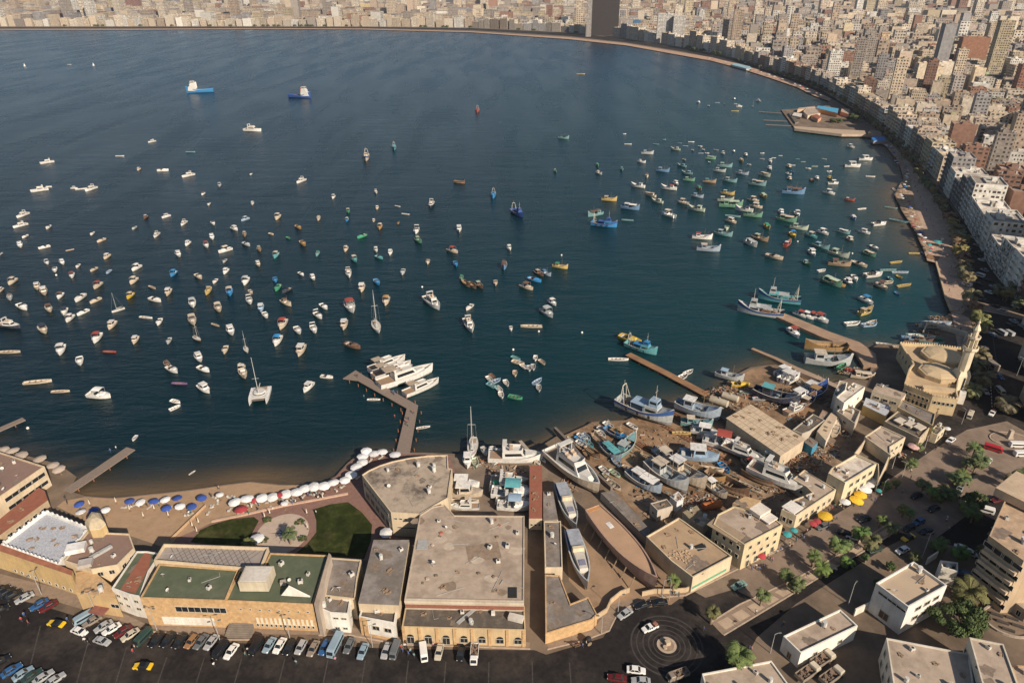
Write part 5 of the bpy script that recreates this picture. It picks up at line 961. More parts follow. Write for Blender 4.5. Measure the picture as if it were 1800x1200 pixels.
boat('f', 1515, 664, -12, 9, 'C', 'C', phrase="small cream boat moored by the quay corner"); boat('k', 1522, 658, -18, 9, 'A', phrase="light blue skiff moored by the quay corner"); boat('k', 1557, 607, -20, 8, 'W', phrase="white skiff at the waterline beside the mosque")
# buoys
bm_ = MB(); bm_.ball((0, 0, 0.2), .5, 10, 6); bmm = bm_.mesh("float", [mat("buoy_white", (.75, .72, .66), .5)])
tp = MB(); tp.tube((0, 0, .6), (0, 0, .95), .07, n=6); tpm = tp.mesh("mooring_ring", [STEEL])
for x, y in ((902, 615), (1402, 425), (99, 484), (742, 505), (1023, 585), (947, 583), (987, 449), (1498, 446), (49, 753)):
    t_ = thing("mooring_buoy", "small white mooring buoy", "buoy", P(x, y, 0), group="mooring buoys"); link("float", bmm, t_); link("mooring_ring", tpm, t_)
# ============================================================ jetties
def jetty(phrase, px, w, z=1.3, deckm=None, name="jetty", piles=True, th=.35, rail=False):
    pl = strip(px, w, z); c = P(*px[len(px)//2], 0); t_ = thing(name, phrase, "jetty", (c.x, c.y, 0), at=px[len(px)//2])
    b = MB(); b.prism([(p.x - c.x, p.y - c.y) for p in pl], z - th, z, bottom=True); b.build("deck", [deckm or WOOD], t_)
    cl = [P(a, b_, z) for a, b_ in px]
    if piles:
        for p, q in zip(cl[:-1], cl[1:]):
            d = q - p; n_ = max(1, int(d.length / 5)); nn = Vector((-d.y, d.x, 0)).normalized()
            ww = (w if not isinstance(w, (list, tuple)) else w[0]) / 2 - .3
            for i in range(n_):
                for s in (-1, 1):
                    r_ = p + d * ((i + .5) / n_) + nn * ww * s; b = MB(); b.tube((r_.x - c.x, r_.y - c.y, -1), (r_.x - c.x, r_.y - c.y, z + .02), .16, n=6); b.build("pile", [RUST], t_)
    return t_
GREYW = mat("grey_jetty_boards", (0.21, 0.165, 0.135), .9, .2, 1.5); RUSTD = mat("rusty_deck", (0.27, 0.15, 0.075), .9, .25, .6, spot=(.14, .08, .05), spot_amt=.7, spot_sc=.15); STONEQ = mat("pier_stone", (0.34, 0.23, 0.155), .95, .2, .8, spot=(.2, .14, .1), spot_amt=.6, spot_sc=.2)
jetty("grey angled jetty with fishtail end leading to the superyachts", [(614,658),(635,665),(725,715),(708,797)], [7.5, 4.0, 4.4, 4.6], deckm=GREYW)
b = MB()
jetty("rusty straight jetty beside the turquoise trawler", [(1104,622),(1170,655),(1243,694)], 3.4, deckm=RUSTD); jetty("grey plank jetty running out from the sandy beach corner", [(117,864),(170,829),(230,788)], 3.8, deckm=GREYW)
jetty("short grey jetty at the edge of the photo", [(-30,768),(5,752),(42,736)], 2.6, deckm=GREYW)
jetty("broad curved stone pier with moored trawlers", [(1338,541),(1390,562),(1450,588),(1500,606),(1522,622),(1530,645)], [5, 6.5, 7.5, 8, 8, 5], z=1.5, deckm=STONEQ, piles=False, th=2.2, name="pier")
jetty("narrow broken stone mole with a small boat at its tip", [(1322,612),(1365,630),(1400,647),(1440,664)], [1.6, 2.0, 2.4, 3], z=1.2, deckm=STONEQ, piles=False, th=2.0, name="pier")
jetty("thin northern jetty of the harbour club", [(1334,196),(1374,199)], 2.2, z=1.2, deckm=GREYW); jetty("thin middle jetty of the harbour club", [(1342,211),(1384,213)], 2.2, z=1.2, deckm=GREYW); jetty("thin southern jetty of the harbour club", [(1346,219),(1391,221)], 2.2, z=1.2, deckm=GREYW)
jetty("small timber landing on the corniche sea wall", [(1630,451),(1650,455)], 6, z=1.6, deckm=RUSTD, name="landing")
# ============================================================ boats hauled out in the yards (z is the yard surface)
Z = G0 + .35
YD = """
1133 728 T LA 22 -38 1.2|1226 726 w AW 15 -33 1.2|1224 748 w TC 10 -12|1240 763 h W 9 -20|1256 775 k C 11 -20|1270 784 m WR 12 -22|1306 800 y L 14 -40 .8|1228 806 h A 11.5 -12|1212 797 k Y 7 -8|1243 826 k C 9.5 -10|1273 824 r B 5.5 -70
1168 807 m LC 9 -60|1172 842 w LC 15 -52 .8|1203 838 w CW 15 -52 .5|1132 852 f AW 12 -48|1113 831 k C 8 -48|1257 863 w CW 9 -62|1277 856 b N 15 -48|1245 838 b O 11 -40|1368 846 y W 19 -40 1.2|1339 845 b N 13 -40|1326 826 w OR 9 -60|1318 858 k C 7 -45|1339 801 k T 8 -20|1353 808 m TA 8 -40
1083 766 t BO 10 -48 .3|1101 789 w TL 11.5 52 .3|1074 799 f AT 9.5 -60|1084 815 r A 5 -70|1052 777 b C 8 -65|1070 749 r W 4.8 -50|1061 757 r W 5 -40|1058 765 r W 4.6 -60|1050 763 r C 3.6 -80|1079 755 r G 4.2 -30|1090 763 r W 4.8 -40|1068 758 r W 4.6 -45|1112 751 r W 4.8 -50|1024 769 r W 4.6 -45|1031 770 r A 4.8 -60|1019 774 r B 4.4 -50|1028 776 r A 4.8 -70|1035 782 r T 5 -60|1023 782 r W 5 -50|1006 776 k M 5 -60|1003 781 k A 5 -60|1018 787 k N 5.5 -60
1041 797 b N 7 -50|1031 801 b N 5 -70|1063 829 r W 4.8 -60|1081 834 r M 4.8 -55|1070 842 k M 5.5 -60|1079 855 r C 6 -50|1146 812 b C 9 -50|951 806 k W 5 -60|944 812 r W 4 -60
1198 762 k Y 6 -2|1363 703 w KT 15 -35 .3|1377 656 h W 8 30|1384 665 h W 9 35|1393 668 h W 8.5 38|1408 677 r C 7.5 -85|1425 686 h W 9 35|1404 700 h W 9.5 30|1420 708 w NC 9.5 42|1398 722 y C 10.5 28|1282 665 w LA 10 -30|1301 678 o Y 7 -5|1437 692 w VO 12 40|1468 757 w CC 7.5 60|1316 692 k M 6 -20|1343 702 k A 8 0|1342 698 k R 7 -5
831 790 s W 11 -92|822 812 h W 7 -88|852 795 o L 5 -70|865 800 o W 7 -90|876 810 r W 5 45|907 808 y W 18 -2|836 815 r M 5 -80|814 856 h W 9.5 -2|818 870 h C 10 -3|818 882 k C 7.5 -2|872 857 m WG 5 -88|896 849 y C 12 -3|895 861 y W 12 -6|902 872 m WT 12 -5|904 884 y W 11 -5|905 893 m WA 9.5 -4|816 893 y W 9 180
1009 832 y C 24 -55 1.2
1610 590 k T 8 -5|1605 595 k B 9 -10|1620 593 k W 10 -12|1618 598 k A 9 -10|1634 595 k G 10 -25|1624 600 w NC 7 -20|1637 603 k T 9 -20|1645 570 k A 12 -5|1640 576 k M 11 -10|1628 574 k N 8 -15|1576 610 r C 3.5 0
1480 646 r G 6 40|1496 652 r R 5 -30
"""
for ln_ in YD.strip().split("\n"):
    for it in ln_.split("|"):
        w_ = it.split(); x, y = float(w_[0]), float(w_[1]); kd = w_[2]
        cs = w_[3]; ln, hd = float(w_[4]) * (1.1 if kd in 'fwkmh' else 1), float(w_[5]); dz = float(w_[6]) if len(w_) > 6 else 0
        c1 = cs[0]; c2 = cs[1] if len(cs) > 1 else 'W'; c3 = None
        if kd in 'rok': c3 = c2 if len(cs) > 1 else None
        boat(kd, x, y, hd, ln, c1, c2, c3, z=Z + dz, where="ashore", roll=math.radians(R.uniform(-5, 5)) if kd in 'rk' else 0)
def boat2(kd, x0, y0, x1, y1, zz, *a, **k):
    p, q = P(x0, y0, zz + 1.6), P(x1, y1, zz + 2); m_ = (p + q) / 2; X, Y = PX((m_.x, m_.y, zz)); return boat(kd, X, Y, math.degrees(math.atan2(q.y - p.y, q.x - p.x)), (q - p).length, *a, z=zz, where="ashore", **k)
boat2('q', 984, 852, 1013, 926, Z + .9, 'L', 'L', phrase="slim grey patrol boat beside the terracotta roofed shed"); boat2('q', 1004, 934, 1033, 1027, Z + .9, 'L', 'L', phrase="slim grey patrol boat with blue glazed aft house beside the huge bare hull")
# the huge bare hull
t_ = thing("wooden_hull", "huge bare wooden hull with flat tan deck standing in the sandy yard", "boat hull", P(1098, 950, 3.2), math.radians(-62), at=(1098, 950), scale=1.0)
a_, c_ = P(1042, 890, 7.2), P(1156, 1017, 7.2); t_.location = ((a_.x + c_.x) / 2, (a_.y + c_.y) / 2, 3.0); t_.rotation_euler[2] = math.atan2(c_.y - a_.y, c_.x - a_.x); LL = (c_ - a_).length
b, inn = hull_mesh(LL, 7.2, 4.0, floor=3.3, deck_in=.35, n=18, sheer=.10, stern=.72, keel=1.6); b.build("hull", [mat("purple_brown_hull", (.27, .185, .15), .8, .2, .6, spot=(.17, .12, .10), spot_amt=.6, spot_sc=.3)] * 2 + [mat("hull_rail", (.36, .24, .19), .8)] * 2, t_)
floor_mesh(inn, 3.75).build("deck", [mat("tan_ply_deck", (.42, .27, .17), .85, .1, .8, spot=(.34, .22, .14), spot_amt=.5, spot_sc=.2)], t_)
b = MB(); b.box((-LL * .23, 0.4, 3.76), (2.4, 1.4, .06), bottom=True); b.build("hatch_cover", [mat("white_hatch", (.65, .65, .62), .6)], t_)
b = MB(); b.box((-LL * .485, 0, 3.76), (1.6, 3.8, .05), bottom=True); b.build("fresh_plywood", [mat("fresh_ply", (.46, .24, .10), .8)], t_)
for i in range(7):
    for s in (-1, 1): b = MB(); x = LL * (-.42 + i * .125); b.tube((x, s * 4.6, -1.85), (x, s * 3.1, 1.6), .16, n=5); b.build("shoring_prop", [WOOD], t_)
# slipway rails with sleepers
for nm, px_, w_, n_ in (("sleeper track", [(1168,717),(1205,745)], 2.6, 13), ("sleeper track", [(1120,778),(1145,797)], 2.0, 9), ("plain track", [(1210,748),(1330,808)], 1.6, 26), ("plain track", [(1165,748),(1290,818)], 1.6, 26)):
    p, q = P(*px_[0], G0 + .05), P(*px_[1], G0 + .05); d = q - p; ang = math.atan2(d.y, d.x); c = (p + q) / 2
    t_ = thing("slipway_track", "rusty sleeper track on the slipway mud" if nm == 'sleeper track' else "long thin haul track crossing the boat yard", "slipway track", c, ang)
    for i in range(n_): b = MB(); b.box((d.length * (i + .5) / n_ - d.length / 2, 0, 0), (.45, w_, .22)); b.build("sleeper", [mat("sleeper_wood", (.16, .075, .04), .9, .3)], t_)
    for s in (-1, 1): b = MB(); b.box((0, s * w_ * .42, .22), (d.length, .12, .14)); b.build("rail", [RUST], t_)
# tanks, scrap and clutter in the yards
def cyl(name, phrase, x, y, r_, ln, ang, m, z=G0, cat="tank"):
    t_ = thing(name, phrase, cat, P(x, y, z), math.radians(ang)); b = MB(); n = 18
    rr = [[(xx, r_ * k * math.cos(2 * math.pi * i / n), r_ + r_ * k * math.sin(2 * math.pi * i / n)) for i in range(n)] for xx, k in ((-ln/2 - .25, .6), (-ln/2, 1), (ln/2, 1), (ln/2 + .25, .6))]
    b.loft(rr, cap0=True, cap1=True); b.build("shell", [m], t_, smooth=False)
    for xx in (-ln * .3, ln * .3): b = MB(); b.box((xx, 0, 0), (.3, r_ * 1.7, .5)); b.build("cradle", [WOOD], t_)
    b = MB(); b.tube((0, 0, r_ * 2 - .05), (0, 0, r_ * 2 + .35), .35, n=10); b.build("manhole", [m], t_)
TANKM = mat("pale_tank", (.42, .38, .30), .7, .2, .8, spot=(.25, .18, .12), spot_amt=.6, spot_sc=.4)
cyl("tank", "long pale cylindrical tank nearest the slipway rails", 1263, 711, 1.4, 6.5, -38, TANKM); cyl("tank", "pale cylindrical tank closer to the hangar corner", 1283, 703, 1.3, 5.8, -38, TANKM)
cyl("tank", "bright orange rusty tank beside the yellow office", 1250, 893, 1.2, 5.6, 12, mat("orange_rust", (.36, .11, .03), .8, .3, 1.2)); cyl("tank", "grey tank in front of the mosque sheds", 1540, 718, 1.3, 7, -24, mat("grey_tank", (.36, .35, .33), .6, .15)); 
SCR = [mat("scrap_pale", (.45, .38, .30), .9, .4, 2), mat("scrap_brown", (.15, .09, .055), .9, .4, 2), mat("scrap_rust", (.30, .11, .05), .9, .3, 2), mat("scrap_grey", (.22, .21, .2), .8, .3, 2), mat("scrap_blue", (.06, .22, .34), .8, .3, 2), mat("scrap_sand", (.30, .21, .13), .9, .4, 2)]
def scrap(phrase, x, y, rx, ry, n_, w=(.25, .1, .5), z=G0, name="scrap_heap", long=2.2):
    o = MB(); p = P(x, y, z)
    for i in range(n_):
        a, q = R.random() * 6.28, math.sqrt(R.random()); px_, py_ = math.cos(a) * q * rx, math.sin(a) * q * ry; hh = (1 - q) * w[0] * 3
        L1, W1, H1 = R.uniform(.2, long) * R.choice([.5, 1, 1]), R.uniform(.1, .5), R.uniform(.08, .35); o.box((px_, py_, R.uniform(0, hh)), (L1, W1, H1), R.random() * 3.14, m=R.choice([0, 1, 1, 1, 1, 2, 3, 3, 5, 5, 5] + ([4, 0] if R.random() < .12 else [])), bottom=True)
    ob = o.build(name, SCR); ob.location = p; ob["kind"] = "stuff"; REG.append((ob, phrase, x, y))
for i, (x, y, rx, ry, n_) in enumerate([(1290,690,8,5,150),(1340,690,7,4,90),(1262,690,5,4,80),(1400,815,7,7,160),(1420,800,8,6,160),(1390,830,6,5,120),(1448,790,6,5,90),(1240,770,12,7,30),(1150,770,9,6,24),(1235,880,7,5,120),(1300,790,12,3,110),(1330,800,8,3,80),(1365,835,5,4,60),(1345,870,9,4,90),(1410,740,5,5,80),(1445,745,5,4,70),
    (1480,760,5,4,60),(1560,735,6,3,60),(1600,745,7,2,50),(1575,778,5,3,50),(850,815,5,3,60),(890,828,6,3,50),(1000,850,3,5,30),(1090,805,8,8,26),(1120,790,8,8,20),(1230,825,14,6,30),(1300,845,10,6,60),(1200,800,9,5,16),(1490,650,5,4,60),(1500,700,6,3,40),(1465,715,4,3,30),(1650,560,5,3,50),(1630,585,5,3,60),(240,1012,6,4,90),(1575,800,4,2,30),(1335,905,6,3,60),(1160,905,5,3,40),(1185,785,8,5,20),(1135,870,8,5,50),
    (1440,700,8,3,50),(1385,690,6,3,40),(1355,715,8,3,50),(1310,715,9,3,60),(1640,610,8,1.5,50),(1400,660,9,2,50)]):
    scrap("mixed timber and scrap lying in the boat yard", x, y, rx, ry, n_)
# ============================================================ the city
def city_mat():
    m = bpy.data.materials.new("city_wall"); m.use_nodes = True; t = m.node_tree; L = t.links.new; b = t.nodes["Principled BSDF"]; b.inputs["Roughness"].default_value = .85
    uv = N(t, "ShaderNodeUVMap"); uv.uv_map = "UVMap"; sp = N(t, "ShaderNodeSeparateXYZ"); L(uv.outputs[0], sp.inputs[0])
    def M_(op, a, c=None):
        n = N(t, "ShaderNodeMath", operation=op); 
        for i, v in enumerate((a, c)):
            if v is None: continue
            if isinstance(v, (int, float)): n.inputs[i].default_value = v
            else: L(v, n.inputs[i])
        return n.outputs[0]
    su = M_('DIVIDE', sp.outputs[0], 3.0); sv = M_('DIVIDE', sp.outputs[1], 3.1)
    fu, fv = M_('FRACT', su), M_('FRACT', sv); cu, cv = M_('FLOOR', su), M_('FLOOR', sv)
    cb = N(t, "ShaderNodeCombineXYZ"); L(cu, cb.inputs[0]); L(cv, cb.inputs[1]); wn = N(t, "ShaderNodeTexWhiteNoise"); L(cb.outputs[0], wn.inputs["Vector"])
    cb2 = N(t, "ShaderNodeCombineXYZ"); L(cu, cb2.inputs[0]); wn2 = N(t, "ShaderNodeTexWhiteNoise"); L(cb2.outputs[0], wn2.inputs["Vector"])
    half = M_('MULTIPLY_ADD', wn2.outputs[0], .22); t.nodes[-1].inputs[2].default_value = .17
    a = M_('LESS_THAN', M_('ABSOLUTE', M_('SUBTRACT', fu, .5)), half); c = M_('LESS_THAN', M_('ABSOLUTE', M_('SUBTRACT', fv, .52)), .24)
    w = M_('MULTIPLY', a, c); pres = M_('GREATER_THAN', wn.outputs[0], .14); w = M_('MULTIPLY', w, pres)
    slab = M_('LESS_THAN', fv, .09)
    vc = N(t, "ShaderNodeVertexColor", layer_name="Col")
    g = N(t, "ShaderNodeNewGeometry"); ns = N(t, "ShaderNodeTexNoise"); ns.inputs["Scale"].default_value = .35; ns.inputs["Detail"].default_value = 5; L(g.outputs["Position"], ns.inputs["Vector"])
    r = N(t, "ShaderNodeMapRange"); r.inputs[1].default_value = .3; r.inputs[2].default_value = .7; r.inputs[3].default_value = .72; r.inputs[4].default_value = 1.18; L(ns.outputs[0], r.inputs[0])
    vm = N(t, "ShaderNodeVectorMath", operation='SCALE'); L(vc.outputs[0], vm.inputs[0]); L(M_('MULTIPLY', r.outputs[0], M_('SUBTRACT', 1.0, M_('MULTIPLY', slab, .22))), vm.inputs["Scale"])
    gr = N(t, "ShaderNodeValToRGB"); gr.color_ramp.elements[0].color = (.02, .02, .022, 1); gr.color_ramp.elements[1].color = (.10, .08, .065, 1); L(wn.outputs[1] if False else wn.outputs[0], gr.inputs[0])
    mx = N(t, "ShaderNodeMix", data_type='RGBA'); L(w, mx.inputs[0]); L(vm.outputs[0], mx.inputs[6]); L(gr.outputs[0], mx.inputs[7]); L(mx.outputs[2], b.inputs["Base Color"])
    bp = N(t, "ShaderNodeBump"); bp.invert = True; bp.inputs["Distance"].default_value = .25; L(w, bp.inputs["Height"]); L(bp.outputs[0], b.inputs["Normal"])
    return m
CW = city_mat()
CR = mat("city_roof", attr=True, rough=.95, var=.25, sc=.25, spot=(.20, .15, .11), spot_amt=.75, spot_sc=.12)
PAL = [((.54,.45,.34), 6, "cream"), ((.60,.53,.43), 5, "pale cream"), ((.43,.34,.26), 5, "tan"), ((.33,.29,.255), 5, "grey brown"), ((.62,.60,.55), 3, "off white"), ((.29,.165,.12), 3, "red brick"), ((.46,.39,.27), 2, "sandy yellow"), ((.31,.30,.30), 3, "grey"), ((.50,.41,.33), 1, "salmon")]
PW = [p for p in PAL for _ in range(p[1])]
def cbox(bw, br, w, d, h, ang, x, y, col, z0=0, par=.7, top=True, seedu=None):
    """walls into bw with metre UVs, roof into br; local frame at x, y"""
    ca, sa = math.cos(ang), math.sin(ang); q = lambda a, c: (x + a * ca - c * sa, y + a * sa + c * ca)
    P4 = [q(-w/2, -d/2), q(w/2, -d/2), q(w/2, d/2), q(-w/2, d/2)]; u = R.randint(0, 900) * 3.0; LN = (w, d, w, d); pk = R.choice([.75, .9, 1, 1, 1.15, 1.4]); fk = .55 if math.hypot(x, y) > 1400 and (x or y) else 1.0; pk *= fk
    hh = h
    for i in range(4):
        j = (i + 1) % 4; n_ = max(1, round(LN[i] / 3.0 * pk)) * 3.0
        vt = round(hh * fk / 3.1) * 3.1 + .25; blank = R.random() < .22 and i in (0, 2, 3)
        bw.face([(*P4[i], z0), (*P4[j], z0), (*P4[j], z0 + hh), (*P4[i], z0 + hh)], 0, shade(col, R.uniform(.9, 1.1)), [(u, .62), (u + n_, .62), (u + n_, .63), (u, .63)] if blank else [(u, 0), (u + n_, 0), (u + n_, vt), (u, vt)]); u += n_
    kf = R.choice([.5, .75, 1, 1.15, 1.3, 1.5]) * (1.0 if math.hypot(x, y) < 1100 else .62); rc_ = tuple(min(.7, v * kf) for v in ((col[0] + .46) / 2, (col[1] + .38) / 2, (col[2] + .30) / 2))
    if par > 0:
        I4 = [q(a, c) for a, c in ((-w/2+.35, -d/2+.35), (w/2-.35, -d/2+.35), (w/2-.35, d/2-.35), (-w/2+.35, d/2-.35))]
        for i in range(4):
            j = (i + 1) % 4; br.face([(*P4[i], z0+hh), (*P4[j], z0+hh), (*I4[j], z0+hh), (*I4[i], z0+hh)], 0, shade(col, 1.05)); br.face([(*I4[i], z0+hh), (*I4[j], z0+hh), (*I4[j], z0+hh-par), (*I4[i], z0+hh-par)], 0, shade(col, .95))
        br.face([(*p, z0 + hh - par) for p in I4], 0, rc_)
    elif top: br.face([(*p, z0 + hh) for p in P4], 0, rc_)
base = [(-80,46.8),(225,46.6),(400,46.4),(640,46.8),(830,49),(1000,57),(1100,68),(1200,83.5),(1290,102),(1370,128),(1440,157),(1500,192),(1560,234),(1605,276),(1645,318),(1682,372),(1712,425),(1745,478),(1790,535),(1850,590),(2000,640)]
BW_ = [P(a, c, G0) for a, c in base]
fe = [(2300,560),(2300,60),(1900,13.5),(1830,10.5),(1640,4),(1560,2.5),(1480,-3),(1200,-8),(600,-8),(-200,-3)]
zone = [(p.x, p.y) for p in BW_] + [(P(a, c).x, P(a, c).y) for a, c in fe]
HW = lambda h: 'low' if h < 16 else 'medium height' if h < 23 else 'tall' if h < 33 else 'very tall'
cand = []
def bdist(x, y):
    v = Vector((x, y, G0)); m_ = 1e9
    for a, c in zip(BW_[:-1], BW_[1:]):
        d = c - a; t_ = max(0, min(1, (v - a).dot(d) / d.length_squared)); m_ = min(m_, (v - a - d * t_).length)
    return m_
# landmark towers : base photo x,y  width px  height px  depth m  colour  phrase
TOW = [(1062,63,52,62,22,(.035,.028,.026),"dark brown slab hotel tower"),(1034,65,10,66,8,(.33,.31,.29),"pale grey stair tower joined to the dark brown slab"),(1167,76,30,49,16,(.50,.49,.47),"grey hotel block with ribbed front"),(1191,77,22,47,14,(.52,.50,.47),"lower grey hotel block with white floor bands"),
 (1105,62,13,28,14,(.36,.34,.31),"grey office block beside the blue glass panel"),(1118,62,14,26,14,(.06,.16,.30),"blue glass office block"),(946,30,22,16,30,(.05,.12,.28),"wide blue glass block"),
 (1700,132,46,62,24,(.32,.16,.10),"huge red brick tower with pale floor grid"),(1583,133,17,30,12,(.66,.44,.14),"golden yellow tower"),(1579,155,22,22,14,(.52,.46,.32),"blank khaki block below the golden tower"),(1615,162,22,50,16,(.66,.56,.42),"pale cream tower with a balcony column"),(1634,170,26,50,16,(.70,.58,.42),"pale cream tower with window pairs"),
 (1549,100,14,42,13,(.64,.48,.32),"salmon cream tower standing alone"),(1568,99,13,24,12,(.62,.52,.42),"cream block beside the salmon tower"),(1638,105,20,26,14,(.34,.17,.12),"brick tower with white balcony stripe"),(1712,165,18,44,16,(.70,.58,.42),"cream blank sided block below the brick tower"),(1727,172,30,34,18,(.46,.43,.37),"grey green blank block"),
 (1673,190,18,56,14,(.44,.40,.37),"narrow grey tower with dark windows"),(1456,102,16,42,14,(.55,.44,.33),"tan tower with fine balconies behind the waterfront"),(1471,104,14,28,12,(.50,.46,.42),"grey white tower beside the tan tower"),(1650,102,16,22,12,(.70,.62,.52),"white tower with stacked windows"),
 (1770,62,16,22,20,(.70,.68,.64),"white slab with square windows"),(1614,78,20,34,16,(.60,.50,.38),"wide cream block among dark roofs"),(1640,80,14,30,14,(.36,.32,.28),"dark grey block"),(1700,70,20,26,14,(.48,.40,.34),"pair of tan towers"),(1722,70,14,26,14,(.55,.50,.46),"slim pale tower"),(1790,185,26,70,16,(.34,.16,.11),"brick tower with cream balcony edge at the photo edge"),
 (1487,72,16,30,16,(.66,.56,.38),"yellow cream tower"),(1528,52,8,28,14,(.72,.68,.62),"slim white tower"),(1510,44,12,22,16,(.7,.6,.5),"cream white block"),(165,28,20,20,30,(.66,.54,.36),"cream tower behind the far shore"),(236,24,26,24,30,(.30,.16,.13),"brown brick block behind the far shore"),(340,20,20,20,30,(.40,.30,.26),"brown grey block behind the far shore"),(44,14,26,16,40,(.6,.44,.28),"orange cream block behind the far shore"),
 (645,26,22,18,30,(.66,.52,.28),"yellow cream block behind the far shore"),(790,18,12,22,30,(.12,.12,.14),"dark narrow tower behind the far shore"),(490,16,36,16,30,(.72,.68,.6),"wide white block behind the far shore"),(280,14,22,20,30,(.62,.5,.36),"tall cream block above the far shore"),(1285,26,10,24,20,(.66,.52,.36),"slim cream tower"),(1402,48,10,20,18,(.62,.56,.5),"pale tower")]
tow_xy = []
for (x, y, wp, hp, dep, col, ph) in TOW:
    p = P(x, y, G0); dist = (p - Vector((0, 0, CH))).dot(FW); w = wp * dist / F * 0.92
    h_ = 5.0
    for _ in range(60):
        if PX((p.x, p.y, G0 + h_))[1] > y - hp: h_ *= 1.06
        else: break
    tow_xy.append((p.x, p.y, max(w, dep)))
    ang = -0.12 if x < 1300 else -0.3
    ox, oy = -math.sin(ang) * dep / 2, math.cos(ang) * dep / 2
    cand.append((wp * hp * 3, p.x + ox, p.y + oy, w, dep, h_, ang, col, ph, 'T'))
# waterfront row
acc = 0
row_used = []
for a, c in zip(BW_[:-1], BW_[1:]):
    d = c - a; L_ = d.length; u = d.normalized(); nn = Vector((-u.y, u.x, 0)) ; 
    if (a + nn * 5).y < a.y and abs(u.x) > .5: nn = -nn
    if u.x > 0 and nn.x * 1 + nn.y * .2 < 0 and u.y < 0: nn = -nn
    s_ = 0.0
    while s_ < L_ - 6:
        dist = (a + u * s_).length; w = R.uniform(15, 26) * (1.35 if dist > 1500 else 1); w = min(w, L_ - s_); dep = R.uniform(14, 20)
        if R.random() < .07: s_ += R.uniform(6, 12); continue
        c_ = a + u * (s_ + w / 2) + nn * (dep / 2 + R.uniform(0, 1.5)); h_ = R.choice([5, 6, 6, 7, 7, 8]) * 3.1 * (R.uniform(1.0, 1.7) if dist > 1500 else 1) * (.88 if dist < 520 else 1)
        s_ += w + (R.choice([.15, .15, .3, 1.5]) if dist < 1300 else R.choice([1, 4, 8]))
        if any(math.hypot(c_.x - tx, c_.y - ty) < tw * .75 for tx, ty, tw in tow_xy): continue
        X, Y = PX((c_.x, c_.y, G0 + h_)); 
        if X < -90 or X > 1890: continue
        col = R.choice(PW); col = PAL[4] if 1735 < X < 1830 and Y < 460 else col; col = col if dist < 1500 or R.random() < .25 else R.choice(PAL[:2] + PAL[4:5]); ang = math.atan2(u.y, u.x)
        cand.append((1e6 / dist * (h_ / 25), c_.x, c_.y, w, dep, h_, ang, shade(col[0], R.uniform(.9, 1.15)), f"{'wide' if w > 22 else 'narrow'} {HW(h_)} {col[2]} waterfront block", 'F'))
# blocks behind
def fill(xmin, xmax, ymin, ymax, st, ang, cond, hs):
    ca, sa = math.cos(ang), math.sin(ang); cx, cy = (xmin + xmax) / 2, (ymin + ymax) / 2; Rr = math.hypot(xmax - xmin, ymax - ymin) / 2
    i = -Rr
    row = 0
    while i < Rr:
        j = -Rr; row += 1
        while j < Rr:
            col_n = int(j / (st * 5.2)); 
            lx, ly = j + (abs(col_n) % 2) * st * .1 + int((j + Rr) / (st * 5)) * st * .28, i
            x, y = cx + lx * ca - ly * sa, cy + lx * sa + ly * ca; j += st * R.uniform(.94, 1.08)
            if not (xmin < x < xmax and ymin < y < ymax) or not cond(x, y): continue
            if not inpoly(x, y, zone): continue
            X, Y = PX((x, y, 20))
            if X < -70 or X > 1880 or Y > 700: continue
            if R.random() < .05: continue
            bd = bdist(x, y)
            if bd < 24 + st * .35: continue
            if any(abs(x - tx) < tw * .8 and abs(y - ty) < tw * .9 for tx, ty, tw in tow_xy): continue
            w, d = st * R.uniform(.66, .97), st * R.uniform(.6, .86); h_ = R.choice(hs) * 3.1
            if R.random() < .085: h_ *= R.uniform(1.7, 2.6); w *= .8; d *= .8
            col = R.choice(PW); dist = math.hypot(x, y)
            cand.append((w * h_ * 6e5 / dist ** 2 / 10, x, y, w, d, h_, ang + R.choice([0, 0, .0, .06, -.05]), shade(col[0], R.uniform(.8, 1.1)), f"{'broad' if w > st * .85 else 'slim'} {HW(h_)} {col[2]} block inland", 'C'))
        i += st * (1.0 if row % 2 else 1.42)
fill(100, 1300, 250, 1100, 19, -.38, lambda x, y: math.hypot(x, y) < 1150, [3, 4, 5, 5, 6, 6, 7, 8])
fill(-1900, 3000, 900, 2700, 27, -.2, lambda x, y: 1150 <= math.hypot(x, y) < 2700, [4, 5, 6, 7, 8, 9, 11])
fill(-4200, 5200, 2300, 6200, 46, -.1, lambda x, y: math.hypot(x, y) >= 2700, [5, 6, 8, 10, 12, 14])
cand.sort(key=lambda c: -c[0])
TANK = MB(); TANK.tube((0, 0, 0), (0, 0, 1.6), .7, n=8)
stuffw, stuffr = MB(), MB()
def clutter(bw, br, w, d, h_, ang, x, y, col, n_):
    ca, sa = math.cos(ang), math.sin(ang)
    for _ in range(n_):
        a, c = R.uniform(-.34, .34) * w, R.uniform(-.34, .34) * d; s1, s2, s3 = R.choice([(3.2, 3.6, 2.6), (2, 2, 1.2), (1.4, 1.4, 1.6), (4.5, 2.5, 2.4), (1, 1, 1)])
        br.box((x + a * ca - c * sa, y + a * sa + c * ca, h_ - .7), (s1, s2, s3 + .7), ang, 0, tuple(v * R.uniform(.8, 1.2) for v in (.42, .36, .29)) if R.random() > .15 else (.6, .58, .55))
hero = 0; nfar = 0
MAXH = 295
cityn = 0
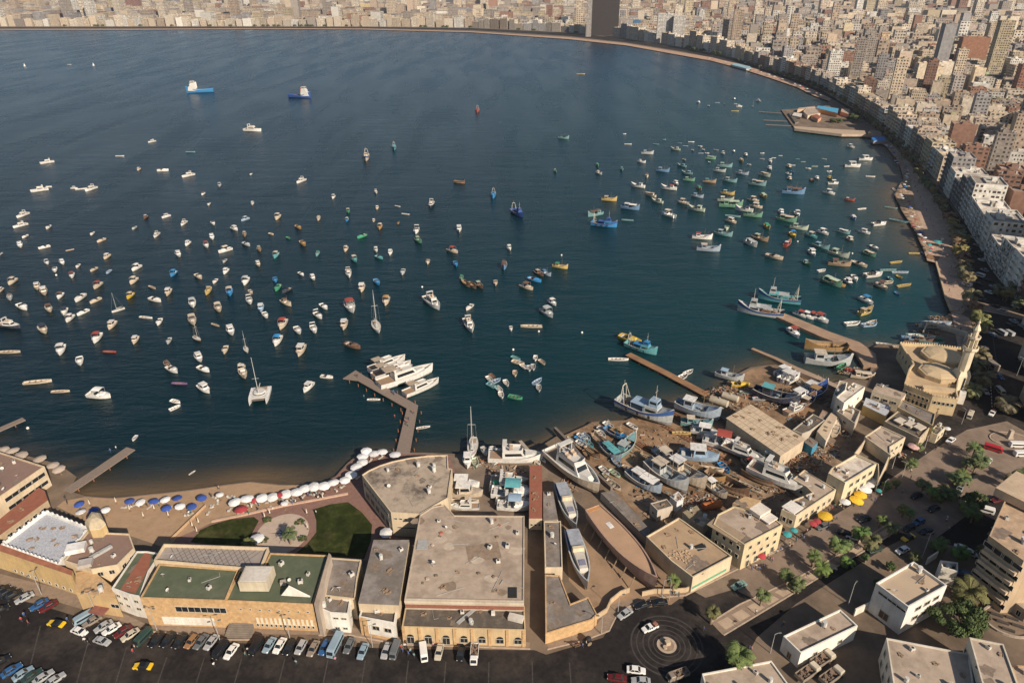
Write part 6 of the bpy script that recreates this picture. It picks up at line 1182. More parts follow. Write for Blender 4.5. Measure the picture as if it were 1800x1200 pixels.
for (sc_, x, y, w, d, h_, ang, col, ph, kd) in cand:
    if hero < MAXH:
        hero += 1
        ph = ph if len(ph.split()) > 3 else ph + " in the city"
        t_ = thing({'T': "tower_block", 'F': "waterfront_block", 'C': "apartment_block"}[kd], ph, "tower" if kd == 'T' else "apartment block", (x, y, G0), ang, {'T': "tall towers of the city", 'F': "blocks along the waterfront road", 'C': "blocks behind the waterfront"}[kd], at=PX((x, y, G0 + h_)))
        bw, br = MB(), MB(); cbox(bw, br, w, d, h_, 0, 0, 0, col, z0=-.2 * 0)
        bw.build("wall", [CW], t_); br.build("roof", [CR], t_)
        if math.hypot(x, y) < 1300:
            rb_ = MB(); ds = R.choice([(w*.45, d*.4), (w*.3, d*.7), (w*.6, d*.25)]); rb_.box((0, 0, 0), (ds[0], ds[1], .9), 0, 0, shade(col, R.uniform(.7, 1.2))); o = rb_.build("roof_terrace", [CR], t_); o.location = (R.uniform(-.18, .18) * w, R.uniform(-.12, .12) * d, h_ - .69)
        for _ in range(R.choice([1, 1, 2])):
            hb = MB(); s1, s2 = R.uniform(2.6, 4.5), R.uniform(2.6, 4); hb.box((0, 0, 0), (s1, s2, 2.7), 0, 0, shade(col, 1.05)); o = hb.build("stair_hut", [CR], t_); o.location = (R.uniform(-.3, .3) * w, R.uniform(-.3, .3) * d, h_ - .68)
        if math.hypot(x, y) < 900:
            for _ in range(R.choice([2, 3, 4])):
                o = link("water_tank", TANK.mesh("water_tank", [mat("tank_grey", (.4, .38, .35), .7)]) if "tank_me" not in globals() else tank_me, t_); tank_me = o.data; o.location = (R.uniform(-.4, .4) * w, R.uniform(-.4, .4) * d, h_ - .68)
        if kd == 'F' and math.hypot(x, y) < 1000:
            # balconies on the sea side
            side = 1 if (Vector((-math.sin(ang), math.cos(ang))).x < 0) else -1
            nb = max(1, int(w / 7)); bm2 = MB(); bm2.box((0, 0, 0), (4.2, 1.3, .22), bottom=True); 
            for sx in (-2.05, 2.05): bm2.box((sx, 0, .22), (.1, 1.3, .85))
            bm2.box((0, -.6, .22), (4.0, .1, .85)); k_ = "bal"
            if k_ not in _wc: _wc[k_] = bm2.mesh("balcony", [PLASTER])
            for f_ in range(1, int(h_ / 3.1)):
                for i_ in range(nb):
                    o = link("balcony", _wc[k_], t_, tuple(min(.75, v * 1.1) for v in col)); o.location = (-w / 2 + w * (i_ + .5) / nb, side * (d / 2 + .66), f_ * 3.1); o.rotation_euler = (0, 0, 0 if side < 0 else math.pi)
    else:
        cityn += 1
        cbox(stuffw, stuffr, w, d, h_, ang, x, y, col, z0=G0, par=.6 if math.hypot(x, y) < 1500 else 0)
        if math.hypot(x, y) < 2600: clutter(stuffw, stuffr, w, d, h_ + G0, ang, x, y, col, R.choice([1, 2, 3]) + (3 if math.hypot(x, y) < 1000 else 0))
# the mass of the far city: one object
me_w = stuffw.mesh("city_mass", [CW, CR]); 
o = link("city_mass", me_w); o["kind"] = "stuff"; o["label"] = "dense mass of the smaller far city blocks"
o2 = link("city_roof_mass", stuffr.mesh("city_roof_mass", [CR]), o); 
# city ground streets are the ground sheet; a darker dusty tone for it
zc = [(a, c) for a, c in base] + fe
sheet("city_ground", [P(a, c) for a, c in zc], G0 + .012, mat("city_street_ground", (.085, .07, .06), .95, .3, .05))
print("CITY", hero, cityn)
for X, Y, w, d, h_, ph in ((1862, 655, 24, 18, 26, "tall shading block just outside the right edge by the bus"), (1880, 735, 26, 20, 26, "tall shading block just outside the right edge by the island"), (1850, 590, 20, 16, 24, "tall shading block just outside the right edge by the vans")):
    p = P(X, Y); t_ = thing("apartment_block", ph, "apartment block", p, -.35, "blocks along the waterfront road"); bw, br = MB(), MB(); cbox(bw, br, w, d, h_, 0, 0, 0, PAL[0][0]); bw.build("wall", [CW], t_); br.build("roof", [CR], t_)
# --- harbour club on the peninsula
r, l = bldg("club_house", "orange walled harbour club with sky blue roof", [(1435,190),(1438,186),(1474,191),(1472,199)], 4.5, (.62,.27,.10), mat("sky_blue_roof", (.07,.33,.52), .7), 0.0)
r, l = bldg("club_house", "salmon walled pavilion with rust red roof below the sky blue roof", [(1426,203),(1432,198),(1444,206),(1438,210)], 3.5, (.6,.33,.2), REDR, 0.0)
r, l = bldg("club_house", "cream terrace block seaward of the sky blue roof", [(1412,196),(1418,190),(1434,189),(1442,199),(1420,203)], 4.0, (.6,.48,.36), CONC, .3)
r, l = bldg("club_house", "long cream terrace with orange screens on the north side of the club", [(1402,193),(1404,190),(1432,187),(1434,190)], 3.0, (.6,.42,.28), PAVEL, 0.0)
r, l = bldg("club_house", "white awning terrace on the seaward end of the club", [(1392,203),(1396,198),(1410,200),(1408,206)], 2.6, (.5,.4,.32), mat("pale_awning", (.6,.55,.5), .8), 0.0)
r, l = bldg("club_house", "low grey slatted terrace on the quay of the club", [(1386,199),(1392,197),(1404,214),(1398,216)], 1.4, (.2,.17,.15), CONCD, 0.0)
r, l = bldg("club_house", "salmon gatehouse at the landward end of the club", [(1478,196),(1480,190),(1494,192),(1492,201)], 4.0, (.6,.34,.22), PAVEL, .3)
r, l = bldg("quay_wall", "long pale painted quay wall of the harbour club", [(1397,226),(1395,222),(1480,228),(1520,230),(1522,236),(1480,236)], 2.2, (.55,.43,.33), PAVEL, 0, cat="wall")
r, l = bldg("beach_shelter", "bright blue roofed beach shelter beside the harbour club", [(1532,243),(1534,240),(1556,241),(1556,247),(1536,248)], 2.8, (.3,.3,.3), mat("tarpaulin_blue", (.01,.16,.50), .7), 0.0)
r, l = bldg("beach_shelter", "brown roofed beach shelter beside the blue roofed shelter", [(1526,233),(1530,228),(1548,231),(1550,237)], 2.8, (.3,.25,.2), mat("brown_thatch", (.22,.17,.12), .9), 0.0)
r, l = bldg("beach_cafe", "white and turquoise roofed beach cafe on the far shore curve", [(1286,114),(1290,111),(1318,117),(1322,121),(1312,121)], 2.6, (.6,.6,.58), mat("cafe_roof", (.25,.42,.48), .8, .5, .3), 0.0)
r, l = bldg("villa", "red brick villa with cream trim near the promenade trees", [(1630,256),(1634,246),(1672,251),(1672,263)], 7.5, (.42,.17,.10), CONC, .3, win=[(3,4.2,7,1.0,1.3),(3,1.0,7,1.0,1.3)])
# ============================================================ vehicles, trees, people, umbrellas, lamps
CARP = mat("car_paint", obj=True, rough=.28, var=.04, sc=1.0, spec=.6)
def ring_profile(prof, w, taper): return [[(x, -w/2 * (1 if z < .75 else taper), z) for x, z in prof], [(x, w/2 * (1 if z < .75 else taper), z) for x, z in prof]]
def carkit(kd):
    parts = []
    def wheel():
        b = MB(); n = 12; b.loft([[(.31*math.cos(a), -.1, .31*math.sin(a)) for a in [2*math.pi*i/n for i in range(n)]], [(.31*math.cos(a), .1, .31*math.sin(a)) for a in [2*math.pi*i/n for i in range(n)]]], cap0=True, cap1=True); return b.mesh("wheel", [BLACK])
    W_ = wheel()
    def body(sec):    # sec: list of (x, halfwidth, z_bottom, z_top)
        b = MB(); rings = []
        for x, hw, zb, zt in sec: rings.append([(x, -hw*.92, zb), (x, -hw, zb + (zt-zb)*.35), (x, -hw*.97, zt - .08), (x, -hw*.85, zt), (x, hw*.85, zt), (x, hw*.97, zt - .08), (x, hw, zb + (zt-zb)*.35), (x, hw*.92, zb)])
        b.loft([r_[::-1] for r_ in rings], cap0=True, cap1=True); return b
    if kd in ('sedan', 'taxi', 'pickup', 'hatch'):
        sec = [(-2.15, .74, .35, .78), (-2.1, .82, .25, .88), (-1.3, .85, .22, .92), (0, .86, .22, .90), (.9, .85, .22, .88), (1.9, .80, .25, .76), (2.12, .70, .35, .66)]
        if kd == 'hatch': sec = [(s[0]*.88, s[1], s[2], s[3]) for s in sec]
        parts.append(("body", body(sec).mesh("body", [CARP]), 0))
        x0, x1 = {'sedan': (-1.55, .95), 'taxi': (-1.5, .95), 'hatch': (-1.75, .85), 'pickup': (-.5, 1.05)}[kd]; rb = .12 if kd in ('hatch', 'pickup') else .55
        b = MB(); T = tapered(b, x0, x1, 1.56, 1.56, .88, .48, .62, rb, sh=.78); parts.append(("cabin_glass", b.mesh("cabin_glass", [GLASS]), None))
        b = MB(); xa, xb = T[0][0], T[1][0]; b.box(((xa + xb) / 2, 0, 1.345), (xb - xa + .06, 1.27, .05), taper=.94, bottom=True)
        for sx, tx in ((x0, xa), (x1, xb)):
            for s in (-1, 1): b.tube((sx, s*.78, .88), (tx, s*.61, 1.36), .045, n=4)
        xm = (x0 + x1) / 2 - .1
        for s in (-1, 1): b.tube((xm, s*.785, .88), (xm, s*.615, 1.36), .05, n=4)
        parts.append(("roof", b.mesh("roof", [CARP]), 1))
        if kd == 'pickup':
            b = MB(); b.box((-1.35, 0, .93), (1.5, 1.4, .03)); parts.append(("load_bed", b.mesh("load_bed", [mat("bed_dark", (.05,.05,.05), .8)]), None)); b = MB(); b.box((-1.4, .1, .95), (1.0, .9, .45), .2); parts.append(("cargo", b.mesh("cargo", [plain()]), 2))
        if kd == 'taxi':
            b = MB(); b.box((-.3, 0, .3), (2.0, 1.73, .61), taper=.985); parts.append(("door_panel", b.mesh("door_panel", [mat("taxi_black", (.015,.015,.02), .35)]), None))
        xw = 1.3 if kd != 'hatch' else 1.15; xl = 2.1 if kd != 'hatch' else 1.85
    elif kd in ('van', 'minibus', 'bus', 'boxtruck'):
        Ln, Hh, Wd = {'van': (4.6, 1.95, 1.72), 'minibus': (6.2, 2.3, 1.95), 'bus': (10.5, 2.9, 2.4), 'boxtruck': (5.2, 2.0, 1.8)}[kd]; h2 = Ln / 2; hw = Wd / 2
        if kd != 'boxtruck':
            sec = [(-h2, hw*.94, .35, Hh*.95), (-h2 + .12, hw, .28, Hh), (h2 - .9, hw, .28, Hh), (h2 - .35, hw*.97, .28, Hh*.9), (h2, hw*.9, .35, Hh*.5)]
            parts.append(("body", body(sec).mesh("body", [CARP]), 0))
            b = MB(); zz0, zz1 = Hh*.52, Hh*.80
            for s in (-1, 1): b.face([(-h2 + .4, s*(hw*1.0), zz0), (h2 - .9, s*(hw*1.0), zz0), (h2 - 1.0, s*(hw*.99), zz1), (-h2 + .4, s*(hw*.99), zz1)])
            for s in (-1, 1): 
                for f_ in (0, ): pass
            b.box((0, 0, zz0), (Ln - 1.3, Wd*1.015, zz1 - zz0)); parts.append(("side_glass", b.mesh("side_glass", [GLASS]), None))
            b = MB(); b.face([(h2 - .02, -hw*.8, Hh*.54), (h2 - .02, hw*.8, Hh*.54), (h2 - .30, hw*.78, Hh*.88), (h2 - .30, -hw*.78, Hh*.88)]); parts.append(("windscreen", b.mesh("windscreen", [GLASS]), None))
        else:
            sec = [(.9, hw*.9, .35, 1.7), (1.0, hw*.95, .3, 1.85), (2.0, hw*.95, .3, 1.8), (2.45, hw*.9, .35, 1.0)]; parts.append(("cab", body(sec).mesh("cab", [CARP]), 0))
            b = MB(); b.face([(2.47, -.7, 1.05), (2.47, .7, 1.05), (2.1, .65, 1.7), (2.1, -.65, 1.7)]); parts.append(("windscreen", b.mesh("windscreen", [GLASS]), None))
            b = MB(); 
            for (cx_, cy_, sx_, sy_) in ((-.95, -hw, 3.5, .08), (-.95, hw, 3.5, .08), (-2.7, 0, .08, Wd), (.8, 0, .08, Wd)): b.box((cx_, cy_, .75), (sx_, sy_, .75), bottom=True)
            b.box((-.95, 0, .6), (3.5, Wd, .15), bottom=True); parts.append(("load_bed", b.mesh("load_bed", [CARP]), 1)); 
            b = MB(); 
            for _ in range(40): b.box((R.uniform(-2.5, .6), R.uniform(-.75, .75), .75), (R.uniform(.2, .7), R.uniform(.2, .5), R.uniform(.3, .7)), R.random() * 3)
            parts.append(("cargo", b.mesh("cargo", [plain()]), 2))
        xw = h2 * .62; xl = h2
    for sx in (-1, 1):
        for s in (-1, 1): parts.append(("wheel", W_, ('at', (sx*xw, s*(.78 if kd not in ('bus', 'minibus') else .9), .31))))
    for s in (-1, 1):
        b = MB(); b.box((0, 0, 0), (.08, .3, .16), bottom=True); parts.append(("headlight", b.mesh("headlight", [mat("headlight_lens", (.55,.55,.5), .2)]), ('at', (xl - .02, s*.52, .55)))); 
    return parts
CK = {}
CCOL = dict(W=(.72,.72,.70), K=(.012,.013,.016), S=(.36,.37,.38), L=(.24,.33,.40), B=(.03,.10,.25), R=(.40,.02,.03), D=(.12,.015,.015), G=(.03,.06,.05), T=(.25,.21,.17), O=(.28,.15,.07), Y=(.75,.48,.02), H=(.12,.13,.14), C=(.50,.45,.36), E=(.16,.28,.26))
CNM = dict(W="white", K="black", S="silver", L="light blue", B="blue", R="red", D="dark red", G="dark green", T="taupe", O="brown", Y="yellow", H="dark grey", C="cream", E="grey green")
def car(kd, x, y, hd, c, c2=None, ph=None, where="", s_=1.0):
    if kd not in CK: CK[kd] = carkit(kd)
    p = P(x, y, G0 + .03); o = bpy.data.objects.new({'sedan': "car", 'hatch': "car", 'taxi': "taxi", 'pickup': "pickup_truck", 'van': "van", 'minibus': "minibus", 'bus': "bus", 'boxtruck': "truck"}[kd], None); C.objects.link(o)
    o.location = p; o.rotation_euler = (0, 0, math.radians(hd)); k1 = CCOL[c]; k2 = CCOL[c2] if c2 else k1; o.scale = (s_,) * 3
    far = p.length > 330
    for nm, me, role in CK[kd]:
        if far and nm in ("wheel", "headlight"): continue
        if isinstance(role, tuple): q = link(nm, me, o); q.location = role[1]
        else: link(nm, me, o, {0: k1, 1: k2, 2: (.3, .12, .08), None: None}[role] if kd == 'pickup' or role != 2 else (.2, .14, .10))
    cat = {'sedan': "car", 'hatch': "car", 'taxi': "taxi", 'pickup': "pickup", 'van': "van", 'minibus': "minibus", 'bus': "bus", 'boxtruck': "truck"}[kd]
    tag(o, ph or f"{CNM[c]} {'hatchback' if kd == 'hatch' else cat} {where}".strip(), cat, f"{cat}s {where}".strip() or "cars", at=(x, y)); return o
PK = "parked in the street by the club buildings"; PZ = "on the plaza"; RD = "on the corniche road"
a1 = 70
for x, y, c, kd in [(3,1040,'K','sedan'),(13,1044,'K','sedan'),(24,1048,'K','sedan'),(44,1053,'S','sedan'),(70,1065,'B','sedan'),(86,1068,'D','sedan'),(3,1074,'K','hatch'),(148,1090,'L','van'),(163,1094,'T','sedan'),(183,1103,'S','sedan'),(197,1108,'W','sedan'),(217,1112,'D','sedan'),(230,1118,'C','sedan')]:
    car(kd, x, y, 228 if x > 40 else 50, c, None, None, PK)
car('taxi', 100, 1098, 170, 'Y', 'K', "yellow and black taxi driving beside the parked cars"); car('taxi', 252, 1173, 178, 'Y', 'K', "yellow and black taxi driving alone on the dark street")
car('sedan', 141, 1112, -20, 'W', None, None, "standing across the street lane"); car('sedan', 181, 1129, -18, 'S', None, None, "standing across the street lane")
for x, y, c, kd in [(253,1124,'G','van'),(276,1127,'K','sedan'),(296,1127,'K','sedan'),(317,1129,'K','sedan'),(337,1130,'O','hatch'),(354,1130,'H','sedan'),(372,1131,'S','sedan'),(389,1146,'K','van'),(407,1147,'W','sedan'),(452,1139,'K','van'),(474,1136,'L','sedan'),(492,1137,'W','sedan'),(509,1140,'K','sedan'),(529,1140,'S','hatch'),(551,1142,'T','sedan'),(571,1140,'B','sedan'),(590,1138,'L','minibus'),(614,1137,'H','sedan'),(638,1147,'L','sedan'),(679,1146,'S','sedan'),(695,1146,'H','van'),(745,1150,'W','van'),(772,1148,'C','sedan'),(810,1150,'K','sedan')]:
    car(kd, x, y, 255 + (x - 450) / 38 if x != 745 else 282, c, None, None, PK)
car('boxtruck', 834, 1154, -92, 'W', 'W', "white truck with slatted bed parked by the arcade")
for x, y, c, kd, hd in [(22,1180,'B','sedan',52),(42,1186,'L','sedan',52),(58,1190,'G','sedan',52),(78,1192,'S','sedan',52),(98,1197,'S','sedan',52),(2,1165,'K','sedan',50)]: car(kd, x, y, hd, c, None, None, "parked in the bottom corner row")
for x, y, kd, hd, c, c2, ph in [(1098,1081,'sedan',215,'S',None,"silver car driving past the curved stone wall"),(1128,1066,'sedan',200,'K',None,"black car leading two at the curved yard wall"),(1158,1061,'sedan',185,'K',None,"black car following at the curved yard wall"),(1142,1105,'pickup',205,'W','W',"white pickup with red load on the roundabout"),(1118,1180,'sedan',-8,'W',None,"white car driving below the roundabout"),(1084,1194,'sedan',170,'D',None,"dark red car at the bottom of the roundabout"),(1126,1199,'sedan',175,'S',None,"silver car at the very bottom edge"),(1190,1190,'boxtruck',200,'T','T',"brown loaded truck at the bottom of the roundabout"),
  (1298,1031,'sedan',205,'E',None,"teal grey car driving alone beside the green striped warehouse"),(1445,927,'sedan',205,'H',None,"grey blue car beside the red umbrella"),(1484,939,'sedan',150,'K',None,"black car in palm shade on the plaza"),(1499,946,'hatch',150,'W',None,"white car beside the black car under palms"),(1518,914,'sedan',200,'K',None,"black car in the middle of the plaza"),(1537,968,'sedan',200,'G',None,"dark green car by the median kerb"),(1585,969,'sedan',205,'W',None,"white car in the shade of the median lane"),(1595,947,'taxi',205,'Y','K',"yellow and black taxi beside the median"),(1597,930,'sedan',205,'K',None,"black car at the median end"),(1614,919,'hatch',205,'B',None,"blue car beside the median end"),(1628,936,'sedan',190,'K',None,"dark car in shade by the double lamp"),
  (1640,896,'sedan',205,'K',None,"black car in the shaded road"),(1610,873,'sedan',205,'K',None,"black car under plaza palms"),(1686,861,'hatch',230,'S',None,"silver car at the corner of the palm island"),(1730,899,'van',150,'W',None,"white van in the shade of the cream apartment block"),(1752,880,'sedan',200,'D',None,"dark red car in the deep shade"),(1707,840,'sedan',205,'K',None,"black car at the edge of the palm island"),(1735,814,'hatch',220,'W',None,"white car beside the palm island"),(1745,791,'minibus',-38,'R',None,"bright red minibus by the traffic island"),(1788,785,'minibus',-5,'W',None,"white minibus with window row beside the traffic island"),(1794,801,'van',0,'W',None,"white van below the white minibus"),(1670,776,'sedan',215,'W',None,"white car beside the kiosk"),(1692,966,'sedan',-30,'W',None,"white car with covered front among palms"),(1706,975,'sedan',-30,'W',None,"white car with brown windows among palms"),
  (1704,733,'van',230,'C',None,"cream van turning in front of the mosque"),(1743,728,'pickup',225,'W','W',"white pickup crossing in front of the mosque"),(1731,690,'sedan',262,'S',None,"silver car in the lane by the minaret"),(1757,690,'van',265,'C',None,"cream van in the lane by the minaret"),(1757,664,'hatch',268,'B',None,"blue car beside the brown bus"),(1736,642,'bus',90,'T','T',"long brown grey bus beside the promenade"),(1727,614,'sedan',165,'W',None,"white car at the crossing"),(1744,590,'hatch',100,'B','W',"blue and white car on the wide road"),(1760,587,'van',100,'S',None,"silver van on the wide road"),(1773,588,'van',100,'S',None,"second silver van on the wide road"),(1774,572,'sedan',100,'K',None,"black car on the wide road"),
  (1781,566,'sedan',100,'S',None,"silver car at the far lane of the wide road"),(1798,640,'sedan',100,'K',None,"black car at the photo edge"),(1797,575,'sedan',100,'S',None,"silver car at the photo edge")]:
    car(kd, x, y, hd, c, c2, ph, '', .85 if kd == 'minibus' else 1.0)
for x, y, c, kd in [(1699,502,'W','van'),(1699,438,'S','sedan'),(1696,427,'S','sedan'),(1713,446,'K','sedan'),(1724,445,'G','sedan'),(1704,399,'K','sedan'),(1676,380,'H','sedan'),(1690,388,'D','sedan'),(1665,340,'B','sedan'),(1648,316,'S','sedan'),(1656,324,'W','sedan'),(1659,350,'K','sedan'),(1630,292,'W','sedan'),(1640,303,'K','sedan'),(1615,276,'S','hatch'),(1600,258,'K','sedan'),(1590,252,'W','sedan'),(1560,226,'W','van'),(1548,219,'S','sedan'),(1531,205,'K','sedan'),(1512,194,'S','sedan'),(1718,500,'K','sedan'),(1737,494,'K','sedan'),(1725,458,'W','hatch'),(1750,540,'K','sedan'),(1779,530,'K','sedan'),(1786,540,'W','sedan'),(1705,470,'K','sedan'),(1690,470,'H','sedan'),(1708,418,'W','sedan'),(1717,432,'S','sedan'),(1692,408,'S','sedan'),(1684,366,'W','hatch'),(1672,352,'K','sedan'),(1664,330,'S','van'),(1652,306,'W','sedan'),(1628,282,'S','sedan'),(1607,264,'W','sedan'),(1583,246,'S','van'),(1570,236,'K','sedan'),(1555,222,'C','sedan'),(1540,212,'W','sedan'),(1524,201,'S','sedan'),(1498,186,'W','van'),(1488,181,'K','sedan'),(1466,169,'S','sedan'),(1436,155,'W','sedan'),(1408,144,'S','sedan'),(1394,139,'W','sedan'),(1730,476,'S','sedan'),(1722,486,'W','van'),(1746,505,'S','sedan'),(1738,515,'W','sedan'),(1760,548,'S','sedan'),(1728,530,'K','sedan'),(1716,515,'S','sedan'),(1480,176,'W','sedan'),(1450,161,'S','sedan'),(1420,148,'K','sedan'),(1380,134,'W','sedan'),(1340,121,'S','sedan'),(1310,111,'W','sedan')]:
    x2, y2 = x, y; car(kd, x, y, 118 if y > 300 else 128, c, None, None, RD)
# horse cart at the kerb
t_ = thing("horse_cart", "dark horse cart with two passengers trotting by the wedge workshop", "cart", P(1030, 1131, G0), math.radians(205)); b = MB(); tapered(b, -1.3, .9, 1.3, 1.1, .6, .7, .3, .2, sh=1.1); b.build("carriage", [mat("black_lacquer", (.015,.015,.015), .4)], t_)
b = MB(); b.ball((-.6, 0, 1.5), .75, 10, 5, .8); b.build("folding_hood", [mat("black_hood", (.02,.02,.02), .8)], t_)
for s in (-1, 1):
    b = MB(); n = 14; b.loft([[(-.5 + .6*math.cos(a), s*.8, .6 + .6*math.sin(a)) for a in [2*math.pi*i/n for i in range(n)]], [(-.5 + .6*math.cos(a), s*.86, .6 + .6*math.sin(a)) for a in [2*math.pi*i/n for i in range(n)]]], cap0=True, cap1=True); b.build("wheel", [WOOD], t_)
    b = MB(); b.tube((.8, s*.35, .8), (3.2, s*.35, 1.0), .05, n=4); b.build("shaft_pole", [WOOD], t_)
# ---------------- people and a horse, grown with the skin modifier
def skin(name, verts, edges, radii, mats, mfun, sub=1):
    me = bpy.data.meshes.new(name); me.from_pydata(verts, edges, []); o = bpy.data.objects.new(name, me); C.objects.link(o)
    md = o.modifiers.new("s", 'SKIN'); sv = me.skin_vertices[0].data
    for i, r_ in enumerate(radii): sv[i].radius = (r_, r_) if not isinstance(r_, tuple) else r_
    sv[0].use_root = True; m2 = o.modifiers.new("u", 'SUBSURF'); m2.levels = sub; m2.render_levels = sub
    dg = bpy.context.evaluated_depsgraph_get(); dg.update(); out = bpy.data.meshes.new_from_object(o.evaluated_get(dg)); bpy.data.objects.remove(o)
    out.materials.clear()
    for m_ in mats: out.materials.append(m_)
    for p in out.polygons: p.material_index = mfun(p.center); p.use_smooth = True
    out.name = name; return out
SKINM = mat("skin", (.30, .17, .10), .6, .05); HAIR = mat("dark_hair", (.015, .012, .01), .8); SHIRT = mat("shirt_cloth", obj=True, rough=.9, var=.1, sc=3); TRO = mat("trouser_cloth", (.05, .055, .08), .9, .2, 2); SHOE = BLACK
def person_mesh(pose):
    st = .22 if pose == 'walk' else .07
    if pose == 'sit':
        V = [(0,0,.52),(0,0,.78),(0,0,1.02),(.0,0,1.13),(.02,0,1.22),(.03,0,1.33), (0,.19,1.05),(.05,.24,.8),(.25,.18,.68), (0,-.19,1.05),(.05,-.24,.8),(.25,-.18,.68), (.05,.1,.5),(.45,.12,.5),(.45,.12,.08),(.58,.12,.04), (.05,-.1,.5),(.45,-.12,.5),(.45,-.12,.08),(.58,-.12,.04)]
    else:
        V = [(0,0,.95),(0,0,1.18),(0,0,1.40),(.0,0,1.51),(.02,0,1.60),(.03,0,1.71), (0,.19,1.43),(-st*.5,.26,1.14),(-st*.2,.25,.88), (0,-.19,1.43),(st*.5,-.26,1.14),(st*.9,-.25,.90), (0,.1,.9),(st*.6,.11,.49),(st,.11,.08),(st+.14,.12,.04), (0,-.1,.9),(-st*.3,-.11,.49),(-st,-.11,.08),(-st+.14,-.12,.04)]
    E_ = [(0,1),(1,2),(2,3),(3,4),(4,5),(2,6),(6,7),(7,8),(2,9),(9,10),(10,11),(0,12),(12,13),(13,14),(14,15),(0,16),(16,17),(17,18),(18,19)]
    Rr = [(.16,.12),(.15,.11),(.17,.12),.055,.09,.085,.07,.052,.038,.07,.052,.038,.1,.07,.048,.045,.1,.07,.048,.045]
    zs = .43 if pose == 'sit' else 0
    def mf(c):
        z = c.z
        top_ = 1.71 - (.38 if pose == 'sit' else 0)
        if z > top_ - .02 or (z > top_ - .12 and c.x < .0): return 1
        if z > top_ - .24: return 0
        if abs(c.y) > .215 and z < (.98 if pose != 'sit' else .74) and z > .5: return 0
        if z > (.93 if pose != 'sit' else .56): return 2
        if z < .09: return 4
        return 3
    return skin("person", V, E_, Rr, [SKINM, HAIR, SHIRT, TRO, SHOE], mf, 1)
PM = {k: person_mesh(k) for k in ('stand', 'walk', 'sit')}
hb = MB()
SC = dict(W=(.7,.7,.68), R=(.4,.05,.05), B=(.05,.12,.35), K=(.03,.03,.03), P=(.55,.25,.30), G=(.08,.22,.18), C=(.5,.42,.3), T=(.2,.35,.4)); SN = dict(W="white", R="red", B="blue", K="black", P="pink", G="green", C="beige", T="pale blue")
def person(x, y, c, pose='walk', hd=None, where="", z=G0 + .05):
    p = P(x, y, z); o = link("person", PM[pose], None, SC[c]); o.location = p; o.rotation_euler = (0, 0, hd if hd is not None else R.random() * 6.28); o.scale = (R.uniform(.95, 1.06),) * 3
    vb = {'walk': "walking", 'stand': "standing", 'sit': "sitting"}[pose]
    tag(o, f"person in {SN[c]} top {vb} {where}", "person", "people " + where, at=(x, y))
def crowd(pts, where, z=G0 + .05, poses=('walk', 'stand')):
    for i, (x, y) in enumerate(pts): person(x, y, R.choice("WRBKPGCTWKB"), R.choice(poses), None, where, z)
crowd([(39,1092),(44,1084),(51,1097),(120,1092),(154,1112),(150,1128),(157,1134),(238,1140),(235,1148),(377,1171),(432,1153),(437,1146),(521,1167),(590,1162),(744,1129)], "in the street by the parked cars")
crowd([(704,1141),(708,1146),(712,1138),(722,1147),(718,1152),(728,1155),(733,1127),(741,1125),(756,1129),(762,1136),(774,1130),(779,1126),(765,1126),(714,1133),(702,1137)], "near the arcade doors", poses=('stand', 'walk', 'walk'))
crowd([(1024,1138),(1030,1133)], "beside the horse cart"); crowd([(1187,1047),(1193,1048),(1181,1045)], "at the curved cream wall"); crowd([(1349,980),(1353,984),(1357,986),(1321,1002),(1328,998),(1334,1003),(1342,999),(1316,992),(1364,972),(1372,968),(1387,958),(1391,963)], "in front of the yellow office")
crowd([(1403,948),(1408,945),(1399,952),(1412,949),(1380,942),(1385,944),(1418,936),(1424,930)], "by the teal umbrella"); crowd([(1455,900),(1461,897),(1466,892),(1472,888),(1477,894),(1500,889),(1516,890),(1530,874),(1541,868),(1548,872),(1538,880),(1545,860),(1456,922),(1463,918),(1470,913)], "among the cafe umbrellas", poses=('sit', 'stand', 'walk'))
crowd([(1566,857),(1574,859),(1586,866),(1600,842),(1625,800),(1644,791),(1617,783),(1629,778),(1600,830),(1455,1012),(1450,1016),(1468,1005),(1328,1078),(1316,1142),(1320,1143),(1236,1108),(1377,1098),(1374,1101),(1663,917),(1664,913),(1667,932),(1731,953),(1757,997),(1750,990)], "on the plaza")
crowd([(460,877),(466,880),(475,884),(483,880),(492,884),(500,879),(512,873),(516,882),(520,885),(514,887),(531,880),(542,872),(547,869),(557,871),(560,878),(567,875),(572,868),(580,862),(441,882),(448,886),(455,889),(432,900),(420,903),(438,904),(454,896)], "behind the white beach umbrellas", poses=('sit', 'stand', 'walk'))
crowd([(310,897),(333,905),(336,903),(232,890),(245,893),(258,889),(280,889),(115,878),(119,886),(321,893),(355,880),(142,893),(372,874),(385,860)], "on the sand by the blue umbrellas", z=G0 + .03, poses=('sit', 'stand', 'walk'))
crowd([(556,903),(727,727),(718,738),(716,744),(717,749),(693,694),(205,790),(195,795),(640,700),(692,692),(663,678),(694,735),(628,663)], "on jetty or lawn", z=1.3)
crowd([(1702,545),(1708,540),(1685,547),(1690,543),(1700,520),(1681,565),(1688,580),(1694,600),(1690,622),(1672,470),(1664,452),(1657,440),(1650,425),(1648,410),(1640,398),(1635,385),(1628,370),(1622,360),(1617,348),(1608,330),(1602,318),(1596,300),(1592,290),(1588,276),(1580,268),(1570,258),(1560,250),(1600,305),(1607,320),(1612,338),(1652,450),(1670,485),(1676,505),(1663,500),(1668,512)], "on the corniche promenade")
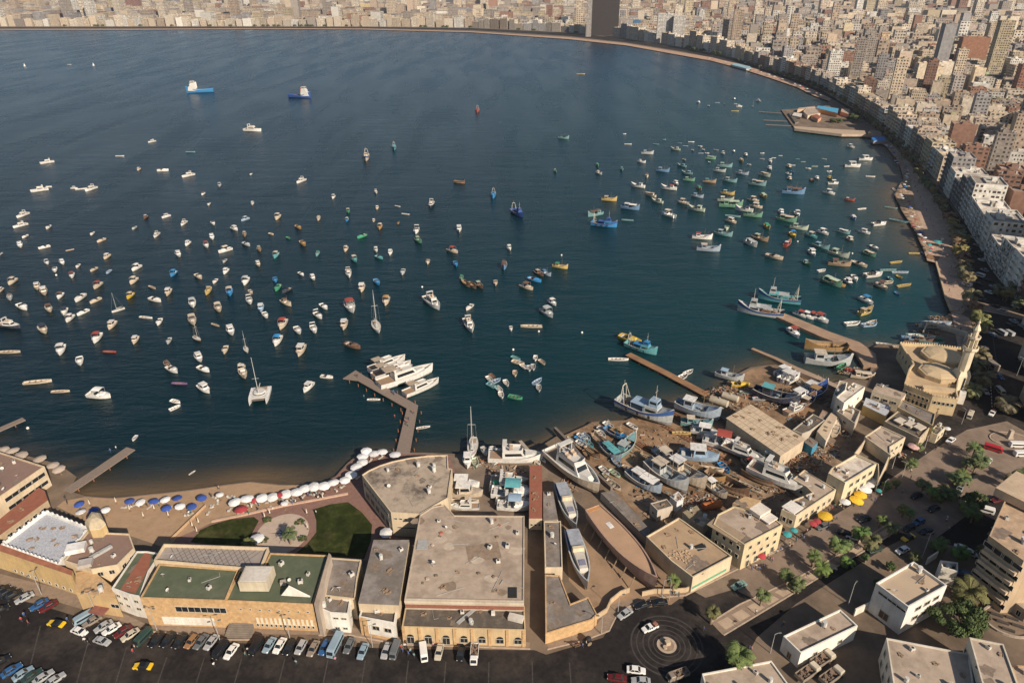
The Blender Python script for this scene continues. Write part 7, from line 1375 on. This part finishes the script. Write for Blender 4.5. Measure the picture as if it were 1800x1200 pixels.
crowd([(1583,290),(1590,296),(1594,305),(1586,315),(1584,322),(1580,330),(1578,345),(1584,355),(1590,365),(1596,370),(1602,382),(1608,390),(1612,396),(1618,408),(1622,420),(1626,432),(1592,350),(1598,362),(1604,370),(1610,382),(1586,340),(1592,330),(1575,300),(1594,322),(1589,345),(1599,377),(1615,400),(1605,378),(1588,308),(1596,340),(1560,256),(1566,262),(1573,270)], "on the corniche beach")
def horse():
    V = [(0,0,1.2),(.5,0,1.25),(-.6,0,1.25),(.85,0,1.55),(1.1,0,1.8),(1.4,0,1.6),(.5,.15,.75),(.5,.15,.4),(.52,.15,.05),(.5,-.15,.75),(.45,-.15,.4),(.5,-.15,.05),(-.65,.15,.8),(-.75,.15,.45),(-.68,.15,.05),(-.65,-.15,.8),(-.75,-.15,.45),(-.6,-.15,.05),(-.9,0,1.1),(-.95,0,.6)]
    E_ = [(0,1),(0,2),(1,3),(3,4),(4,5),(1,6),(6,7),(7,8),(1,9),(9,10),(10,11),(2,12),(12,13),(13,14),(2,15),(15,16),(16,17),(2,18),(18,19)]
    return skin("horse", V, E_, [.27,.25,.26,.16,.13,.08,.11,.06,.06,.11,.06,.06,.13,.07,.06,.13,.07,.06,.06,.04], [mat("horse_coat", (.08,.035,.02), .6)], lambda c: 0, 1)
o = link("horse", horse()); o.location = P(1014, 1138, G0 + .02); o.rotation_euler = (0, 0, math.radians(205)); tag(o, "brown horse pulling the cart beside the wedge workshop", "horse", at=(1014, 1136))
# ---------------- trees
FROND = mat("palm_frond", obj=True, rough=.75, var=.35, sc=1.6); TRUNK = mat("palm_trunk", (.22,.155,.105), .95, .3, 3)
def palm_mesh(nf, Lf, droop, seed):
    rr = random.Random(seed); b = MB()
    for k in range(nf):
        az = k * 2.399 + rr.uniform(-.2, .2); el = rr.uniform(.15, 1.15) if k > nf * .25 else rr.uniform(-.5, .15); L_ = Lf * rr.uniform(.8, 1.1); n = 7
        pts = []; x = 0; z = 0; e = el
        for i in range(n + 1): pts.append((x, z)); x += math.cos(e) * L_ / n; z += math.sin(e) * L_ / n; e -= droop * (i + 1) / n * .55
        ca, sa = math.cos(az), math.sin(az); W3 = lambda x_, y_, z_: (x_ * ca - y_ * sa, x_ * sa + y_ * ca, z_)
        for i in range(1, n):
            (xa, za), (xb, zb) = pts[i], pts[i + 1]; wl = Lf * .2 * math.sin(math.pi * (i + .6) / (n + 1)) + .1
            for s in (-1, 1):
                for h in (0, .5):
                    xm, zm = xa + (xb - xa) * h, za + (zb - za) * h; xn, zn = xa + (xb - xa) * (h + .42), za + (zb - za) * (h + .42)
                    b.face([W3(xm, 0, zm), W3(xn, 0, zn), W3(xn + .35 * wl, s * wl * rr.uniform(.8, 1.1), zn - .28 * wl), W3(xm + .5 * wl, s * wl, zm - .25 * wl)][::s])
        for i in range(n): 
            (xa, za), (xb, zb) = pts[i], pts[i + 1]; b.face([W3(xa, -.05, za), W3(xb, -.04, zb), W3(xb, .04, zb), W3(xa, .05, za)])
    return b.mesh("crown", [FROND])
PLM = [palm_mesh(34, 2.7, 1.1, 1), palm_mesh(30, 2.4, 1.3, 2), palm_mesh(26, 2.6, .9, 3)]
def trunk_mesh(h, r_=.22, bend=.3):
    b = MB(); n = 8; rings = []
    for i in range(9):
        t = i / 8; rings.append([(bend * t * t + r_ * (1.25 - .45 * t + (.08 if i % 2 else 0)) * math.cos(2*math.pi*j/n), r_ * (1.25 - .45 * t + (.08 if i % 2 else 0)) * math.sin(2*math.pi*j/n), h * t) for j in range(n)])
    b.loft(rings, cap1=True); return b.mesh("trunk", [TRUNK])
TRM = {h: trunk_mesh(h) for h in (2, 3, 4, 5, 6, 7)}
def palm(x, y, h, sc=1.0, col=(.10, .135, .04), where="", dusty=False):
    p = P(x, y, G0); o = thing("palm_tree", f"{'dusty ' if dusty else ''}{'tall' if h > 4 else 'short'} palm tree {where}", "palm tree", p, R.random() * 6.28, "palm trees " + where, at=PX((p.x, p.y, G0 + h)))
    link("trunk", TRM[h], o); c = link("crown", R.choice(PLM), o, tuple(v * R.uniform(.8, 1.25) for v in (col if not dusty else (.18, .15, .07)))); c.location = (.3, 0, h - .05); c.scale = (sc * 1.12,) * 3
for x, y, h, s_ in [(1249,1096,4,.75),(1336,1064,4,.8),(1395,1042,3,.8),(1292,1175,5,1.3),(1381,1024,3,.8),(1402,1042,4,.7),(1426,996,4,.8),(1442,1016,4,.95),(1487,994,2,.8),(1468,975,4,1.1),(1490,965,2,.7),(1507,954,4,1.0),(1524,966,4,1.1),(1545,926,3,.8),(1562,943,4,.8),(1585,908,3,.8),(1598,915,3,.6),(1520,988,2,.5),(1558,862,2,.6),(1575,857,2,.6),(1603,820,2,.8),(1597,826,2,.6),(1612,792,2,.7)]: palm(x, y, h, s_, where="on the plaza median")
for x, y, h, s_ in [(1709,803,4,1.1),(1697,825,3,.9),(1718,822,4,1.1),(1674,850,3,1.0),(1690,846,3,1.0),(1711,830,4,1.0),(1686,858,4,1.0),(1657,872,3,.9),(1648,880,2,.9),(1668,878,3,1.0),(1618,868,4,1.0),(1632,880,4,.9),(1775,862,4,1.1),(1790,850,4,1.1),(1700,905,3,1.2),(1706,918,4,1.0),(1645,968,3,1.0),(1683,985,3,1.0),(1728,985,3,1.0),(1737,1020,4,1.3),(1694,1065,5,1.7),(1640,968,2,.6),(1605,985,2,.8)]: palm(x, y, h, s_, where="around the palm island")
for i, (x, y) in enumerate([(1349,126),(1362,130),(1375,133),(1388,137),(1400,141),(1411,145),(1422,149),(1432,153),(1442,158),(1451,163),(1460,168),(1468,173),(1476,179),(1484,184),(1491,189),(1499,195),(1506,200),(1514,206),(1522,212),(1530,219),(1538,226),(1547,234),(1556,242),(1565,251),(1574,260),(1583,270),(1590,280),(1598,290),(1605,300),(1612,311),(1619,322),(1626,334),(1632,345),(1638,357),(1643,368),(1648,380),(1653,392),(1658,404),(1663,416),(1667,428),(1672,440),(1675,452),(1678,464),(1682,478),(1684,490),(1690,505),(1701,538),(1710,552),(1716,572),(1722,586),(1714,640),(1712,660),(1720,680),(1708,700),(1767,726)]):
    palm(x + R.uniform(-2, 2) + (np.interp(y, [280, 400, 520], [0, 12, 8]) if y < 530 else 0), y + R.uniform(-1, 1), R.choice([4, 5, 5, 6]), R.uniform(1.4, 1.8), where="along the corniche promenade", dusty=True)
for x, y in [(1352 + i * 9.5, np.interp(1352 + i * 9.5, [1352, 1440, 1500, 1560, 1610, 1650], [123, 154, 189, 231, 273, 315]) + 3) for i in range(31)] + [(1475,168),(1492,178),(1505,186),(1515,194),(1440,148),(1455,155),(1525,203),(1545,215),(1690,430),(1755,520),(1768,530),(1779,518),(1725,428),(1790,548),(1650,290),(1640,282),(1660,305),(1672,330),(1328,117),(1336,120),(1316,113),(1300,109)]: palm(x, y, R.choice([4, 5]), R.uniform(1.3, 1.7), where="before the waterfront blocks", dusty=True)
palm(441, 966, 3, .8, where="in the club garden"); palm(511, 956, 4, .9, where="in the club garden"); palm(1182, 1042, 5, .8, where="by the curved cream wall")
def crown_mesh(rx, ry, rz, n_cl, n_l, seed, leaf=.5, m=None):
    rr = random.Random(seed); b = MB(); cl = []
    for _ in range(n_cl):
        u, v, w = rr.gauss(0, 1), rr.gauss(0, 1), rr.gauss(0, 1); q = math.sqrt(u*u + v*v + w*w); k = rr.uniform(.45, .95); cl.append((u/q*k*rx, v/q*k*ry, abs(w/q)*k*rz if w > -.6 else w/q*k*rz*.5, rr.uniform(.18, .34)))
    for i in range(n_l):
        cx_, cy_, cz_, cr = cl[i % n_cl]; d = Vector((rr.gauss(0, 1), rr.gauss(0, 1), rr.gauss(0, 1))).normalized(); c = Vector((cx_, cy_, cz_)) + Vector((d.x * rx, d.y * ry, d.z * rz)) * cr * rr.uniform(.6, 1.05)
        t1 = (d + Vector((rr.gauss(0, .6), rr.gauss(0, .6), rr.gauss(0, .6)))).normalized().orthogonal().normalized() * leaf * rr.uniform(.6, 1.2); t2 = t1.cross(d).normalized() * leaf * .6
        b.face([c - t1, c + t2, c + t1, c - t2])
    return b.mesh("crown", [m or FOL])
def tree(phrase, x, y, h, r_, n=2500, leaf=.45, seed=1, m=None, name="tree"):
    p = P(x, y, G0); o = thing(name, phrase, "tree", p, at=PX((p.x, p.y, G0 + h))); b = MB(); b.tube((0, 0, 0), (.2, 0, h * .45), .4, .25, 7)
    for k in range(4): a = k * 1.6; b.tube((.2, 0, h * .4), (r_ * .5 * math.cos(a), r_ * .5 * math.sin(a), h * .75), .18, .07, 5)
    b.build("trunk", [WOOD], o); c = link("crown", crown_mesh(r_, r_, h * .42, 26, n, seed, leaf, m), o); c.location = (0, 0, h * .55)
tree("big dark green broadleaf tree behind the white two storey building", 1682, 1112, 7.5, 6.2, 9000, .36, 5)
tree("small bright green round shrub at the corner of the white two storey building", 1606, 986, 3.4, 1.2, 900, .22, 6, FOLL, "shrub"); tree("dark shrub beside the white two storey building wall", 1563, 1003, 3, 1.6, 900, .25, 7, name="shrub"); tree("dark shrub low in the shaded yard", 1541, 1032, 2.6, 1.5, 900, .25, 8, name="shrub"); tree("scrubby dark tree before the cream apartment block", 1710, 895, 6, 3.6, 3500, .35, 9)
tree("green garden trees inside the harbour club", 1500, 214, 8, 8, 3500, .8, 10); tree("lower green garden hedge inside the harbour club", 1470, 216, 4, 8, 3000, .8, 11)
tree("dark tree beside the red brick villa", 1650, 272, 8, 6, 3000, .7, 12); tree("dark tree in front of the corniche villa", 1638, 268, 7, 6, 3000, .7, 13)
for i in range(16): tree("green street tree before the waterfront blocks", 1385 + i * 11.5, [137,141,145,150,154,159,164,169,175,181,188,195,202,211,220,230][i], 7.5, 4.6, 900, .8, 20 + i % 3)
for i in range(34):
    x = R.uniform(100, 1290); y = np.interp(x, [-60, 225, 640, 830, 1000, 1100, 1200, 1300], [47.6, 47.3, 47.7, 50, 58.5, 69.8, 85.5, 106]); tree("dark green tree on the far shore road", x, y, 8, 7, 260, 1.7, 30 + i % 3)
# planted verge by the compass plaza
for k, (x, y) in enumerate([(471,915),(527,920),(533,948),(463,952)]): tree("low clipped bush around the compass plaza", x, y, 1.0, 1.4, 400, .18, 50 + k % 2, name="bush")
# ---------------- umbrellas
def umb_mesh(r_, n=8, flat=.28):
    b = MB(); z = 2.35
    for i in range(n):
        a0, a1 = 2*math.pi*i/n, 2*math.pi*(i+1)/n; am = (a0 + a1) / 2
        p0, p1, pm = (r_*math.cos(a0), r_*math.sin(a0), z), (r_*math.cos(a1), r_*math.sin(a1), z), (r_*.93*math.cos(am), r_*.93*math.sin(am), z + .02); q0, q1 = (r_*.5*math.cos(a0), r_*.5*math.sin(a0), z + r_*flat*.62), (r_*.5*math.cos(a1), r_*.5*math.sin(a1), z + r_*flat*.62); t = (0, 0, z + r_*flat)
        b.face([p0, pm, q0]); b.face([pm, p1, q1]); b.face([q0, pm, q1]); b.face([q0, q1, t])
        b.face([p0, pm, (pm[0], pm[1], pm[2] - .18), (p0[0], p0[1], p0[2] - .18)]); b.face([pm, p1, (p1[0], p1[1], p1[2] - .18), (pm[0], pm[1], pm[2] - .18)])
    return b.mesh("canopy", [cloth()])
UM = {}
pm_ = MB(); pm_.tube((0, 0, 0), (0, 0, 2.5), .035, n=5); pm_.box((0, 0, 0), (.5, .5, .12)); UPOLE = pm_.mesh("pole", [WOOD])
cu = MB(); cu.loft([[(.1*k*math.cos(2*math.pi*i/6), .1*k*math.sin(2*math.pi*i/6), z) for i in range(6)] for k, z in ((2.2, .9), (1.5, 1.6), (.6, 2.5), (.1, 2.6))], cap0=True); UCL = cu.mesh("folded_canopy", [cloth()])
UC = dict(W=(.72,.72,.72), B=(.04,.09,.36), R=(.40,.05,.06), Y=(.72,.45,.03), C=(.42,.35,.29), T=(.05,.32,.33), P=(.55,.35,.33)); UN = dict(W="white", B="blue", R="red", Y="yellow", C="beige", T="turquoise", P="pale pink")
def umbrella(x, y, c, r_, where, tilt=0.0, z=G0):
    if r_ not in UM: UM[r_] = umb_mesh(r_)
    p = P(x, y, z + 2.4); p.z = z; o = thing("umbrella", f"{UN[c]} umbrella {where}", "umbrella", p, R.random(), "umbrellas " + where, at=(x, y)); o.rotation_euler[0] = tilt
    o.scale = (R.uniform(.9, 1.08), R.uniform(.9, 1.08), R.uniform(.9, 1.05)); o.rotation_euler[0] += R.uniform(-.09, .09); o.rotation_euler[1] = R.uniform(-.09, .09); q = link("canopy", UM[r_], o, shade(UC[c], R.uniform(.84, 1.03))); link("pole", UPOLE, o)
def closed(x, y, where):
    p = P(x, y + 5, G0); o = thing("umbrella", f"folded cream umbrella {where}", "umbrella", p, 0, "folded umbrellas " + where, at=(x, y)); link("folded_canopy", UCL, o, (.62,.56,.46)); link("pole", UPOLE, o)
for x, y in [(413,881),(433,876),(460,874),(479,872),(502,866),(521,864),(536,857),(552,854),(569,853),(586,848),(606,843),(616,833),(627,819),(637,811),(637,801),(643,792),(657,797),(671,794),(694,798)]: umbrella(x, y, 'W', 1.9, "in the row along the water's edge")
for x, y, c in [(139,886,'B'),(164,896,'B'),(227,880,'B'),(269,880,'B'),(293,892,'B'),(312,876,'B'),(338,888,'B'),(354,874,'B'),(141,899,'W'),(184,895,'W'),(247,881,'W'),(291,877,'W'),(315,889,'W')]: umbrella(x, y, c, 1.45, "on the open sand", R.uniform(-.12, .12))
for x, y, c, r_ in [(452,944,'W',2.1),(679,935,'W',2.0),(424,894,'R',1.9),(447,877,'R',1.1),(491,869,'R',1.1),(385,869,'W',1.2),(499,885,'W',1.1)]: umbrella(x, y, c, r_, "around the club garden")
for x, y in [(5,789),(21,792),(36,798),(71,805),(92,817),(104,823)]: umbrella(x, y, 'C', 2.0, "beside the shore restaurant")
for x, y in [(159,884),(205,880),(229,893),(253,905),(272,892),(297,904),(339,922),(350,916),(347,932),(475,900),(466,906),(540,900),(541,925),(568,873),(443,890)]: closed(x, y, "on sand or garden")
for x, y, c, r_ in [(1451,906,'Y',2.0),(1505,878,'Y',2.0),(1513,869,'Y',1.9),(1486,882,'W',1.7),(1520,858,'W',2.0),(1533,845,'W',2.2),(1528,850,'W',1.8),(1430,918,'R',1.1),(1438,915,'R',1.2),(1396,931,'T',1.1),(1384,937,'T',1.2),(1606,784,'P',1.9),(1648,756,'P',1.7),(1546,860,'T',.9),(1649,425,'T',2.6),(1340,974,'R',1.2),(1666,752,'W',1.1)]: umbrella(x, y, c, r_, "on the plaza side of the yards")
for i in range(60):
    t = i / 60; x = np.interp(t, [0, .3, .5, .7, 1], [1556, 1592, 1582, 1606, 1634]) + R.uniform(0, 12); y = np.interp(t, [0, .3, .5, .7, 1], [254, 308, 340, 395, 446]) + R.uniform(-3, 3); umbrella(x, y, R.choice("WWWCCCCPRBT"), 1.2, "on the corniche beach")
for i in range(40):
    x = R.uniform(1225, 1450); y = np.interp(x, [1200, 1250, 1300, 1350, 1400, 1430, 1450], [94, 103, 115, 130, 148, 161, 170]) ; umbrella(x, y, R.choice("WWCPR"), 1.9, "on the far beach")
ch = MB(); ch.box((0, 0, .22), (1.5, .6, .08), bottom=True); ch.box((-.95, 0, .3), (.5, .6, .5)); CHM = ch.mesh("slatted_seat", [OFFW]); lg = MB(); lg.box((-.6, 0, 0), (.08, .55, .22)); lg.box((.6, 0, 0), (.08, .55, .22)); LGM = lg.mesh("leg", [STEEL])
for x, y in [(217,893),(236,889),(262,893),(300,893),(331,905),(336,904),(376,875),(383,884),(367,902),(372,890),(405,896),(438,889),(452,886),(470,884),(497,879),(514,880),(534,873),(548,870),(563,868),(590,862),(603,856),(630,840),(650,812),(668,806),(404,876),(374,890),(409,873),(425,902),(477,892),(508,884)]:
    o = thing("sun_lounger", "white sun lounger on the sand or terrace", "sun lounger", P(x, y, G0 + .03), R.random() * 6.28, "sun loungers on sand and terrace"); link("slatted_seat", CHM, o); link("leg", LGM, o)
# ---------------- lamps
def lamp(x, y, h, where, heads=2):
    p = P(x, y, G0); o = thing("street_lamp", f"street lamp {where}", "street lamp", p, R.random() * 3, "street lamps " + where, at=PX((p.x, p.y, G0 + h)))
    b = MB(); b.tube((0, 0, 0), (0, 0, h), .11, .06, 6); b.build("post", [STEEL], o)
    for s in ((-1, 1) if heads == 2 else (1,)):
        b = MB(); b.tube((0, 0, h - .1), (s * .9, 0, h + .25), .05, n=5); b.build("arm", [STEEL], o); b = MB(); b.box((s * 1.15, 0, h + .15), (.75, .35, .18), taper=.7, bottom=True); b.build("lamp_head", [mat("lamp_shade_grey", (.12,.12,.11), .5)], o)
for x, y in [(73,1044),(170,1079),(276,1107),(388,1130),(510,1123),(655,1137)]: lamp(x, y, 7.5, "in front of the club buildings")
for x, y, h in [(1057,1114,6),(1086,1077,6),(1164,1050,6),(1176,1054,6),(1491,1062,7),(1354,1147,6.5),(1622,976,8),(1762,992,10),(1585,840,6),(1568,823,5),(1550,868,5),(1625,788,5),(1690,745,6),(1762,528,8),(1755,470,8),(1650,440,7),(1787,660,8),(1730,668,7),(1735,436,8)]: lamp(x, y, h, "of the plaza and roads", 2 if x > 1600 else 1)
# oval traffic island with a small monument
t_ = thing("traffic_island", "oval traffic island with a small square monument", "traffic island", P(1775, 772, G0)); b = MB(); b.prism([(6.5*math.cos(2*math.pi*i/28), 4.2*math.sin(2*math.pi*i/28)) for i in range(28)], .01, .28); b.build("kerb", [KERB], t_)
b = MB(); b.prism([(6.0*math.cos(2*math.pi*i/28), 3.7*math.sin(2*math.pi*i/28)) for i in range(28)], .28, .33); b.build("paving", [PAVE], t_); b = MB(); b.box((0, .5, .33), (1.8, 1.8, .5)); b.box((0, .5, .83), (1.3, 1.3, 2.6), taper=.85); b.build("monument", [PLASTER], t_, color=(.45,.38,.3))
t_ = thing("planter", "round stone planter at the centre of the roundabout", "planter", rc); b = MB(); b.box((0.2, .2, .03), (1.2, 1.0, 1.1), .3); b.build("stone_block", [PLASTER], t_, color=(.5,.4,.28)); b = MB(); b.tube((-.6, -.8, .03), (-.6, -.8, .5), .5, n=12); b.build("basin", [KERB], t_)
# low gym and yard pieces at the right edge
t_ = thing("garden_bed", "round walled garden with rows of dark benches beside the shack", "garden", P(1775, 1092, G0)); b = MB(); n = 30; ro, ri = 6.2, 5.7
for i in range(n):
    a0, a1 = 2*math.pi*i/n, 2*math.pi*(i+1)/n; q = lambda r_, a, z: (r_*math.cos(a), r_*math.sin(a)*.8, z)
    b.face([q(ro,a0,0), q(ro,a1,0), q(ro,a1,.6), q(ro,a0,.6)]); b.face([q(ro,a0,.6), q(ro,a1,.6), q(ri,a1,.6), q(ri,a0,.6)]); b.face([q(ri,a1,0), q(ri,a0,0), q(ri,a0,.6), q(ri,a1,.6)])
b.build("ring_wall", [PLASTER], t_, color=(.4,.34,.28))
for i in range(5): b = MB(); b.box((-2 + (i % 2) * 3, -2.5 + i * 1.1, 0), (2.6, .6, .5), -.5); b.build("bench", [mat("bench_dark", (.06,.05,.045), .8)], t_)
# trucks in the lorry yard
for x, y, hd in ((1446,1163,28),(1462,1192,30),(1420,1186,30)): car('boxtruck', x, y, hd, 'C', 'T', "cream lorry with rusty slatted bed in the corner yard", "", 1.25)
car('hatch', 1690, 1010, 150, 'B', None, "blue covered stall beside the open topped gatehouse")
# ============================================================ labels
LM = []   # landmark phrases at photo points, filled from fixed list
LM += [((458,695),"the white catamaran"),((700,655),"the three moored superyachts"),((352,157),"the orange and blue supply ship"),((528,165),"the dark blue supply ship"),((839,193),"the red tug"),
 ((445,229),"the white yacht off the supply ships"),((644,275),"the cream trawler"),((693,257),"the turquoise trawler"),((910,373),"the dark blue trawler"),((867,342),"the bright blue trawler"),
 ((761,531),"the large white flybridge yacht"),((831,500),"the three rafted brown boats"),((662,570),"the white sailing yacht"),((985,468),"the green boat with the long boom"),((1127,610),"the turquoise trawler on the jetty"),
 ((1062,393),"the big blue fishing boat"),((1245,438),"the wide white and blue boat"),((1425,195),"the harbour peninsula club"),((1360,540),"the trawlers on the curved pier"),((1640,640),"the mosque"),
 ((1133,722),"the big trawler on the slipway"),((1345,755),"the hangar"),((1090,950),"the huge bare hull"),((815,980),"the huge tan roof"),((715,850),"the yacht club"),((320,1020),"the sandstone building"),
 ((70,940),"the gravel roofed hall"),((40,840),"the shore restaurant"),((1172,1133),"the roundabout"),((1600,1025),"the white two storey building"),((1440,1110),"the white warehouse"),((1500,830),"the tall cream cafe"),
 ((1315,925),"the yellow office"),((1062,75),"the grey twin hotel blocks"),((1060,30),"the dark brown hotel tower"),((1700,100),"the brick lattice tower"),((1630,140),"the white twin towers"),((495,938),"the compass plaza"),
 ((660,745),"the angled jetty"),((1170,655),"the rusty straight jetty"),((1440,580),"the curved pier"),((170,825),"the plank jetty by the sand"),((1640,440),"the corniche sea wall"),((1765,770),"the oval traffic island"),
 ((1770,920),"the cream apartment block"),((1190,700),"the slipway rails"),((20,750),"the short jetty at the photo edge"),((1386,340),"the long blue canopied boat"),((1302,360),"the large green fishing boat"),((305,481),"the bright blue motorboat"),((193,617),"the pink boat"),((316,674),"the purple boat"),((1583,115),"the golden tower"),((1549,80),"the salmon tower"),((946,22),"the wide blue glass block"),((1727,155),"the grey green blank block"),((1790,150),"the brick edge tower"),((1570,60),"the wide cream block"),((1462,80),"the tan tower"),((1487,57),"the yellow cream tower"),((1770,50),"the white window slab"),((165,18),"the far cream tower"),((490,10),"the far white block"),((645,18),"the far yellow block"),((1650,255),"the red brick villa"),((1700,300),"the corniche bend"),((1780,420),"the corniche end"),((1300,110),"the beach cafe"),((340,10),"the far brown block")]
ORD = ["closest to", "second closest to", "third closest to", "fourth closest to", "fifth closest to", "sixth closest to", "seventh closest to", "eighth closest to", "ninth closest to", "tenth closest to"]
CARD = [("left", -1, 0), ("right", 1, 0), ("top", 0, -1), ("bottom", 0, 1)]
from collections import defaultdict
by = defaultdict(list)
for o, ph, x, y in REG: by[ph].append((o, x, y))
used = set()
for ph, l in by.items():
    if len(l) == 1: l[0][0]["label"] = ph; continue
    ranks = {}
    for k, ((lx, ly), nm) in enumerate(LM):
        s = sorted(range(len(l)), key=lambda i: math.hypot(l[i][1] - lx, (l[i][2] - ly) * 1.6))
        for rk, i in enumerate(s): ranks.setdefault(i, []).append((rk, math.hypot(l[i][1] - lx, (l[i][2] - ly) * 1.6), k))
    for i, (o, x, y) in enumerate(l):
        ok_ = []
        for rk, d, k in ranks[i]:
            if rk > 9: continue
            lab = f"{ph} {ORD[rk]} {LM[k][1]}"
            if len(lab.split()) <= 16: ok_.append((rk * 90 + d, lab))
        if ok_: o["label"] = min(ok_)[1]
        else:
            near = sorted(ranks[i], key=lambda t_: t_[1])[:9]; best = None
            for a_ in near[:4]:
                for b_ in near[:9]:
                    if a_ is b_: continue
                    for lab in (f"{ph} by {LM[a_[2]][1]} towards {LM[b_[2]][1]}", f"{ph} between {LM[a_[2]][1]} and {LM[b_[2]][1]}"):
                        if len(lab.split()) <= 16 and lab not in used: best = best or lab
            o["label"] = best or ph; used.add(o["label"])
HAZE_ON = True
# ============================================================ haze
if HAZE_ON:
    b = MB(); b.box((1200, 5200, -2.0), (16400, 11200, 148), bottom=True)
    hz = bpy.data.materials.new("haze_air"); hz.use_nodes = True; t = hz.node_tree
    for n_ in list(t.nodes):
        if n_.type == 'BSDF_PRINCIPLED': t.nodes.remove(n_)
    v = N(t, "ShaderNodeVolumePrincipled"); v.inputs["Color"].default_value = (0.74, 0.82, 0.95, 1); v.inputs["Density"].default_value = 0.00005; v.inputs["Anisotropy"].default_value = 0.25
    t.links.new(v.outputs[0], [n_ for n_ in t.nodes if n_.type == 'OUTPUT_MATERIAL'][0].inputs["Volume"])
    o = b.build("haze", [hz]); o["kind"] = "stuff"
